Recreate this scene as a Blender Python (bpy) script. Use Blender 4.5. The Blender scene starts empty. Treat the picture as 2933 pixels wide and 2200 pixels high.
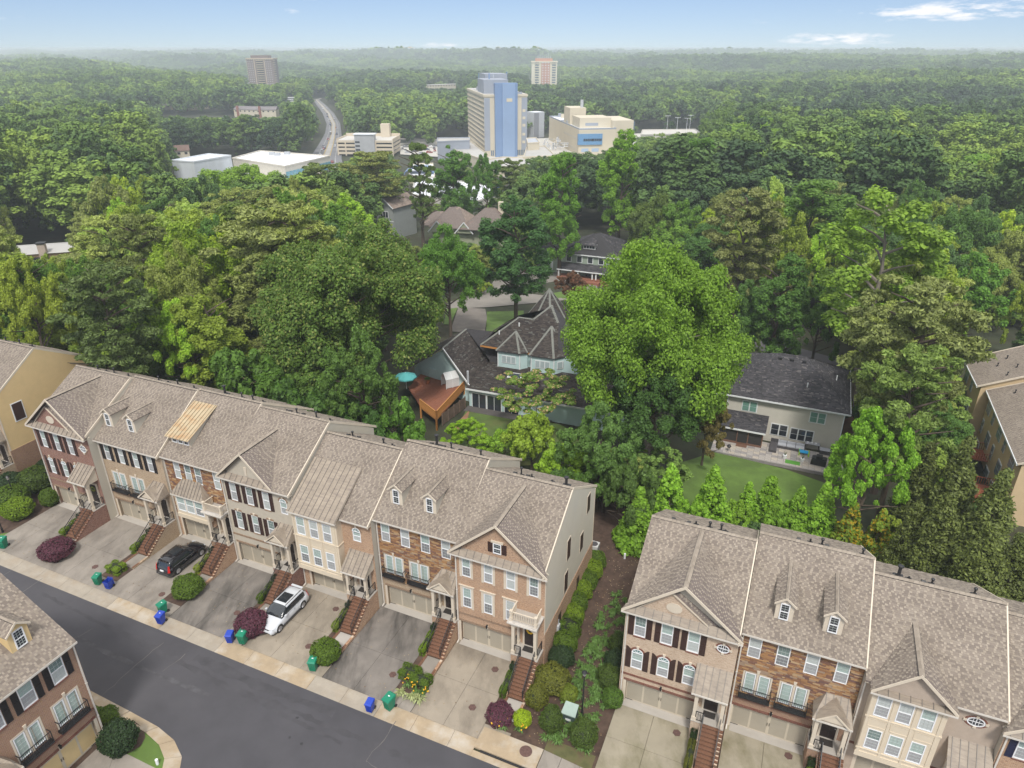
import bpy, math, random
import numpy as np
from mathutils import Vector, Matrix

# ------------------------------------------------------------------ camera, sky, sun, exposure
sc = bpy.context.scene
COL = sc.collection
F_PX, CX, CY, YH, CH = 2022.0, 1466.5, 1100.0, 139.0, 45.0     # survey camera: focal length in photo pixels, eye height
PITCH = math.atan((CY - YH) / F_PX)
cd = bpy.data.cameras.new('camera'); cam = bpy.data.objects.new('camera', cd); COL.objects.link(cam)
cam.location = (0, 0, CH); cam.rotation_euler = (math.pi / 2 - PITCH, 0, 0)
cd.sensor_width = 36.0; cd.lens = 36.0 * F_PX / 2933.0; cd.clip_start = 0.5; cd.clip_end = 60000
sc.camera = cam
SUN_EL, SUN_AZ = math.radians(55), math.radians(182)           # behind the camera
w = bpy.data.worlds.new('World'); sc.world = w; w.use_nodes = True
nt = w.node_tree; N = nt.nodes; L = nt.links
bg = N['Background']; bg.inputs[1].default_value = 0.10
sky = N.new('ShaderNodeTexSky'); sky.sky_type = 'NISHITA'; sky.sun_disc = False
sky.sun_elevation = SUN_EL; sky.sun_rotation = SUN_AZ; sky.altitude = 300; sky.air_density = 1.0; sky.dust_density = 0.3; sky.ozone_density = 3.0
tint = N.new('ShaderNodeMix'); tint.data_type = 'RGBA'; tint.blend_type = 'MULTIPLY'; tint.inputs[0].default_value = 1.0
tint.inputs[7].default_value = (0.53, 0.51, 0.565, 1)
L.new(sky.outputs[0], tint.inputs[6])
# the low band of sky keeps the blue of the air a little above it (clear air over the hills)
geo = N.new('ShaderNodeTexCoord')
lift = N.new('ShaderNodeVectorMath'); lift.operation = 'ADD'; lift.inputs[1].default_value = (0, 0, 0.05); L.new(geo.outputs['Generated'], lift.inputs[0]); L.new(lift.outputs[0], sky.inputs[0])
# thin fair-weather clouds: noise in the direction of view
mp = N.new('ShaderNodeMapping'); mp.inputs['Scale'].default_value = (9, 9, 42); mp.inputs['Location'].default_value = (3.1, 1.3, 0.35)
L.new(geo.outputs['Generated'], mp.inputs[0])
nz = N.new('ShaderNodeTexNoise'); nz.inputs['Scale'].default_value = 3.4; nz.inputs['Detail'].default_value = 9; nz.inputs['Roughness'].default_value = 0.6
L.new(mp.outputs[0], nz.inputs['Vector'])
def mth(op, a, b=None):
    n = N.new('ShaderNodeMath'); n.operation = op
    for i, v in enumerate((a, b)):
        if v is None: continue
        if hasattr(v, 'links'): L.new(v, n.inputs[i])
        else: n.inputs[i].default_value = v
    return n.outputs[0]
sx_ = N.new('ShaderNodeSeparateXYZ'); L.new(geo.outputs['Generated'], sx_.inputs[0])
azm = mth('ARCTAN2', sx_.outputs[0], sx_.outputs[1]); tot = 0.0
for a_, e_, wa, we, k_ in ((.50, .036, .11, .009, 1.0), (.60, .058, .09, .014, 1.0), (.40, .010, .075, .008, .95), (-.25, .056, .014, .007, .7), (-.27, .040, .02, .005, .5), (-.09, .004, .03, .004, .7), (-.60, .03, .12, .008, .38), (.30, .03, .02, .004, .5), (.66, .012, .02, .006, .5),
                       (1.3, .06, .2, .02, 1.0), (-1.2, .05, .2, .02, 1.0), (2.4, .05, .3, .02, 1.0), (-2.3, .06, .3, .02, 1.0)):
    q1 = mth('POWER', mth('ABSOLUTE', mth('DIVIDE', mth('SUBTRACT', azm, a_), wa)), 2.0); q2 = mth('POWER', mth('ABSOLUTE', mth('DIVIDE', mth('SUBTRACT', sx_.outputs[2], e_), we)), 2.0)
    tot = mth('ADD', tot, mth('MULTIPLY', mth('EXPONENT', mth('MULTIPLY', mth('ADD', q1, q2), -1.0)), k_))
cr = N.new('ShaderNodeValToRGB'); cr.color_ramp.elements[0].position = 0.32; cr.color_ramp.elements[1].position = 0.85
L.new(mth('MULTIPLY', tot, mth('MULTIPLY', mth('SUBTRACT', nz.outputs[0], .30), 3.6)), cr.inputs[0])
cm = N.new('ShaderNodeMix'); cm.data_type = 'RGBA'; cm.blend_type = 'MIX'
L.new(cr.outputs[0], cm.inputs[0]); L.new(tint.outputs[2], cm.inputs[6]); cm.inputs[7].default_value = (4.8, 4.9, 5.1, 1)
# overhead the sky closes to a bright, thin overcast deck (the soft light of the photograph); it breaks up towards the horizon
sep = N.new('ShaderNodeSeparateXYZ'); L.new(geo.outputs['Generated'], sep.inputs[0])
mr = N.new('ShaderNodeMapRange'); mr.interpolation_type = 'SMOOTHSTEP'; mr.inputs[1].default_value = 0.10; mr.inputs[2].default_value = 0.45; mr.inputs[4].default_value = 0.9
L.new(sep.outputs[2], mr.inputs[0])
deck = N.new('ShaderNodeMix'); deck.data_type = 'RGBA'; L.new(mr.outputs[0], deck.inputs[0]); L.new(cm.outputs[2], deck.inputs[6]); deck.inputs[7].default_value = (6.1, 6.1, 6.15, 1)
L.new(deck.outputs[2], bg.inputs[0])
sl = bpy.data.lights.new('sun', 'SUN'); sun = bpy.data.objects.new('sun', sl); COL.objects.link(sun)
sl.energy = 1.5; sl.angle = math.radians(10); sl.color = (1.0, 0.96, 0.9)
sd = Vector((math.sin(SUN_AZ) * math.cos(SUN_EL), math.cos(SUN_AZ) * math.cos(SUN_EL), math.sin(SUN_EL)))
sun.rotation_euler = sd.to_track_quat('Z', 'Y').to_euler()
sc.view_settings.view_transform = 'Standard'; sc.view_settings.look = 'None'; sc.view_settings.gamma = 1
sc.view_settings.use_curve_mapping = False; sc.view_settings.exposure = 1.06
sc.cycles.volume_bounces = 2
HAZE = 0.00028

rnd = random.Random(7)
rng = np.random.default_rng(11)
R = math.radians

# ------------------------------------------------------------------ site survey helpers
AZ = R(-23)
E1 = Vector((math.cos(AZ), math.sin(AZ), 0)); E2 = Vector((-math.sin(AZ), math.cos(AZ), 0))
def interp(x, xs, ys): return float(np.interp(x, xs, ys))
def terrain(x, y):
    s = x * E1.x + y * E1.y; t = x * E2.x + y * E2.y
    a = -s / 60.0
    b = np.interp(y, [70, 95, 180, 300, 450, 700], [0, 0, -9.5, -15, -20, -22]) - np.clip((x - 14) * 0.31, 0, 3.4) * np.clip((220 - y) / 100, 0, 1)
    hill = 6 * np.sin(x / 210 + 1.3) * np.cos(y / 260) + 7 * np.sin((x + y) / 430 + .4) + 5 * np.sin(x / 97 + y / 150)
    amp = np.clip((y - 620) / 900, 0, 1)
    b = b + hill * amp * (1 + .75 * np.clip((y - 800) / 600, 0, 1)) + np.interp(y, [600, 1500, 3000, 5000, 9000], [0, 0, 4, 2, -6]) + 16 * np.clip((x - 150) / 500, 0, 1) * np.clip((y - 450) / 350, 0, 1) * np.clip((3000 - y) / 1500, 0, 1)
    k = np.clip((t - 56) / 14, 0, 1); k = k * k * (3 - 2 * k)
    return a * (1 - k) + b * k
def ray(px, py):
    u = (px - CX) / F_PX; v = (CY - py) / F_PX
    return np.array([u, math.cos(PITCH) + v * math.sin(PITCH), -math.sin(PITCH) + v * math.cos(PITCH)])
def at(px, py, z):                       # surveyed point at a known height
    d = ray(px, py); k = (z - CH) / d[2]; return Vector((d[0] * k, d[1] * k, z))
def G(px, py, dz=0.0):                   # surveyed point standing on the ground
    z = 0.0
    for _ in range(14):
        P = at(px, py, z + dz); z = 0.5 * z + 0.5 * float(terrain(P.x, P.y))
    return Vector((P.x, P.y, z))
def W(s, t, dz=0.0):
    P = E1 * s + E2 * t; P.z = -s / 60.0 + dz; return P

# ------------------------------------------------------------------ materials
MATS = {}
def base_mat(name):
    m = bpy.data.materials.new(name); m.use_nodes = True; return m, m.node_tree.nodes, m.node_tree.links, m.node_tree.nodes['Principled BSDF']
def c4(c): return (c[0], c[1], c[2], 1)
def mixrgb(N, L, fac, a, b, mode='MIX'):
    x = N.new('ShaderNodeMix'); x.data_type = 'RGBA'; x.blend_type = mode
    for i, v in ((0, fac), (6, a), (7, b)):
        if hasattr(v, 'links'): L.new(v, x.inputs[i])
        else: x.inputs[i].default_value = v if i == 0 else c4(v)
    return x.outputs[2]
def noise(N, L, scale, detail=3, rough=.5, coord='Object', stretch=None):
    tc = N.new('ShaderNodeTexCoord'); n = N.new('ShaderNodeTexNoise'); n.inputs['Scale'].default_value = scale
    n.inputs['Detail'].default_value = detail; n.inputs['Roughness'].default_value = rough
    src = tc.outputs[coord]
    if stretch:
        mp = N.new('ShaderNodeMapping'); mp.inputs['Scale'].default_value = stretch; L.new(src, mp.inputs[0]); src = mp.outputs[0]
    L.new(src, n.inputs['Vector']); return n.outputs[0]
def ramp(N, L, fac, stops, const=False):
    r = N.new('ShaderNodeValToRGB'); L.new(fac, r.inputs[0]); e = r.color_ramp.elements
    if const: r.color_ramp.interpolation = 'CONSTANT'
    while len(e) < len(stops): e.new(0.5)
    for i, (p, c) in enumerate(stops): e[i].position = p; e[i].color = c4(c)
    return r.outputs[0]
def bump(N, L, b, h, strength=.3, dist=.02):
    bp = N.new('ShaderNodeBump'); bp.inputs['Strength'].default_value = strength; bp.inputs['Distance'].default_value = dist
    L.new(h, bp.inputs['Height']); L.new(bp.outputs[0], b.inputs['Normal'])
def sub(c, k): return tuple(max(0, v * k) for v in c)
def paint(name, c, rough=.6, var=.12, scale=1.2, metal=0.0, coat=0.0, stain=None, spec=.5):
    if name in MATS: return MATS[name]
    m, N, L, b = base_mat(name)
    n = noise(N, L, scale, 4, .6)
    col = ramp(N, L, n, [(.3, sub(c, 1 - var)), (.7, sub(c, 1 + var))])
    if stain:
        n2 = noise(N, L, stain[1], 5, .65, stretch=stain[3] if len(stain) > 3 else None)
        f = ramp(N, L, n2, [(.45, (0, 0, 0)), (.68, (1, 1, 1))])
        mm = N.new('ShaderNodeMath'); mm.operation = 'MULTIPLY'; L.new(f, mm.inputs[0]); mm.inputs[1].default_value = stain[2]
        col = mixrgb(N, L, mm.outputs[0], col, stain[0])
    L.new(col, b.inputs['Base Color']); b.inputs['Roughness'].default_value = rough; b.inputs['Metallic'].default_value = metal
    b.inputs['Coat Weight'].default_value = coat; b.inputs['Specular IOR Level'].default_value = spec
    MATS[name] = m; return m
def island_mat(name, stops, rough=.85, const=True, extra=None):
    if name in MATS: return MATS[name]
    m, N, L, b = base_mat(name)
    g = N.new('ShaderNodeNewGeometry')
    col = ramp(N, L, g.outputs['Random Per Island'], stops, const)
    n = noise(N, L, .35, 4, .6)
    col = mixrgb(N, L, .5, col, ramp(N, L, n, [(.3, (.62, .60, .58)), (.7, (1, 1, 1))]), 'MULTIPLY')
    L.new(col, b.inputs['Base Color']); b.inputs['Roughness'].default_value = rough; b.inputs['Specular IOR Level'].default_value = .2
    MATS[name] = m; return m
def brick_mat(name, c1, c2, mortar, sx=.2, sy=.067, c3=None):
    m, N, L, b = base_mat(name)
    tc = N.new('ShaderNodeTexCoord'); sp = N.new('ShaderNodeSeparateXYZ'); L.new(tc.outputs['Object'], sp.inputs[0])
    ad = N.new('ShaderNodeMath'); L.new(sp.outputs[0], ad.inputs[0]); L.new(sp.outputs[1], ad.inputs[1])
    cb = N.new('ShaderNodeCombineXYZ'); L.new(ad.outputs[0], cb.inputs[0]); L.new(sp.outputs[2], cb.inputs[1])
    br = N.new('ShaderNodeTexBrick'); L.new(cb.outputs[0], br.inputs[0]); br.inputs['Scale'].default_value = 1
    br.inputs['Brick Width'].default_value = sx; br.inputs['Row Height'].default_value = sy; br.inputs['Mortar Size'].default_value = .011
    br.inputs['Mortar Smooth'].default_value = .4; br.inputs['Bias'].default_value = 0
    br.inputs['Color1'].default_value = c4(c1); br.inputs['Color2'].default_value = c4(c2); br.inputs['Mortar'].default_value = c4(mortar)
    col = br.outputs[0]
    n = noise(N, L, 6, 5, .8, stretch=(1, 1, 3))
    col = mixrgb(N, L, ramp(N, L, n, [(.52, (0, 0, 0)), (.62, (1, 1, 1))]), col, c3 or sub(c2, .6))
    n2 = noise(N, L, .5, 3, .6)
    col = mixrgb(N, L, .6, col, ramp(N, L, n2, [(.3, (.75, .73, .72)), (.7, (1.0, 1.0, 1.0))]), 'MULTIPLY')
    L.new(col, b.inputs['Base Color']); b.inputs['Roughness'].default_value = .9; b.inputs['Specular IOR Level'].default_value = .2
    bump(N, L, b, br.outputs[1], -.4, .01); MATS[name] = m; return m
def leaf_mat(name, var=.35, trans=.35, tip=None, rough=.55):
    m, N, L, b = base_mat(name)
    g = N.new('ShaderNodeNewGeometry'); oi = N.new('ShaderNodeObjectInfo')
    col = ramp(N, L, g.outputs['Random Per Island'], [(0, sub((1, 1, 1), 1 - var)), (1, sub((1.02, 1, .9), 1 + var))])
    col = mixrgb(N, L, 1.0, oi.outputs['Color'], col, 'MULTIPLY')
    if tip:
        f = ramp(N, L, g.outputs['Random Per Island'], [(0, (0, 0, 0)), (1 - tip[1], (1, 1, 1))], True)
        # second use of the island value: a share of the leaves carry the tip colour
        col = mixrgb(N, L, f, col, tip[0])
    L.new(col, b.inputs['Base Color']); b.inputs['Roughness'].default_value = rough; b.inputs['Specular IOR Level'].default_value = .25
    tr = N.new('ShaderNodeBsdfTranslucent'); L.new(mixrgb(N, L, 1.0, col, (1.25, 1.3, .5), 'MULTIPLY'), tr.inputs[0])
    ms = N.new('ShaderNodeMixShader'); ms.inputs[0].default_value = trans
    L.new(b.outputs[0], ms.inputs[1]); L.new(tr.outputs[0], ms.inputs[2]); L.new(ms.outputs[0], N['Material Output'].inputs[0])
    MATS[name] = m; return m
def far_leaf_mat(name):
    m, N, L, b = base_mat(name)
    g = N.new('ShaderNodeNewGeometry'); oi = N.new('ShaderNodeObjectInfo'); at_ = N.new('ShaderNodeAttribute'); at_.attribute_type = 'INSTANCER'; at_.attribute_name = 'tone'
    mx = N.new('ShaderNodeMath'); mx.operation = 'MULTIPLY_ADD'; L.new(oi.outputs['Random'], mx.inputs[0]); mx.inputs[1].default_value = .55; L.new(at_.outputs['Fac'], mx.inputs[2])
    col = ramp(N, L, mx.outputs[0], [(.05, (.042, .075, .040)), (.3, (.066, .118, .045)), (.5, (.11, .185, .05)), (.72, (.165, .26, .055)), (.95, (.24, .34, .06))])
    v = ramp(N, L, g.outputs['Random Per Island'], [(0, (.8, .8, .8)), (1, (1.2, 1.18, 1.1))])
    col = mixrgb(N, L, 1.0, col, v, 'MULTIPLY'); L.new(col, b.inputs['Base Color']); b.inputs['Roughness'].default_value = .7
    b.inputs['Specular IOR Level'].default_value = .1
    MATS[name] = m; return m
LEAF = leaf_mat('leaf'); LEAF_TIP = leaf_mat('leaf_with_pale_tips', tip=((.27, .31, .08), .14)); LEAF_FL = leaf_mat('leaf_with_blossom', tip=((.62, .42, .24), .16))
LEAF_YEL = leaf_mat('leaf_with_yellow', tip=((.45, .32, .02), .3)); LEAF_NEEDLE = leaf_mat('needle', trans=.15, var=.4); FAR = far_leaf_mat('far_leaf')
BARK = paint('bark', (.10, .075, .055), .95, .3, 6); BARKG = paint('pale_bark', (.2, .17, .14), .95, .3, 6)
SHINGLE = island_mat('taupe_shingle', [(0, (.325, .278, .226)), (.34, (.348, .298, .243)), (.66, (.305, .26, .21)), (.86, (.28, .238, .192))])
SHGAP = island_mat('taupe_shingle_gap', [(0, (.238, .20, .167)), (.4, (.205, .172, .145)), (.75, (.27, .23, .19))])
SHUNDER = paint('shingle_underlay', (.16, .13, .115), .95, .2, 3)
SHDARK = island_mat('charcoal_shingle', [(0, (.055, .053, .057)), (.4, (.075, .072, .078)), (.75, (.04, .04, .045)), (.92, (.13, .12, .12))])
SHBROWN = island_mat('weathered_brown_shingle', [(0, (.050, .042, .038)), (.4, (.07, .06, .053)), (.7, (.035, .03, .03)), (.93, (.11, .11, .10))])
HIPCAP = paint('mossy_cap', (.17, .175, .155), .95, .15, 2); DKUNDER = paint('dark_underlay', (.035, .033, .035), .95, .2, 3)
TRIM = paint('cream_trim', (.62, .54, .43), .6, .05); TRIMD = paint('tan_trim', (.50, .42, .32), .6, .06)
WHITE = paint('white_frame', (.78, .79, .80), .4, .03); GUT = paint('gutter_cream', (.62, .58, .52), .5, .06)
SIDING = paint('beige_siding', (.50, .46, .38), .7, .05, stain=((.42, .40, .36), .6, .4)); YSIDING = paint('yellow_siding', (.66, .49, .25), .7, .04)
STUCCO = paint('beige_stucco', (.47, .42, .34), .9, .06, 3); TANSTUCCO = paint('tan_stucco', (.43, .35, .28), .9, .06, 3); CREAMP = paint('cream_panel', (.64, .55, .42), .6, .04)
METAL = paint('bronze_metal_roof', (.30, .25, .195), .55, .14, .9, stain=((.19, .155, .13), 1.3, .75, (1, 5, 1)), spec=.35)
METALD = paint('metal_seam', (.17, .15, .13), .5, .1); RUST = paint('rusty_tan_metal', (.46, .37, .24), .5, .1, .8, metal=.1, stain=((.42, .22, .09), .9, .7, (1, 2.2, 1)), spec=.3)
BLACK = paint('black_iron', (.015, .015, .017), .45, .1); PIPE = paint('black_pipe', (.02, .02, .022), .5, .1)
MUNT = paint('muntin', (.44, .48, .46), .5, .03)
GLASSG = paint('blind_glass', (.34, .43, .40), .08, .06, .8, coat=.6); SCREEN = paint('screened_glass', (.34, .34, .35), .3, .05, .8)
DGLASS = paint('dark_glass', (.03, .035, .045), .05, .3, .8, coat=.5); GLASSD = paint('darker_glass', (.16, .22, .21), .08, .2, .8, coat=.6); SCREEND = paint('dark_screened_glass', (.20, .20, .21), .3, .1, .8); BLIND = paint('white_blind_glass', (.46, .49, .48), .15, .05, .8, coat=.5); TGLASS = paint('teal_glass', (.10, .20, .20), .08, .2, 1, coat=.5)  # the darker pane tones are random variety between windows
SHUT = paint('brown_shutter', (.045, .022, .018), .55, .2); SHUTB = paint('black_shutter', (.016, .013, .014), .55, .2)
GAR = paint('taupe_garage_panel', (.36, .32, .25), .6, .04); GART = paint('garage_trim', (.50, .44, .34), .6, .04)
GARY = paint('yellow_garage_panel', (.62, .47, .24), .6, .04); DOORB = paint('dark_door', (.03, .02, .018), .4, .3, 5)
B_RED = brick_mat('red_brick', (.29, .13, .085), (.22, .095, .07), (.40, .32, .27), c3=(.13, .055, .05))
B_TAN = brick_mat('tan_brick', (.48, .36, .235), (.38, .27, .17), (.52, .44, .34), c3=(.24, .16, .11))
B_ORG = brick_mat('orange_brick', (.50, .30, .175), (.39, .225, .135), (.58, .47, .36), c3=(.22, .13, .09))
B_PINK = brick_mat('blush_brick', (.62, .475, .345), (.50, .36, .25), (.58, .50, .40), c3=(.36, .24, .17))
B_MIX = brick_mat('mixed_brick', (.34, .18, .12), (.25, .13, .09), (.42, .33, .26), c3=(.36, .25, .12))
B_STEP = brick_mat('step_brick', (.24, .115, .065), (.17, .08, .05), (.15, .11, .08), .09, .07, c3=(.14, .065, .04))
SOLDIER = brick_mat('soldier_brick', (.25, .085, .055), (.19, .065, .045), (.3, .2, .16), .07, .24)
SOLT = brick_mat('soldier_tan', (.42, .3, .2), (.34, .23, .15), (.3, .22, .17), .07, .24)
STONE = island_mat('ledge_stone', [(0, (.36, .20, .095)), (.2, (.28, .15, .08)), (.38, (.42, .26, .13)), (.55, (.22, .12, .085)), (.7, (.33, .24, .17)), (.84, (.17, .10, .085)), (.93, (.45, .31, .18))])
STONEB = paint('stone_joint', (.14, .09, .06), .95, .2)
CONC = paint('concrete', (.27, .24, .205), .9, .10, .6, stain=((.155, .135, .115), .5, .85, (1, .5, 1))); CONCL = paint('light_concrete', (.40, .37, .33), .9, .08, .8)
CONCD = paint('stained_concrete', (.19, .17, .15), .9, .2, .7, stain=((.06, .054, .048), .45, .95, (1.3, .3, 1))); CONCG = paint('mossy_concrete', (.31, .275, .205), .9, .1, .6, stain=((.155, .14, .075), .4, .9, (1, .6, 1)))
CONCW = paint('weathered_concrete', (.305, .262, .205), .9, .1, .6, stain=((.155, .13, .10), .45, .85, (1, .5, 1)))
KERB = paint('tan_kerb', (.36, .28, .185), .9, .12, 1.2, stain=((.46, .42, .36), .5, .8)); KERBG = paint('grey_kerb', (.33, .29, .235), .9, .1, 1.2, stain=((.30, .24, .17), .7, .7))
ASPH = paint('asphalt', (.060, .058, .065), .85, .12, .35, stain=((.078, .075, .082), .13, .6)); CRACK = paint('crack_seal', (.13, .12, .115), .9, .2)
ASPHD = paint('old_road', (.17, .17, .18), .9, .1, .05)
MULCH = paint('mulch', (.072, .044, .032), .98, .35, 2.5, stain=((.12, .08, .055), .8, .6)); DIRT = paint('red_dirt', (.26, .14, .08), .95, .2, 1)
GRASS = paint('lawn_grass', (.085, .135, .03), .95, .25, .5, stain=((.13, .12, .045), .3, .7)); GRASSL = paint('bright_lawn', (.10, .17, .03), .95, .2, .6, stain=((.075, .12, .025), .2, .8))

# ------------------------------------------------------------------ mesh builder
class MB:
    def __init__(s): s.v = []; s.f = []; s.m = []
    def add(s, vs, fs, m=0):
        o = len(s.v); s.v += [tuple(v) for v in vs]; s.f += [tuple(i + o for i in f) for f in fs]; s.m += [m] * len(fs); return s
    def box(s, x0, y0, z0, x1, y1, z1, m=0):
        return s.add([(x0, y0, z0), (x1, y0, z0), (x1, y1, z0), (x0, y1, z0), (x0, y0, z1), (x1, y0, z1), (x1, y1, z1), (x0, y1, z1)],
                     [(0, 3, 2, 1), (4, 5, 6, 7), (0, 1, 5, 4), (1, 2, 6, 5), (2, 3, 7, 6), (3, 0, 4, 7)], m)
    def prism(s, pts, d, m=0):            # polygon pts swept by vector d
        n = len(pts); d = Vector(d); a = [Vector(p) for p in pts]; b = [p + d for p in a]
        return s.add(a + b, [tuple(range(n - 1, -1, -1)), tuple(range(n, 2 * n))] + [(i, (i + 1) % n, n + (i + 1) % n, n + i) for i in range(n)], m)
    def bar(s, a, b, w=.04, h=None, m=0):
        a = Vector(a); b = Vector(b); d = (b - a)
        if d.length < 1e-6: return s
        d.normalize(); up = Vector((0, 0, 1)) if abs(d.z) < .95 else Vector((0, 1, 0))
        x = d.cross(up).normalized(); y = x.cross(d).normalized(); h = h or w
        q = [a + x * sx * w / 2 + y * sy * h / 2 for sx, sy in ((-1, -1), (1, -1), (1, 1), (-1, 1))]
        return s.prism(q, b - a, m)
    def tube(s, a, b, r0, r1=None, n=8, m=0):
        a = Vector(a); b = Vector(b); r1 = r0 if r1 is None else r1; d = (b - a).normalized()
        up = Vector((0, 0, 1)) if abs(d.z) < .95 else Vector((0, 1, 0)); x = d.cross(up).normalized(); y = x.cross(d)
        vs = []
        for c, r in ((a, r0), (b, r1)):
            for i in range(n):
                g = 2 * math.pi * i / n; vs.append(c + x * math.cos(g) * r + y * math.sin(g) * r)
        return s.add(vs, [(i, (i + 1) % n, n + (i + 1) % n, n + i) for i in range(n)] + [tuple(range(n - 1, -1, -1)), tuple(range(n, 2 * n))], m)
    def mesh(s, name, mats, smooth=False):
        me = bpy.data.meshes.new(name); me.from_pydata(s.v, [], s.f)
        for m in (mats if isinstance(mats, (list, tuple)) else [mats]): me.materials.append(m)
        if len(set(s.m)) > 1 or (s.m and s.m[0]): me.polygons.foreach_set('material_index', s.m)
        if smooth: me.polygons.foreach_set('use_smooth', [True] * len(s.f))
        me.update(); return me
    def build(s, name, mats, parent=None, smooth=False, loc=None):
        return inst(name, s.mesh(name, mats, smooth), parent, loc)
def inst(name, me, parent=None, loc=None, rotz=0, scale=None):
    o = bpy.data.objects.new(name, me); COL.objects.link(o)
    if parent: o.parent = parent
    if loc is not None: o.location = loc
    if rotz: o.rotation_euler = (0, 0, rotz)
    if scale is not None: o.scale = scale
    return o
def tag(o, label, cat, group=None, kind=None):
    o['label'] = label; o['category'] = cat
    if group: o['group'] = group
    if kind: o['kind'] = kind
    return o
def struct(o): o['kind'] = 'structure'; return o
def stuff(o): o['kind'] = 'stuff'; return o
def thing(name, label, cat, loc=(0, 0, 0), rotz=0, group=None):
    return tag(inst(name, None, None, loc, rotz), label, cat, group)
def copy_tree(o, parent=None):
    c = o.copy(); COL.objects.link(c)
    if parent: c.parent = parent
    for ch in o.children: copy_tree(ch, c)
    return c

# ------------------------------------------------------------------ shingles, siding, stone
def inpoly(p, poly):
    r = False; n = len(poly)
    for i in range(n):
        (x1, y1), (x2, y2) = poly[i], poly[(i + 1) % n]
        if (y1 > p[1]) != (y2 > p[1]) and p[0] < (x2 - x1) * (p[1] - y1) / (y2 - y1) + x1: r = not r
    return r
def span(poly, v):                        # x-interval of a convex polygon at height v
    xs = []
    n = len(poly)
    for i in range(n):
        (x1, y1), (x2, y2) = poly[i], poly[(i + 1) % n]
        if (y1 > v) != (y2 > v): xs.append((x2 - x1) * (v - y1) / (y2 - y1) + x1)
    return (min(xs), max(xs)) if len(xs) > 1 else None
def roof_plane(pts, parent, under=SHUNDER, mat=SHINGLE, th=.14, tab=.27, exp=.145, name='roof_slope', holes=None, gap=None):
    pts = [Vector(p) for p in pts]
    nrm = Vector((0, 0, 0))
    for i in range(len(pts)): nrm += (pts[i] - pts[0]).cross(pts[(i + 1) % len(pts)] - pts[0])
    nrm.normalize()
    if nrm.z < 0: nrm = -nrm; pts = pts[::-1]
    MB().prism([p - Vector((0, 0, th)) for p in pts], (0, 0, th), 0).build(name, [under], parent)
    v = Vector((0, 0, 1)) - nrm * nrm.z; v.normalize(); u = v.cross(nrm)
    o = min(pts, key=lambda p: p.z)
    q = [((p - o).dot(u), (p - o).dot(v)) for p in pts]
    vm = max(a[1] for a in q); mb = MB(); row = 0; y = 0.0; q0 = q
    lo = min(a[1] for a in q)
    y = lo
    while y < vm - .02:
        y1 = min(y + exp, vm); sa = span(q0, (y + y1) / 2)
        if sa and sa[1] - sa[0] > .05:
            x = sa[0] - rnd.random() * tab * .6
            tog = 1 - row % 2
            while x < sa[1]:
                wd = tab * (rnd.uniform(.8, 1.5) if not tog else rnd.uniform(.3, .7))
                a = max(x, sa[0]); b = min(x + wd, sa[1])
                x += wd; tog = 1 - tog
                if b - a < .02: continue
                if holes and any(h[0] < ((o + u * ((a + b) / 2) + v * y).x) < h[1] and h[2] < ((o + u * a + v * y).y) < h[3] for h in holes): continue
                hgt = .014 if tog else .026
                ex = .0 if tog else .012
                A = o + u * a + v * (y - ex) + nrm * hgt; B = o + u * b + v * (y - ex) + nrm * hgt
                C = o + u * b + v * y1 + nrm * .006; D = o + u * a + v * y1 + nrm * .006
                mb.add([A, B, C, D, A - nrm * (hgt - .001), B - nrm * (hgt - .001)], [(0, 1, 2, 3), (4, 5, 1, 0)], tog)
        y += exp; row += 1
    if mb.f: stuff(mb.build('shingles', [mat, gap or (SHGAP if mat is SHINGLE else mat)], parent))
def ridge_cap(a, b, parent, mat=SHINGLE, hw=.17, drop=.10, dark=False):
    a = Vector(a); b = Vector(b); d = (b - a); n = max(2, int(d.length / .3)); dn = d.normalized(); sx = dn.cross(Vector((0, 0, 1))).normalized()
    mb = MB()
    for i in range(n):
        p = a + d * (i / n); q = a + d * ((i + .96) / n); k = .035
        for sgn in (-1, 1):
            e = sx * sgn * hw - Vector((0, 0, drop))
            mb.add([p + Vector((0, 0, k)), q + Vector((0, 0, k + .02)), q + e + Vector((0, 0, k + .02)), p + e + Vector((0, 0, k))], [(0, 1, 2, 3)])
    stuff(mb.build('ridge_cap', [mat], parent))
    if dark:
        mb = MB()
        for sgn in (-1, 1):
            e = sx * sgn * hw - Vector((0, 0, drop)); mb.bar(a + e, b + e, .03, .07)
        mb.build('ridge_vent', [BLACK], parent)
def siding_wall(poly, nrm_sign, parent, mat, axis='x', at_=0.0, board=.2, name='siding'):
    """poly: (horizontal, z) convex polygon on the plane axis=at_; boards overlap like clapboard"""
    mb = MB(); zs = [p[1] for p in poly]; z = min(zs); top = max(zs)
    while z < top - .02:
        z1 = min(z + board, top); s0 = span(poly, z + .001 if z == min(zs) else z); s1 = span(poly, z1 - .002)
        if s0 and s1:
            o0 = at_ + nrm_sign * .03; o1 = at_ + nrm_sign * .008
            if axis == 'x': mb.add([(o0, s0[0], z), (o0, s0[1], z), (o1, s1[1], z1), (o1, s1[0], z1), (at_, s0[0], z), (at_, s0[1], z)], [(0, 1, 2, 3), (4, 5, 1, 0)])
            else: mb.add([(s0[0], o0, z), (s0[1], o0, z), (s1[1], o1, z1), (s1[0], o1, z1), (s0[0], at_, z), (s0[1], at_, z)], [(0, 1, 2, 3), (4, 5, 1, 0)])
        z += board
    return stuff(mb.build(name, [mat], parent))
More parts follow.
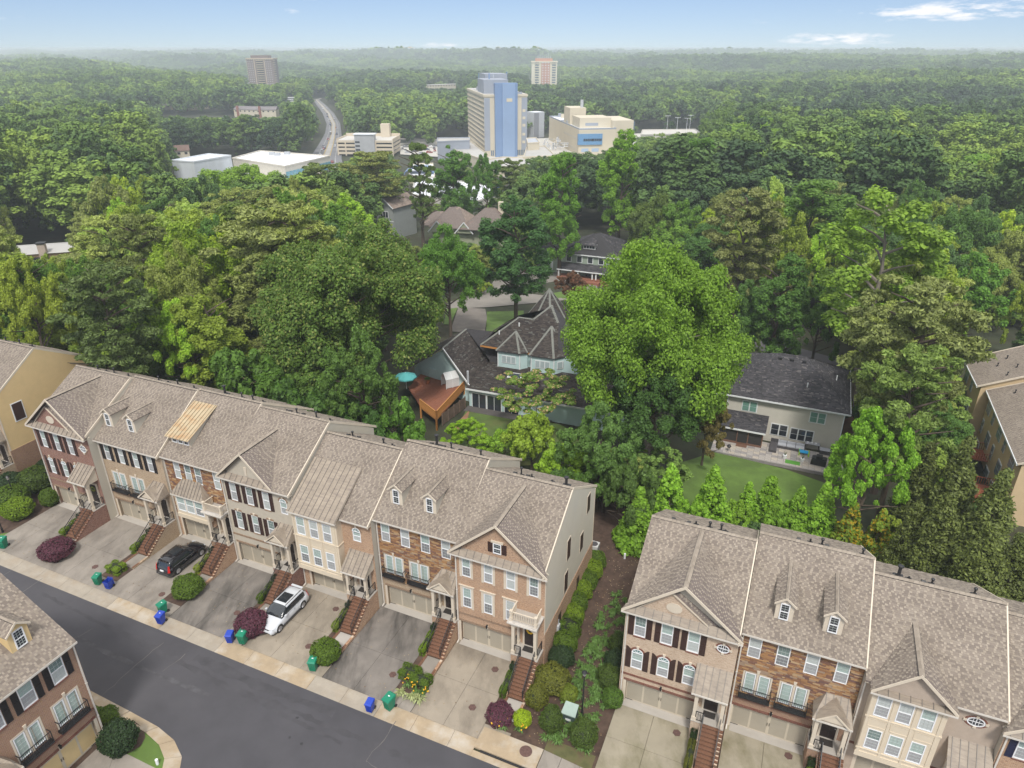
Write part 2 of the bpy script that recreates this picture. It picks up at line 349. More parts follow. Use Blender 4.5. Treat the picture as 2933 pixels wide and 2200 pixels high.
def wall_face(x0, x1, z0, z1, holes, parent, mat, y=0.0, depth=.12, name='front_wall', fx=None):
    xs = sorted({x0, x1} | {min(max(h[0], x0), x1) for h in holes} | {min(max(h[1], x0), x1) for h in holes})
    zs = sorted({z0, z1} | {min(max(h[2], z0), z1) for h in holes} | {min(max(h[3], z0), z1) for h in holes})
    mb = MB()
    for i in range(len(xs) - 1):
        for j in range(len(zs) - 1):
            cx, cz = (xs[i] + xs[i + 1]) / 2, (zs[j] + zs[j + 1]) / 2
            if any(h[0] < cx < h[1] and h[2] < cz < h[3] for h in holes): continue
            mb.add([(xs[i], y, zs[j]), (xs[i + 1], y, zs[j]), (xs[i + 1], y, zs[j + 1]), (xs[i], y, zs[j + 1])], [(0, 1, 2, 3)])
    for h in holes:
        a, b, c, d = max(h[0], x0), min(h[1], x1), max(h[2], z0), min(h[3], z1); dd = h[4] if len(h) > 4 else depth
        P = [(a, y, c), (b, y, c), (b, y, d), (a, y, d)]; Q = [(p[0], y + dd, p[2]) for p in P]
        mb.add(P + Q, [(i, (i + 1) % 4, 4 + (i + 1) % 4, 4 + i) for i in range(4)] + [(4, 5, 6, 7)])
    if fx: mb.v = [fx(v) for v in mb.v]
    return mb.build(name, [mat], parent)
def stone_face(x0, x1, z0, z1, holes, parent, y=0.0):
    mb = MB(); z = z0
    while z < z1 - .03:
        h = min(rnd.uniform(.07, .16), z1 - z); x = x0
        while x < x1 - .02:
            wd = min(rnd.uniform(.18, .62), x1 - x); a, b = x, x + wd; x += wd
            cz = z + h / 2; bad = False
            for H in holes:
                if H[2] < cz < H[3]:
                    if H[0] < (a + b) / 2 < H[1]: bad = True
                    elif a < H[0] < b: b = H[0]
                    elif a < H[1] < b: a = H[1]
            if bad or b - a < .04: continue
            p = rnd.uniform(.012, .05)
            mb.add([(a + .006, y - p, z + .006), (b - .006, y - p, z + .006), (b - .006, y - p * .9, z + h - .006), (a + .006, y - p * .9, z + h - .006),
                    (a, y, z), (b, y, z), (b, y, z + h), (a, y, z + h)], [(0, 1, 2, 3), (4, 5, 1, 0), (5, 6, 2, 1), (6, 7, 3, 2), (7, 4, 0, 3)])
        z += h
    stuff(mb.build('ledge_stones', [STONE], parent))

# ------------------------------------------------------------------ windows (mesh data shared by size)
WC = {}
def win_meshes(w, h, style):
    k = (round(w, 2), round(h, 2), style)
    if k in WC: return WC[k]
    f = .07; fr = MB(); mu = MB()
    fr.box(0, -.05, 0, f, .03, h); fr.box(w - f, -.05, 0, w, .03, h); fr.box(f, -.05, 0, w - f, .03, f); fr.box(f, -.05, h - f, w - f, .03, h)
    if style in ('double', 'dark', 'all'):
        fr.box(f, -.04, h / 2 - .03, w - f, .02, h / 2 + .03)
        nx = 3 if w > .62 else 2
        halves = ((f, h / 2 - .03), (h / 2 + .03, h - f))
        for z0, z1 in halves:
            for i in range(1, nx): x = f + (w - 2 * f) * i / nx; mu.box(x - .008, -.018, z0, x + .008, .0, z1)
            for j in range(1, 3 if style != 'dark' else 2 + (h > 1.3)): z = z0 + (z1 - z0) * j / (3 if (style != 'dark' or h > 1.3) else 2); mu.box(f, -.017, z - .008, w - f, -.001, z + .008)
    elif style == 'french':
        nx, nz = 2, 5
        for i in range(1, nx): x = f + (w - 2 * f) * i / nx; mu.box(x - .008, -.018, f, x + .008, .0, h - f)
        for j in range(1, nz): z = f + (h - 2 * f) * j / nz; mu.box(f, -.017, z - .008, w - f, -.001, z + .008)
    elif style == 'small':
        mu.box(w / 2 - .015, -.018, f, w / 2 + .015, 0, h - f); mu.box(f, -.017, h / 2 - .015, w - f, -.001, h / 2 + .015)
    up = MB().add([(f, .0, h / 2), (w - f, .0, h / 2), (w - f, .0, h - f), (f, .0, h - f)], [(0, 1, 2, 3)])
    lo = MB().add([(f, .0, f), (w - f, .0, f), (w - f, .0, h / 2), (f, .0, h / 2)], [(0, 1, 2, 3)])
    ga, gb = {'double': (GLASSG, SCREEN), 'dark': (DGLASS, DGLASS), 'small': (DGLASS, DGLASS), 'french': (GLASSG, GLASSG), 'plain': (TGLASS, TGLASS), 'all': (DGLASS, SCREEN)}[style]
    WC[k] = (fr.mesh('window', [WHITE]), mu.mesh('muntins', [MUNT]) if mu.f else None, up.mesh('pane', [ga]), lo.mesh('pane', [gb]))
    return WC[k]
def window(parent, x, z, w, h, style='double', y=.05, rotz=0, sill=None):
    fr, mu, up, lo = win_meshes(w, h, style)
    o = inst('window', fr, parent, (x, y, z), rotz)
    if mu: inst('muntins', mu, o)
    a_, b_ = inst('pane', up, o), inst('pane', lo, o)
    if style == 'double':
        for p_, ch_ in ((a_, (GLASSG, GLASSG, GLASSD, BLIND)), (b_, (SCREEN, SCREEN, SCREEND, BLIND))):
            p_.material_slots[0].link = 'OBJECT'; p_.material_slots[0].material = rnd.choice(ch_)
    if sill: s = MB(); s.box(-.06, -.1, -.09, w + .06, .0, -.005); s.build('sill', [sill], o)
    return o
def shutter(parent, x, z, w, h, mat=SHUT, y=-.01, arch=0):
    k = ('sh', round(w, 2), round(h, 2), mat.name, arch)
    if k not in WC:
        mb = MB()
        if not arch:
            for a, b in ((0, .5), (.5, 1)):
                mb.box(.05, -.02, h * a + .06, w - .05, -.005, h * b - .04)
            for q in range(int(h / .09)): zz = .07 + q * .09; mb.box(.05, -.03, zz, w - .05, -.012, zz + .045) if zz < h - .1 and abs(zz - h / 2) > .08 else None
            mb.box(0, -.045, 0, .05, 0, h); mb.box(w - .05, -.045, 0, w, 0, h); mb.box(.05, -.045, 0, w - .05, 0, .06); mb.box(.05, -.045, h - .05, w - .05, 0, h); mb.box(.05, -.045, h / 2 - .04, w - .05, 0, h / 2 + .04)
        else:
            pts = [(0, 0, 0), (w, 0, 0)] + [(w * (1 - i / 6) if arch > 0 else w * (1 - i / 6), 0, h + (.32 * math.sin(math.pi / 2 * (i / 6 if arch < 0 else 1 - i / 6)))) for i in range(7)]
            if arch < 0: pass
            mb.prism(pts, (0, -.04, 0))
            for q in range(int(h / .09)): zz = .07 + q * .09; mb.box(.05, -.052, zz, w - .05, -.042, zz + .045) if abs(zz - h / 2) > .08 else None
        WC[k] = mb.mesh('shutter', [mat])
    return inst('shutter', WC[k], parent, (x, y, z))
def arch_top(parent, cx, z, r, y=-.01, brick=SOLDIER):
    mb = MB(); n = 12
    P = lambda rr, i: (cx + rr * math.cos(math.pi * i / n), z + rr * math.sin(math.pi * i / n) * .85)
    for i in range(n):
        a, b = P(r, i), P(r, i + 1); c, d = P(r - .07, i + 1), P(r - .07, i)
        mb.prism([(a[0], y, a[1]), (b[0], y, b[1]), (c[0], y, c[1]), (d[0], y, d[1])], (0, -.04, 0))
    for g in (45, 90, 135): mb.bar((cx, y - .03, z), (cx + (r - .07) * math.cos(R(g)), y - .03, z + (r - .07) * math.sin(R(g)) * .85), .025)
    mb.box(cx - r, y - .05, z - .05, cx + r, y + .01, z + .01)
    o = mb.build('arched_sash', [WHITE], parent)
    gl = MB(); gl.add([(cx, y - .012, z)] + [(P(r - .06, i)[0], y - .012, P(r - .06, i)[1]) for i in range(n + 1)], [(0, i + 1, i + 2) for i in range(n)]); gl.build('pane', [TGLASS], o)
    bm = MB()
    for i in range(n * 2):
        A = lambda rr, i: (cx + rr * math.cos(math.pi * i / (2 * n)), z + rr * math.sin(math.pi * i / (2 * n)) * .88)
        a, b = A(r + .01, i + .08), A(r + .01, i + .92); c, d = A(r + .16, i + .92), A(r + .16, i + .08)
        bm.prism([(a[0], y + .01, a[1]), (b[0], y + .01, b[1]), (c[0], y + .01, c[1]), (d[0], y + .01, d[1])], (0, -.03, 0))
    bm.build('brick_arch', [brick], parent)
    keystone(parent, cx, z + r * .85 + .02)
def keystone(parent, cx, z, y=-.03, h=.26):
    MB().prism([(cx - .07, y + .03, z), (cx + .07, y + .03, z), (cx + .11, y + .03, z + h), (cx - .11, y + .03, z + h)], (0, -.07, 0)).build('keystone', [TRIM], parent)
def oval(parent, cx, z, rx, rz, y=-.01, brick=SOLDIER, keys=True):
    mb = MB(); n = 20; br = MB(); gl = MB()
    E = lambda k, i: (cx + rx * k * math.cos(2 * math.pi * i / n), z + rz * k * math.sin(2 * math.pi * i / n))
    for i in range(n):
        a, b, c, d = E(1, i), E(1, i + 1), E(.84, i + 1), E(.84, i)
        mb.prism([(p[0], y, p[1]) for p in (a, b, c, d)], (0, -.05, 0))
        a, b, c, d = E(1.03, i + .08), E(1.03, i + .92), E(1.28, i + .92), E(1.28, i + .08)
        br.prism([(p[0], y, p[1]) for p in (a, b, c, d)], (0, -.03, 0))
    mb.box(cx - .02, y - .04, z - rz * .85, cx + .02, y - .01, z + rz * .85); mb.box(cx - rx * .85, y - .039, z - .02, cx + rx * .85, y - .011, z + .02)
    for g in (.33, -.33): mb.box(cx + rx * g - .012, y - .035, z - rz * .75, cx + rx * g + .012, y - .012, z + rz * .75)
    gl.add([(E(.86, i)[0], y - .006, E(.86, i)[1]) for i in range(n)], [tuple(range(n))])
    o = mb.build('oval_window', [WHITE], parent); gl.build('pane', [DGLASS], o); br.build('brick_ring', [brick], parent)
    if keys:
        for dx, dz in ((0, 1), (0, -1), (1, 0), (-1, 0)):
            k = MB(); qx, qz = cx + dx * rx * 1.2, z + dz * rz * 1.2; k.box(qx - .09, y - .07, qz - .09, qx + .09, y, qz + .09); k.build('keystone', [TRIM], parent)
def metal_roof(pts, parent, seam_dir_pts=None, spacing=.42, mat=METAL, name='metal_roof', seams=True):
    """pts: bottom-left, bottom-right, then the top points; standing seams run upslope"""
    pts = [Vector(p) for p in pts]; nrm = (pts[1] - pts[0]).cross(pts[-1] - pts[0]).normalized()
    if nrm.z < 0: nrm = -nrm
    o = MB().prism([p - Vector((0, 0, .07)) for p in pts], (0, 0, .07)).build(name, [mat], parent)
    u = (pts[1] - pts[0]).normalized(); v = nrm.cross(u); 
    if v.z < 0: v = -v
    q = [((p - pts[0]).dot(u), (p - pts[0]).dot(v)) for p in pts]
    qs = [(b, a) for a, b in q]; x = min(a for a, b in q) + spacing * .5; mb = MB()
    while x < max(a for a, b in q):
        s = span(qs, x)
        if s and s[1] - s[0] > .06: mb.bar(pts[0] + u * x + v * s[0] + nrm * .02, pts[0] + u * x + v * s[1] + nrm * .02, .035, .05)
        x += spacing
    if mb.f and seams: stuff(mb.build('standing_seams', [METALD if mat is METAL else paint('rust_seam', (.25, .2, .12), .6)], o))
    return o
def gutter(parent, a, b, mat=GUT):
    a = Vector(a); b = Vector(b); d = (b - a).normalized(); s = d.cross(Vector((0, 0, 1))); 
    mb = MB(); mb.bar(a - Vector((0, 0, .07)), b - Vector((0, 0, .07)), .05, .13); mb.bar(a + s * .1 - Vector((0, 0, .03)), b + s * .1 - Vector((0, 0, .03)), .03, .12); mb.bar(a + s * .05 - Vector((0, 0, .11)), b + s * .05 - Vector((0, 0, .11)), .12, .03)
    return mb.build('gutter', [mat], parent)
def downspout(parent, x, y, z0, z1, mat=GUT):
    mb = MB(); mb.bar((x, y, z0 + .1), (x, y, z1), .09, .08); mb.bar((x, y, z0 + .1), (x, y - .35, z0 + .02), .09, .08); mb.bar((x, y, z1), (x, y - .3, z1 + .15), .09, .08)
    for k in (.25, .6): mb.box(x - .065, y - .06, z0 + (z1 - z0) * k, x + .065, y + .06, z0 + (z1 - z0) * k + .05)
    mb.build('downspout', [mat], parent)
def vent(parent, x, y, z, h=.5, r=.07, cap=True):
    k = ('vent', round(h, 2), round(r, 2), cap)
    if k not in WC:
        mb = MB(); mb.tube((0, 0, -.15), (0, 0, h), r, r, 8); mb.tube((0, 0, -.1), (0, 0, .14), r * 2.4, r * 1.1, 8); mb.box(-r * 3, -r * 3, -.08, r * 3, r * 3, -.02)
        if cap: mb.tube((0, 0, h), (0, 0, h + .1), r * 1.8, r * 1.8, 10); mb.tube((0, 0, h + .1), (0, 0, h + .15), r * 1.8, r * 1.0, 10)
        WC[k] = mb.mesh('vent_pipe', [PIPE])
    inst('vent_pipe', WC[k], parent, (x, y, z))
def box_vent(parent, x, y, z, tilt):
    k = 'boxv'
    if k not in WC: mb = MB(); mb.prism([(-.16, -.16, -.04), (.16, -.16, -.04), (.13, -.13, .12), (-.13, -.13, .12)], (0, .3, 0)); WC[k] = mb.mesh('roof_vent', [PIPE])
    o = inst('roof_vent', WC[k], parent, (x, y, z)); o.rotation_euler = (-tilt, 0, 0)

# ------------------------------------------------------------------ porch pieces
def column(parent, x, y, z0, z1, w=.24, name='column'):
    k = ('col', round(z1 - z0, 2), w)
    if k not in WC:
        h = z1 - z0; mb = MB(); mb.prism([(-w / 2, -w / 2, .3), (w / 2, -w / 2, .3), (w / 2, w / 2, .3), (-w / 2, w / 2, .3)], (0, 0, h - .45))
        mb.box(-w * .68, -w * .68, 0, w * .68, w * .68, .30); mb.box(-w * .62, -w * .62, .30, w * .62, w * .62, .35); mb.box(-w * .6, -w * .6, h - .3, w * .6, w * .6, h - .25); mb.box(-w * .72, -w * .72, h - .15, w * .72, w * .72, h)
        WC[k] = mb.mesh('column', [TRIM])
    return inst(name, WC[k], parent, (x, y, z0))
BAL = None
def railing(parent, a, b, h=.9, step=.16, name='railing', mat=BLACK, thick=.022, post=True, rw=.045):
    """a,b: floor points; handrail, lower rail and every baluster"""
    a = Vector(a); b = Vector(b); d = b - a; L_ = Vector((d.x, d.y, 0)).length; up = Vector((0, 0, h))
    mb = MB(); mb.bar(a + up, b + up, rw, .04); mb.bar(a + Vector((0, 0, .1)), b + Vector((0, 0, .1)), .03, .03)
    if post:
        for p in (a, b): mb.bar(p, p + up * 1.03, .05, .05)
    o = mb.build(name, [mat], parent)
    k = ('bal', round(h, 2), thick, mat.name)
    if k not in WC: m2 = MB(); m2.box(-thick / 2, -thick / 2, .1, thick / 2, thick / 2, h); WC[k] = m2.mesh('baluster', [mat])
    n = max(1, int(L_ / step))
    for i in range(1, n): inst('baluster', WC[k], o, a + d * (i / n))
    return o
def door(parent, x, y, z, w=1.0, h=2.2, mat=DOORB, wreath=None):
    mb = MB(); mb.box(x, y - .03, z, x + w, y + .02, z + h); 
    o = mb.build('front_door', [mat], parent)
    m2 = MB()
    for i in range(2):
        for j in range(3):
            m2.box(x + .12 + i * (w - .12) / 2, y - .05, z + .15 + j * (h - .2) / 3, x + .12 + i * (w - .12) / 2 + (w - .4) / 2, y - .03, z + .15 + j * (h - .2) / 3 + (h - .5) / 3 * .85)
    m2.build('door_panel', [mat], o); MB().tube((x + w - .08, y - .03, z + 1.05), (x + w - .08, y - .09, z + 1.05), .03).build('door_handle', [GUT], o)
    f = MB(); f.box(x - .14, y - .09, z, x, y + .02, z + h + .14); f.box(x + w, y - .09, z, x + w + .14, y + .02, z + h + .14); f.box(x, y - .09, z + h, x + w, y + .02, z + h + .14)
    f.build('door_frame', [TRIM], parent)
    if wreath:
        wm = MB(); n = 14
        for i in range(n):
            g = 2 * math.pi * i / n; g2 = 2 * math.pi * (i + 1) / n
            wm.tube((x + w / 2 + .23 * math.cos(g), y - .1, z + 1.6 + .23 * math.sin(g)), (x + w / 2 + .23 * math.cos(g2), y - .1, z + 1.6 + .23 * math.sin(g2)), .06 + .02 * (i % 2), .07, 6)
        tag(wm.build('wreath', [paint('wreath_' + wreath[0], wreath[1], .9, .3, 20)], None, loc=None), wreath[2], 'wreath').matrix_world = parent.matrix_world
def garage(parent, x0, x1, z0, z1, y=.28, pm=GAR, tm=GART):
    n = 4; wd = (x1 - x0) / n; base = MB(); base.box(x0, y + .03, z0, x1, y + .08, z1); g = base.build('garage_door', [pm], parent)
    for i in range(n):
        a, b = x0 + wd * i + .06, x0 + wd * (i + 1) - .06
        p = MB(); p.box(a, y + .012, z0 + .14, b, y + .029, z1 - .42); p.box(a, y + .012, z1 - .34, b, y + .029, z1 - .06); p.build('door_panel', [pm], g)
    t = MB()
    for i in range(n + 1):
        c = x0 + wd * i; hw = .07 if i != 2 else .1; t.box(max(x0, c - hw), y - .005, z0, min(x1, c + hw), y + .029, z1)
    t.box(x0, y - .004, z0, x1, y + .028, z0 + .13); t.box(x0, y - .004, z1 - .06, x1, y + .028, z1); t.box(x0, y - .004, z1 - .43, x1, y + .028, z1 - .35)
    t.build('door_frame', [tm], g)
    cx = (x0 + x1) / 2
    for sx in (-.07, .07): MB().bar((cx + sx, y - .05, (z0 + z1) / 2 - .15), (cx + sx, y - .05, (z0 + z1) / 2 + .12), .03).build('door_handle', [BLACK], g)
    for xx, dx in ((x0, .55), (x1, -.55)):
        for zz in (z0 + .1, z1 - .25): MB().bar((xx, y - .02, zz), (xx + dx, y - .02, zz), .02, .04).build('hinge_strap', [BLACK], g)
    MB().box(x0 - .22, -.02, z0, x0, y + .02, z1).build('door_trim', [TRIM], parent); MB().box(x1, -.02, z0, x1 + .22, y + .02, z1).build('door_trim', [TRIM], parent)
def soldier_row(parent, x0, x1, z, h=.24, y=-.02, mat=SOLDIER, name='soldier_course', step=.075):
    mb = MB(); x = x0
    while x < x1 - .02: mb.box(x + .005, y, z, min(x + step - .008, x1), y + .06, z + h); x += step
    return stuff(mb.build(name, [mat], parent))

# ------------------------------------------------------------------ the townhouse
def townhouse(sp):
    w_ = sp['w']; f = sp['front']; s0 = sp['s']; ang = sp.get('ang', AZ)
    loc = sp['loc'] if 'loc' in sp else W(s0, f); loc.z = sp.get('z0', -(s0 + w_ / 2) / 60.0)
    H = thing('townhouse', sp['label'], 'townhouse', loc, ang, sp.get('group', 'townhouses in stepped terraces'))
    bpy.context.view_layer.update() if sp.get('wreath') else None
    d = sp.get('dz', 0.0); ez = sp['eave']; ry = sp['ridge'][0] - f; rz = sp['ridge'][1]; by = ry + 7.0; bz = rz - 4.05
    bw = by - .45
    gx0, gx1 = sp.get('gar', (.55, 5.45)); gz0, gz1 = .05, 2.3
    wins = sp['wins']; holes = [(gx0, gx1, -.6, gz1, .30)]
    for wd in wins:
        if wd[0] in ('w', 'dk', 'tw', 'all'): holes.append((wd[1], wd[1] + wd[3], wd[2] + d, wd[2] + d + wd[4]))
        if wd[0] == 'a': holes.append((wd[1], wd[1] + wd[3], wd[2] + d, wd[2] + d + wd[4]))
        if wd[0] == 'f': holes.append((wd[1], wd[1] + 1.95, 3.75 + d, 5.85 + d))
    door_x = w_ - 1.85
    bay = sp.get('bay')
    split = 3.15 + d
    # walls
    wall_face(0, w_, -.7, split, holes, H, sp['lower'])
    up_holes = [h for h in holes]
    if sp['upper'] == 'stone':
        wall_face(0, w_, split, ez, up_holes, H, STONEB, name='front_wall'); stone_face(0, w_, split, ez, up_holes, H)
    else: wall_face(0, w_, split, ez, up_holes, H, sp['upper'])
    if sp.get('band', True):
        bm = sp.get('bandmat', SOLDIER); soldier_row(H, 0, w_ - 2.2, split - .1, .2, -.03, bm); soldier_row(H, gx0 - .2, gx1 + .2, gz1, .22, -.025, bm)
    side = sp.get('sidemat', SIDING); sb = sp.get('sidebrick', B_ORG)
    zf = 3.5 + d * 0
    for xx, sgn in ((.015, -1), (w_ - .015, 1)):
        mb = MB(); mb.add([(xx, 0, -.7), (xx, bw, -.7), (xx, bw, bz), (xx, ry, rz - .05), (xx, 0, ez)], [(0, 1, 2, 3, 4)])
        mb.build('side_wall', [side], H)
        if sp.get('sides', '') and (sgn > 0) == ('R' in sp['sides']):
            siding_wall([(0.02, zf), (bw, zf), (bw, bz - .1), (ry, rz - .15), (0.02, ez - .05)], sgn, H, side, at_=xx)
            bm = MB(); bm.box(min(xx, xx + sgn * .07), 0, -.7, max(xx, xx + sgn * .07), bw, zf); bm.build('side_brick', [sb], H)
            cb = MB(); cb.box(min(xx + sgn * .005, xx + sgn * .05), -.005, zf, max(xx + sgn * .005, xx + sgn * .05), .12, ez); cb.box(min(xx + sgn * .005, xx + sgn * .05), bw - .12, zf, max(xx + sgn * .005, xx + sgn * .05), bw, bz); cb.build('corner_board', [TRIM], H)
    MB().add([(0, bw, -.7), (w_, bw, -.7), (w_, bw, bz), (0, bw, bz)], [(3, 2, 1, 0)]).build('back_wall', [side], H)
    # main roof
    m = (rz - ez) / (ry + .45)
    e = .004
    und = SHUNDER
    roof_plane([(e, -.45, ez), (w_ - e, -.45, ez), (w_ - e, ry, rz), (e, ry, rz)], H)
    roof_plane([(e, ry, rz), (w_ - e, ry, rz), (w_ - e, by, bz), (e, by, bz)], H, exp=.29, tab=.5)
    ridge_cap((e, ry, rz), (w_ - e, ry, rz), H, dark=True)
    rk = MB()
    for xx in (w_ - e - .07,) if sp.get('rake', 1) else ():
        rk.prism([(xx, -.5, ez - .22), (xx, -.5, ez + .03), (xx, ry, rz + .03), (xx, ry, rz - .22)], (.09, 0, 0)); rk.prism([(xx, by + .05, bz + .03), (xx, by + .05, bz - .2), (xx, ry, rz - .22), (xx, ry, rz + .03)], (.09, 0, 0))
    if rk.f: rk.build('rake_board', [TRIM], H)
    fb = MB(); fb.box(0, by - .02, bz - .24, w_, by + .03, bz - .02); fb.build('back_fascia', [TRIM], H)
    sf = MB(); sf.box(.0, -.44, ez - .20, w_, 0, ez - .145); sf.build('soffit', [TRIM], H)
    g = sp.get('gable')
    gl = [(0, w_)]
    if g: gl = [(0, g['x0']), (g['x1'], w_)]
    if bay and bay.get('cut'): gl = [(bay['x1'] + .2, w_)]
    for a, b in gl:
        if b - a > .3: gutter(H, (b, -.46, ez), (a, -.46, ez))
    downspout(H, sp.get('dsx', .12), -.07, .1, ez - .3)
    # vents
    for (fx, dy, hh) in sp['vents']:
        vent(H, fx * w_, ry + dy, rz - dy * .58, hh, .11 if hh > .6 else .065, hh > .3)
    for fx in sp.get('bvents', []): box_vent(H, fx * w_, ry + .7, rz - .4, math.atan(.58))
    # windows
    sm = sp.get('shutmat', SHUT)
    for wd in wins:
        k, x, z, ww, hh = wd[:5]; opt = wd[5] if len(wd) > 5 else ''
        z += d
        if k == 'w': window(H, x, z, ww, hh, 'double', sill=(WHITE if 'p' in opt else None))
        if k == 'all': window(H, x, z, ww, hh, 'dark')
        if k == 'a': window(H, x, z, ww, hh, 'double'); arch_top(H, x + ww / 2, z + hh - .03, ww / 2, brick=sp.get('archbrick', SOLDIER))
        if k == 'o': oval(H, x, z, ww, hh, brick=sp.get('archbrick', SOLDIER))
        if k == 'f':
            pm = MB(); pm.box(x, -.01, 3.75 + d, x + .12, .11, 5.85 + d); pm.box(x + 1.83, -.01, 3.75 + d, x + 1.95, .11, 5.85 + d); pm.box(x + .12, -.01, 5.73 + d, x + 1.83, .11, 5.85 + d); pm.box(x + .9, .0, 3.75 + d, x + 1.05, .11, 5.73 + d); pm.build('french_door_frame', [TRIM], H)
            for q in (.15, 1.08):
                window(H, x + q, 3.85 + d, .72, 1.85, 'french')
            keystone(H, x + .97, 5.87 + d)
            railing(H, (x - .05, -.4, 3.72 + d), (x + 2.0, -.4, 3.72 + d), .85, .12); railing(H, (x - .05, -.02, 3.72 + d), (x - .05, -.4, 3.72 + d), .85, .2, post=False); railing(H, (x + 2.0, -.4, 3.72 + d), (x + 2.0, -.02, 3.72 + d), .85, .2, post=False)
            bl = MB(); bl.box(x - .08, -.44, 3.58 + d, x + 2.03, 0, 3.71 + d); bl.build('balcony_ledge', [BLACK], H)
        if 's' in opt:
            for xx in (x - .43, x + ww + .03): shutter(H, xx, z, .40, hh, sm)
        if 'S' in opt:
            shutter(H, x - .43, z, .40, hh + .1, sm, arch=-1) ; shutter(H, x + ww + .03, z, .40, hh + .1, sm, arch=1)
        if 'l' in opt:
            c = MB(); c.box(x - .2, -.03, z - .08, x - .01, .04, z + hh + .02); c.box(x + ww + .01, -.03, z - .08, x + ww + .2, .04, z + hh + .02); c.box(x - .2, -.035, z + hh + .02, x + ww + .2, .04, z + hh + .2); c.box(x - .3, -.1, z + hh + .2, x + ww + .3, .04, z + hh + .28); c.build('window_surround', [TRIM], H)
        if 'b' in opt:
            soldier_row(H, x - .04, x + ww + .04, z + hh + .01, .2, -.025, sp.get('archbrick', SOLDIER), 'brick_lintel'); soldier_row(H, x - .04, x + ww + .04, z - .12, .1, -.04, sp.get('archbrick', SOLDIER), 'brick_sill'); keystone(H, x + ww / 2, z + hh + .01)
    garage(H, gx0, gx1, gz0, gz1, pm=sp.get('garmat', GAR))
    keystone(H, (gx0 + gx1) / 2, gz1 + .02, h=.3)
    lt = MB(); lt.box((gx0 + gx1) / 2 - .06, -.18, gz1 + .36, (gx0 + gx1) / 2 + .06, 0, gz1 + .42); lt.tube(((gx0 + gx1) / 2, -.15, gz1 + .15), ((gx0 + gx1) / 2, -.15, gz1 + .38), .06, .1, 6); lt.build('wall_lantern', [BLACK], H)
    # bay
    if bay:
        x0, x1, z0, z1, pr = bay['x0'], bay['x1'], bay['z0'] + d, bay['z1'] + d, bay['p']
        bh = [(a, a + ww, zz + d, zz + d + hh) for a, zz, ww, hh in bay['wins']]
        wall_face(x0, x1, z0, z1, bh, H, CREAMP, y=-pr, depth=.06, name='bay_front')
        mb = MB(); mb.add([(x0, -pr, z0), (x0, 0, z0), (x0, 0, z1), (x0, -pr, z1)], [(0, 1, 2, 3)]); mb.add([(x1, 0, z0), (x1, -pr, z0), (x1, -pr, z1), (x1, 0, z1)], [(0, 1, 2, 3)]); mb.add([(x0, -pr, z0), (x1, -pr, z0), (x1, 0, z0), (x0, 0, z0)], [(0, 3, 2, 1)]); mb.build('bay_side', [CREAMP], H)
        for a, zz, ww, hh in bay['wins']: window(H, a, zz + d, ww, hh, bay.get('style', 'double'), y=-pr + .03)
        t = MB()
        for zz in bay.get('bands', ()): t.box(x0 - .05, -pr - .06, zz + d, x1 + .05, -pr + .01, zz + d + .09); t.box(x1 - .005, -pr, zz + d + .003, x1 + .05, 0, zz + d + .087)
        t.box(x0 - .04, -pr - .05, z0, x1 + .04, -pr, z0 + .45)
        for a in bay.get('pil', ()): t.box(a, -pr - .045, z0 + .45, a + .16, -pr + .002, z1 - .15)
        t.build('bay_trim', [CREAMP], H)
        if 'panels' in bay:
            for a in bay['panels']:
                p = MB(); q = bay['panelz'] + d; p.box(a, -pr - .025, q, a + 1.15, -pr - .001, q + .05); p.box(a, -pr - .025, q + .65, a + 1.15, -pr - .001, q + .7); p.box(a, -pr - .025, q + .05, a + .05, -pr - .001, q + .65); p.box(a + 1.1, -pr - .025, q + .05, a + 1.15, -pr - .001, q + .65); p.build('panel_mould', [CREAMP], H)
        keystone(H, (x0 + x1) / 2, z0 - .3, y=-pr * .2)
        if bay['roof'] == 'hip':
            za, zb = z1, z1 + 1.35; o_ = .18
            metal_roof([(x0 - o_, -pr - .25, za), (x1 + o_, -pr - .25, za), (x1 - .75, 0.02, zb), (x0 + .75, 0.02, zb)], H, spacing=.38)
            metal_roof([(x1 + o_, -pr - .25, za), (x1 + o_, 0, za), (x1 - .75, .02, zb)], H, seams=False); metal_roof([(x0 - o_, 0, za), (x0 - o_, -pr - .25, za), (x0 + .75, .02, zb)], H, seams=False)
            gutter(H, (x1 + o_, -pr - .25, za - .02), (x0 - o_, -pr - .25, za - .02))
        elif bay['roof'] == 'shed':
            yt = 3.4; mt = (ez + m * (yt + .45)); za = z1 + .05
            metal_roof([(x0 - .2, -pr - .35, za + .05), (x1 + .2, -pr - .35, za + .05), (x1 + .2, yt, mt + .14), (x0 - .2, yt, mt + .14)], H, spacing=.52, name='metal_shed_roof')
            sd_ = MB(); sd_.add([(x1 + .1, -pr, za - .2), (x1 + .1, yt, mt - .1), (x1 + .1, -pr, za)], [(0, 1, 2)]); sd_.add([(x1 + .1, -pr - .3, za - .25), (x1 + .1, 0, ez - .3), (x1 + .1, yt, mt + .05), (x1 + .1, -pr - .3, za - .02)], [(0, 1, 2, 3)]); sd_.build('bay_cheek', [CREAMP], H)
            gutter(H, (x1 + .2, -pr - .36, za + .03), (x0 - .2, -pr - .36, za + .03))
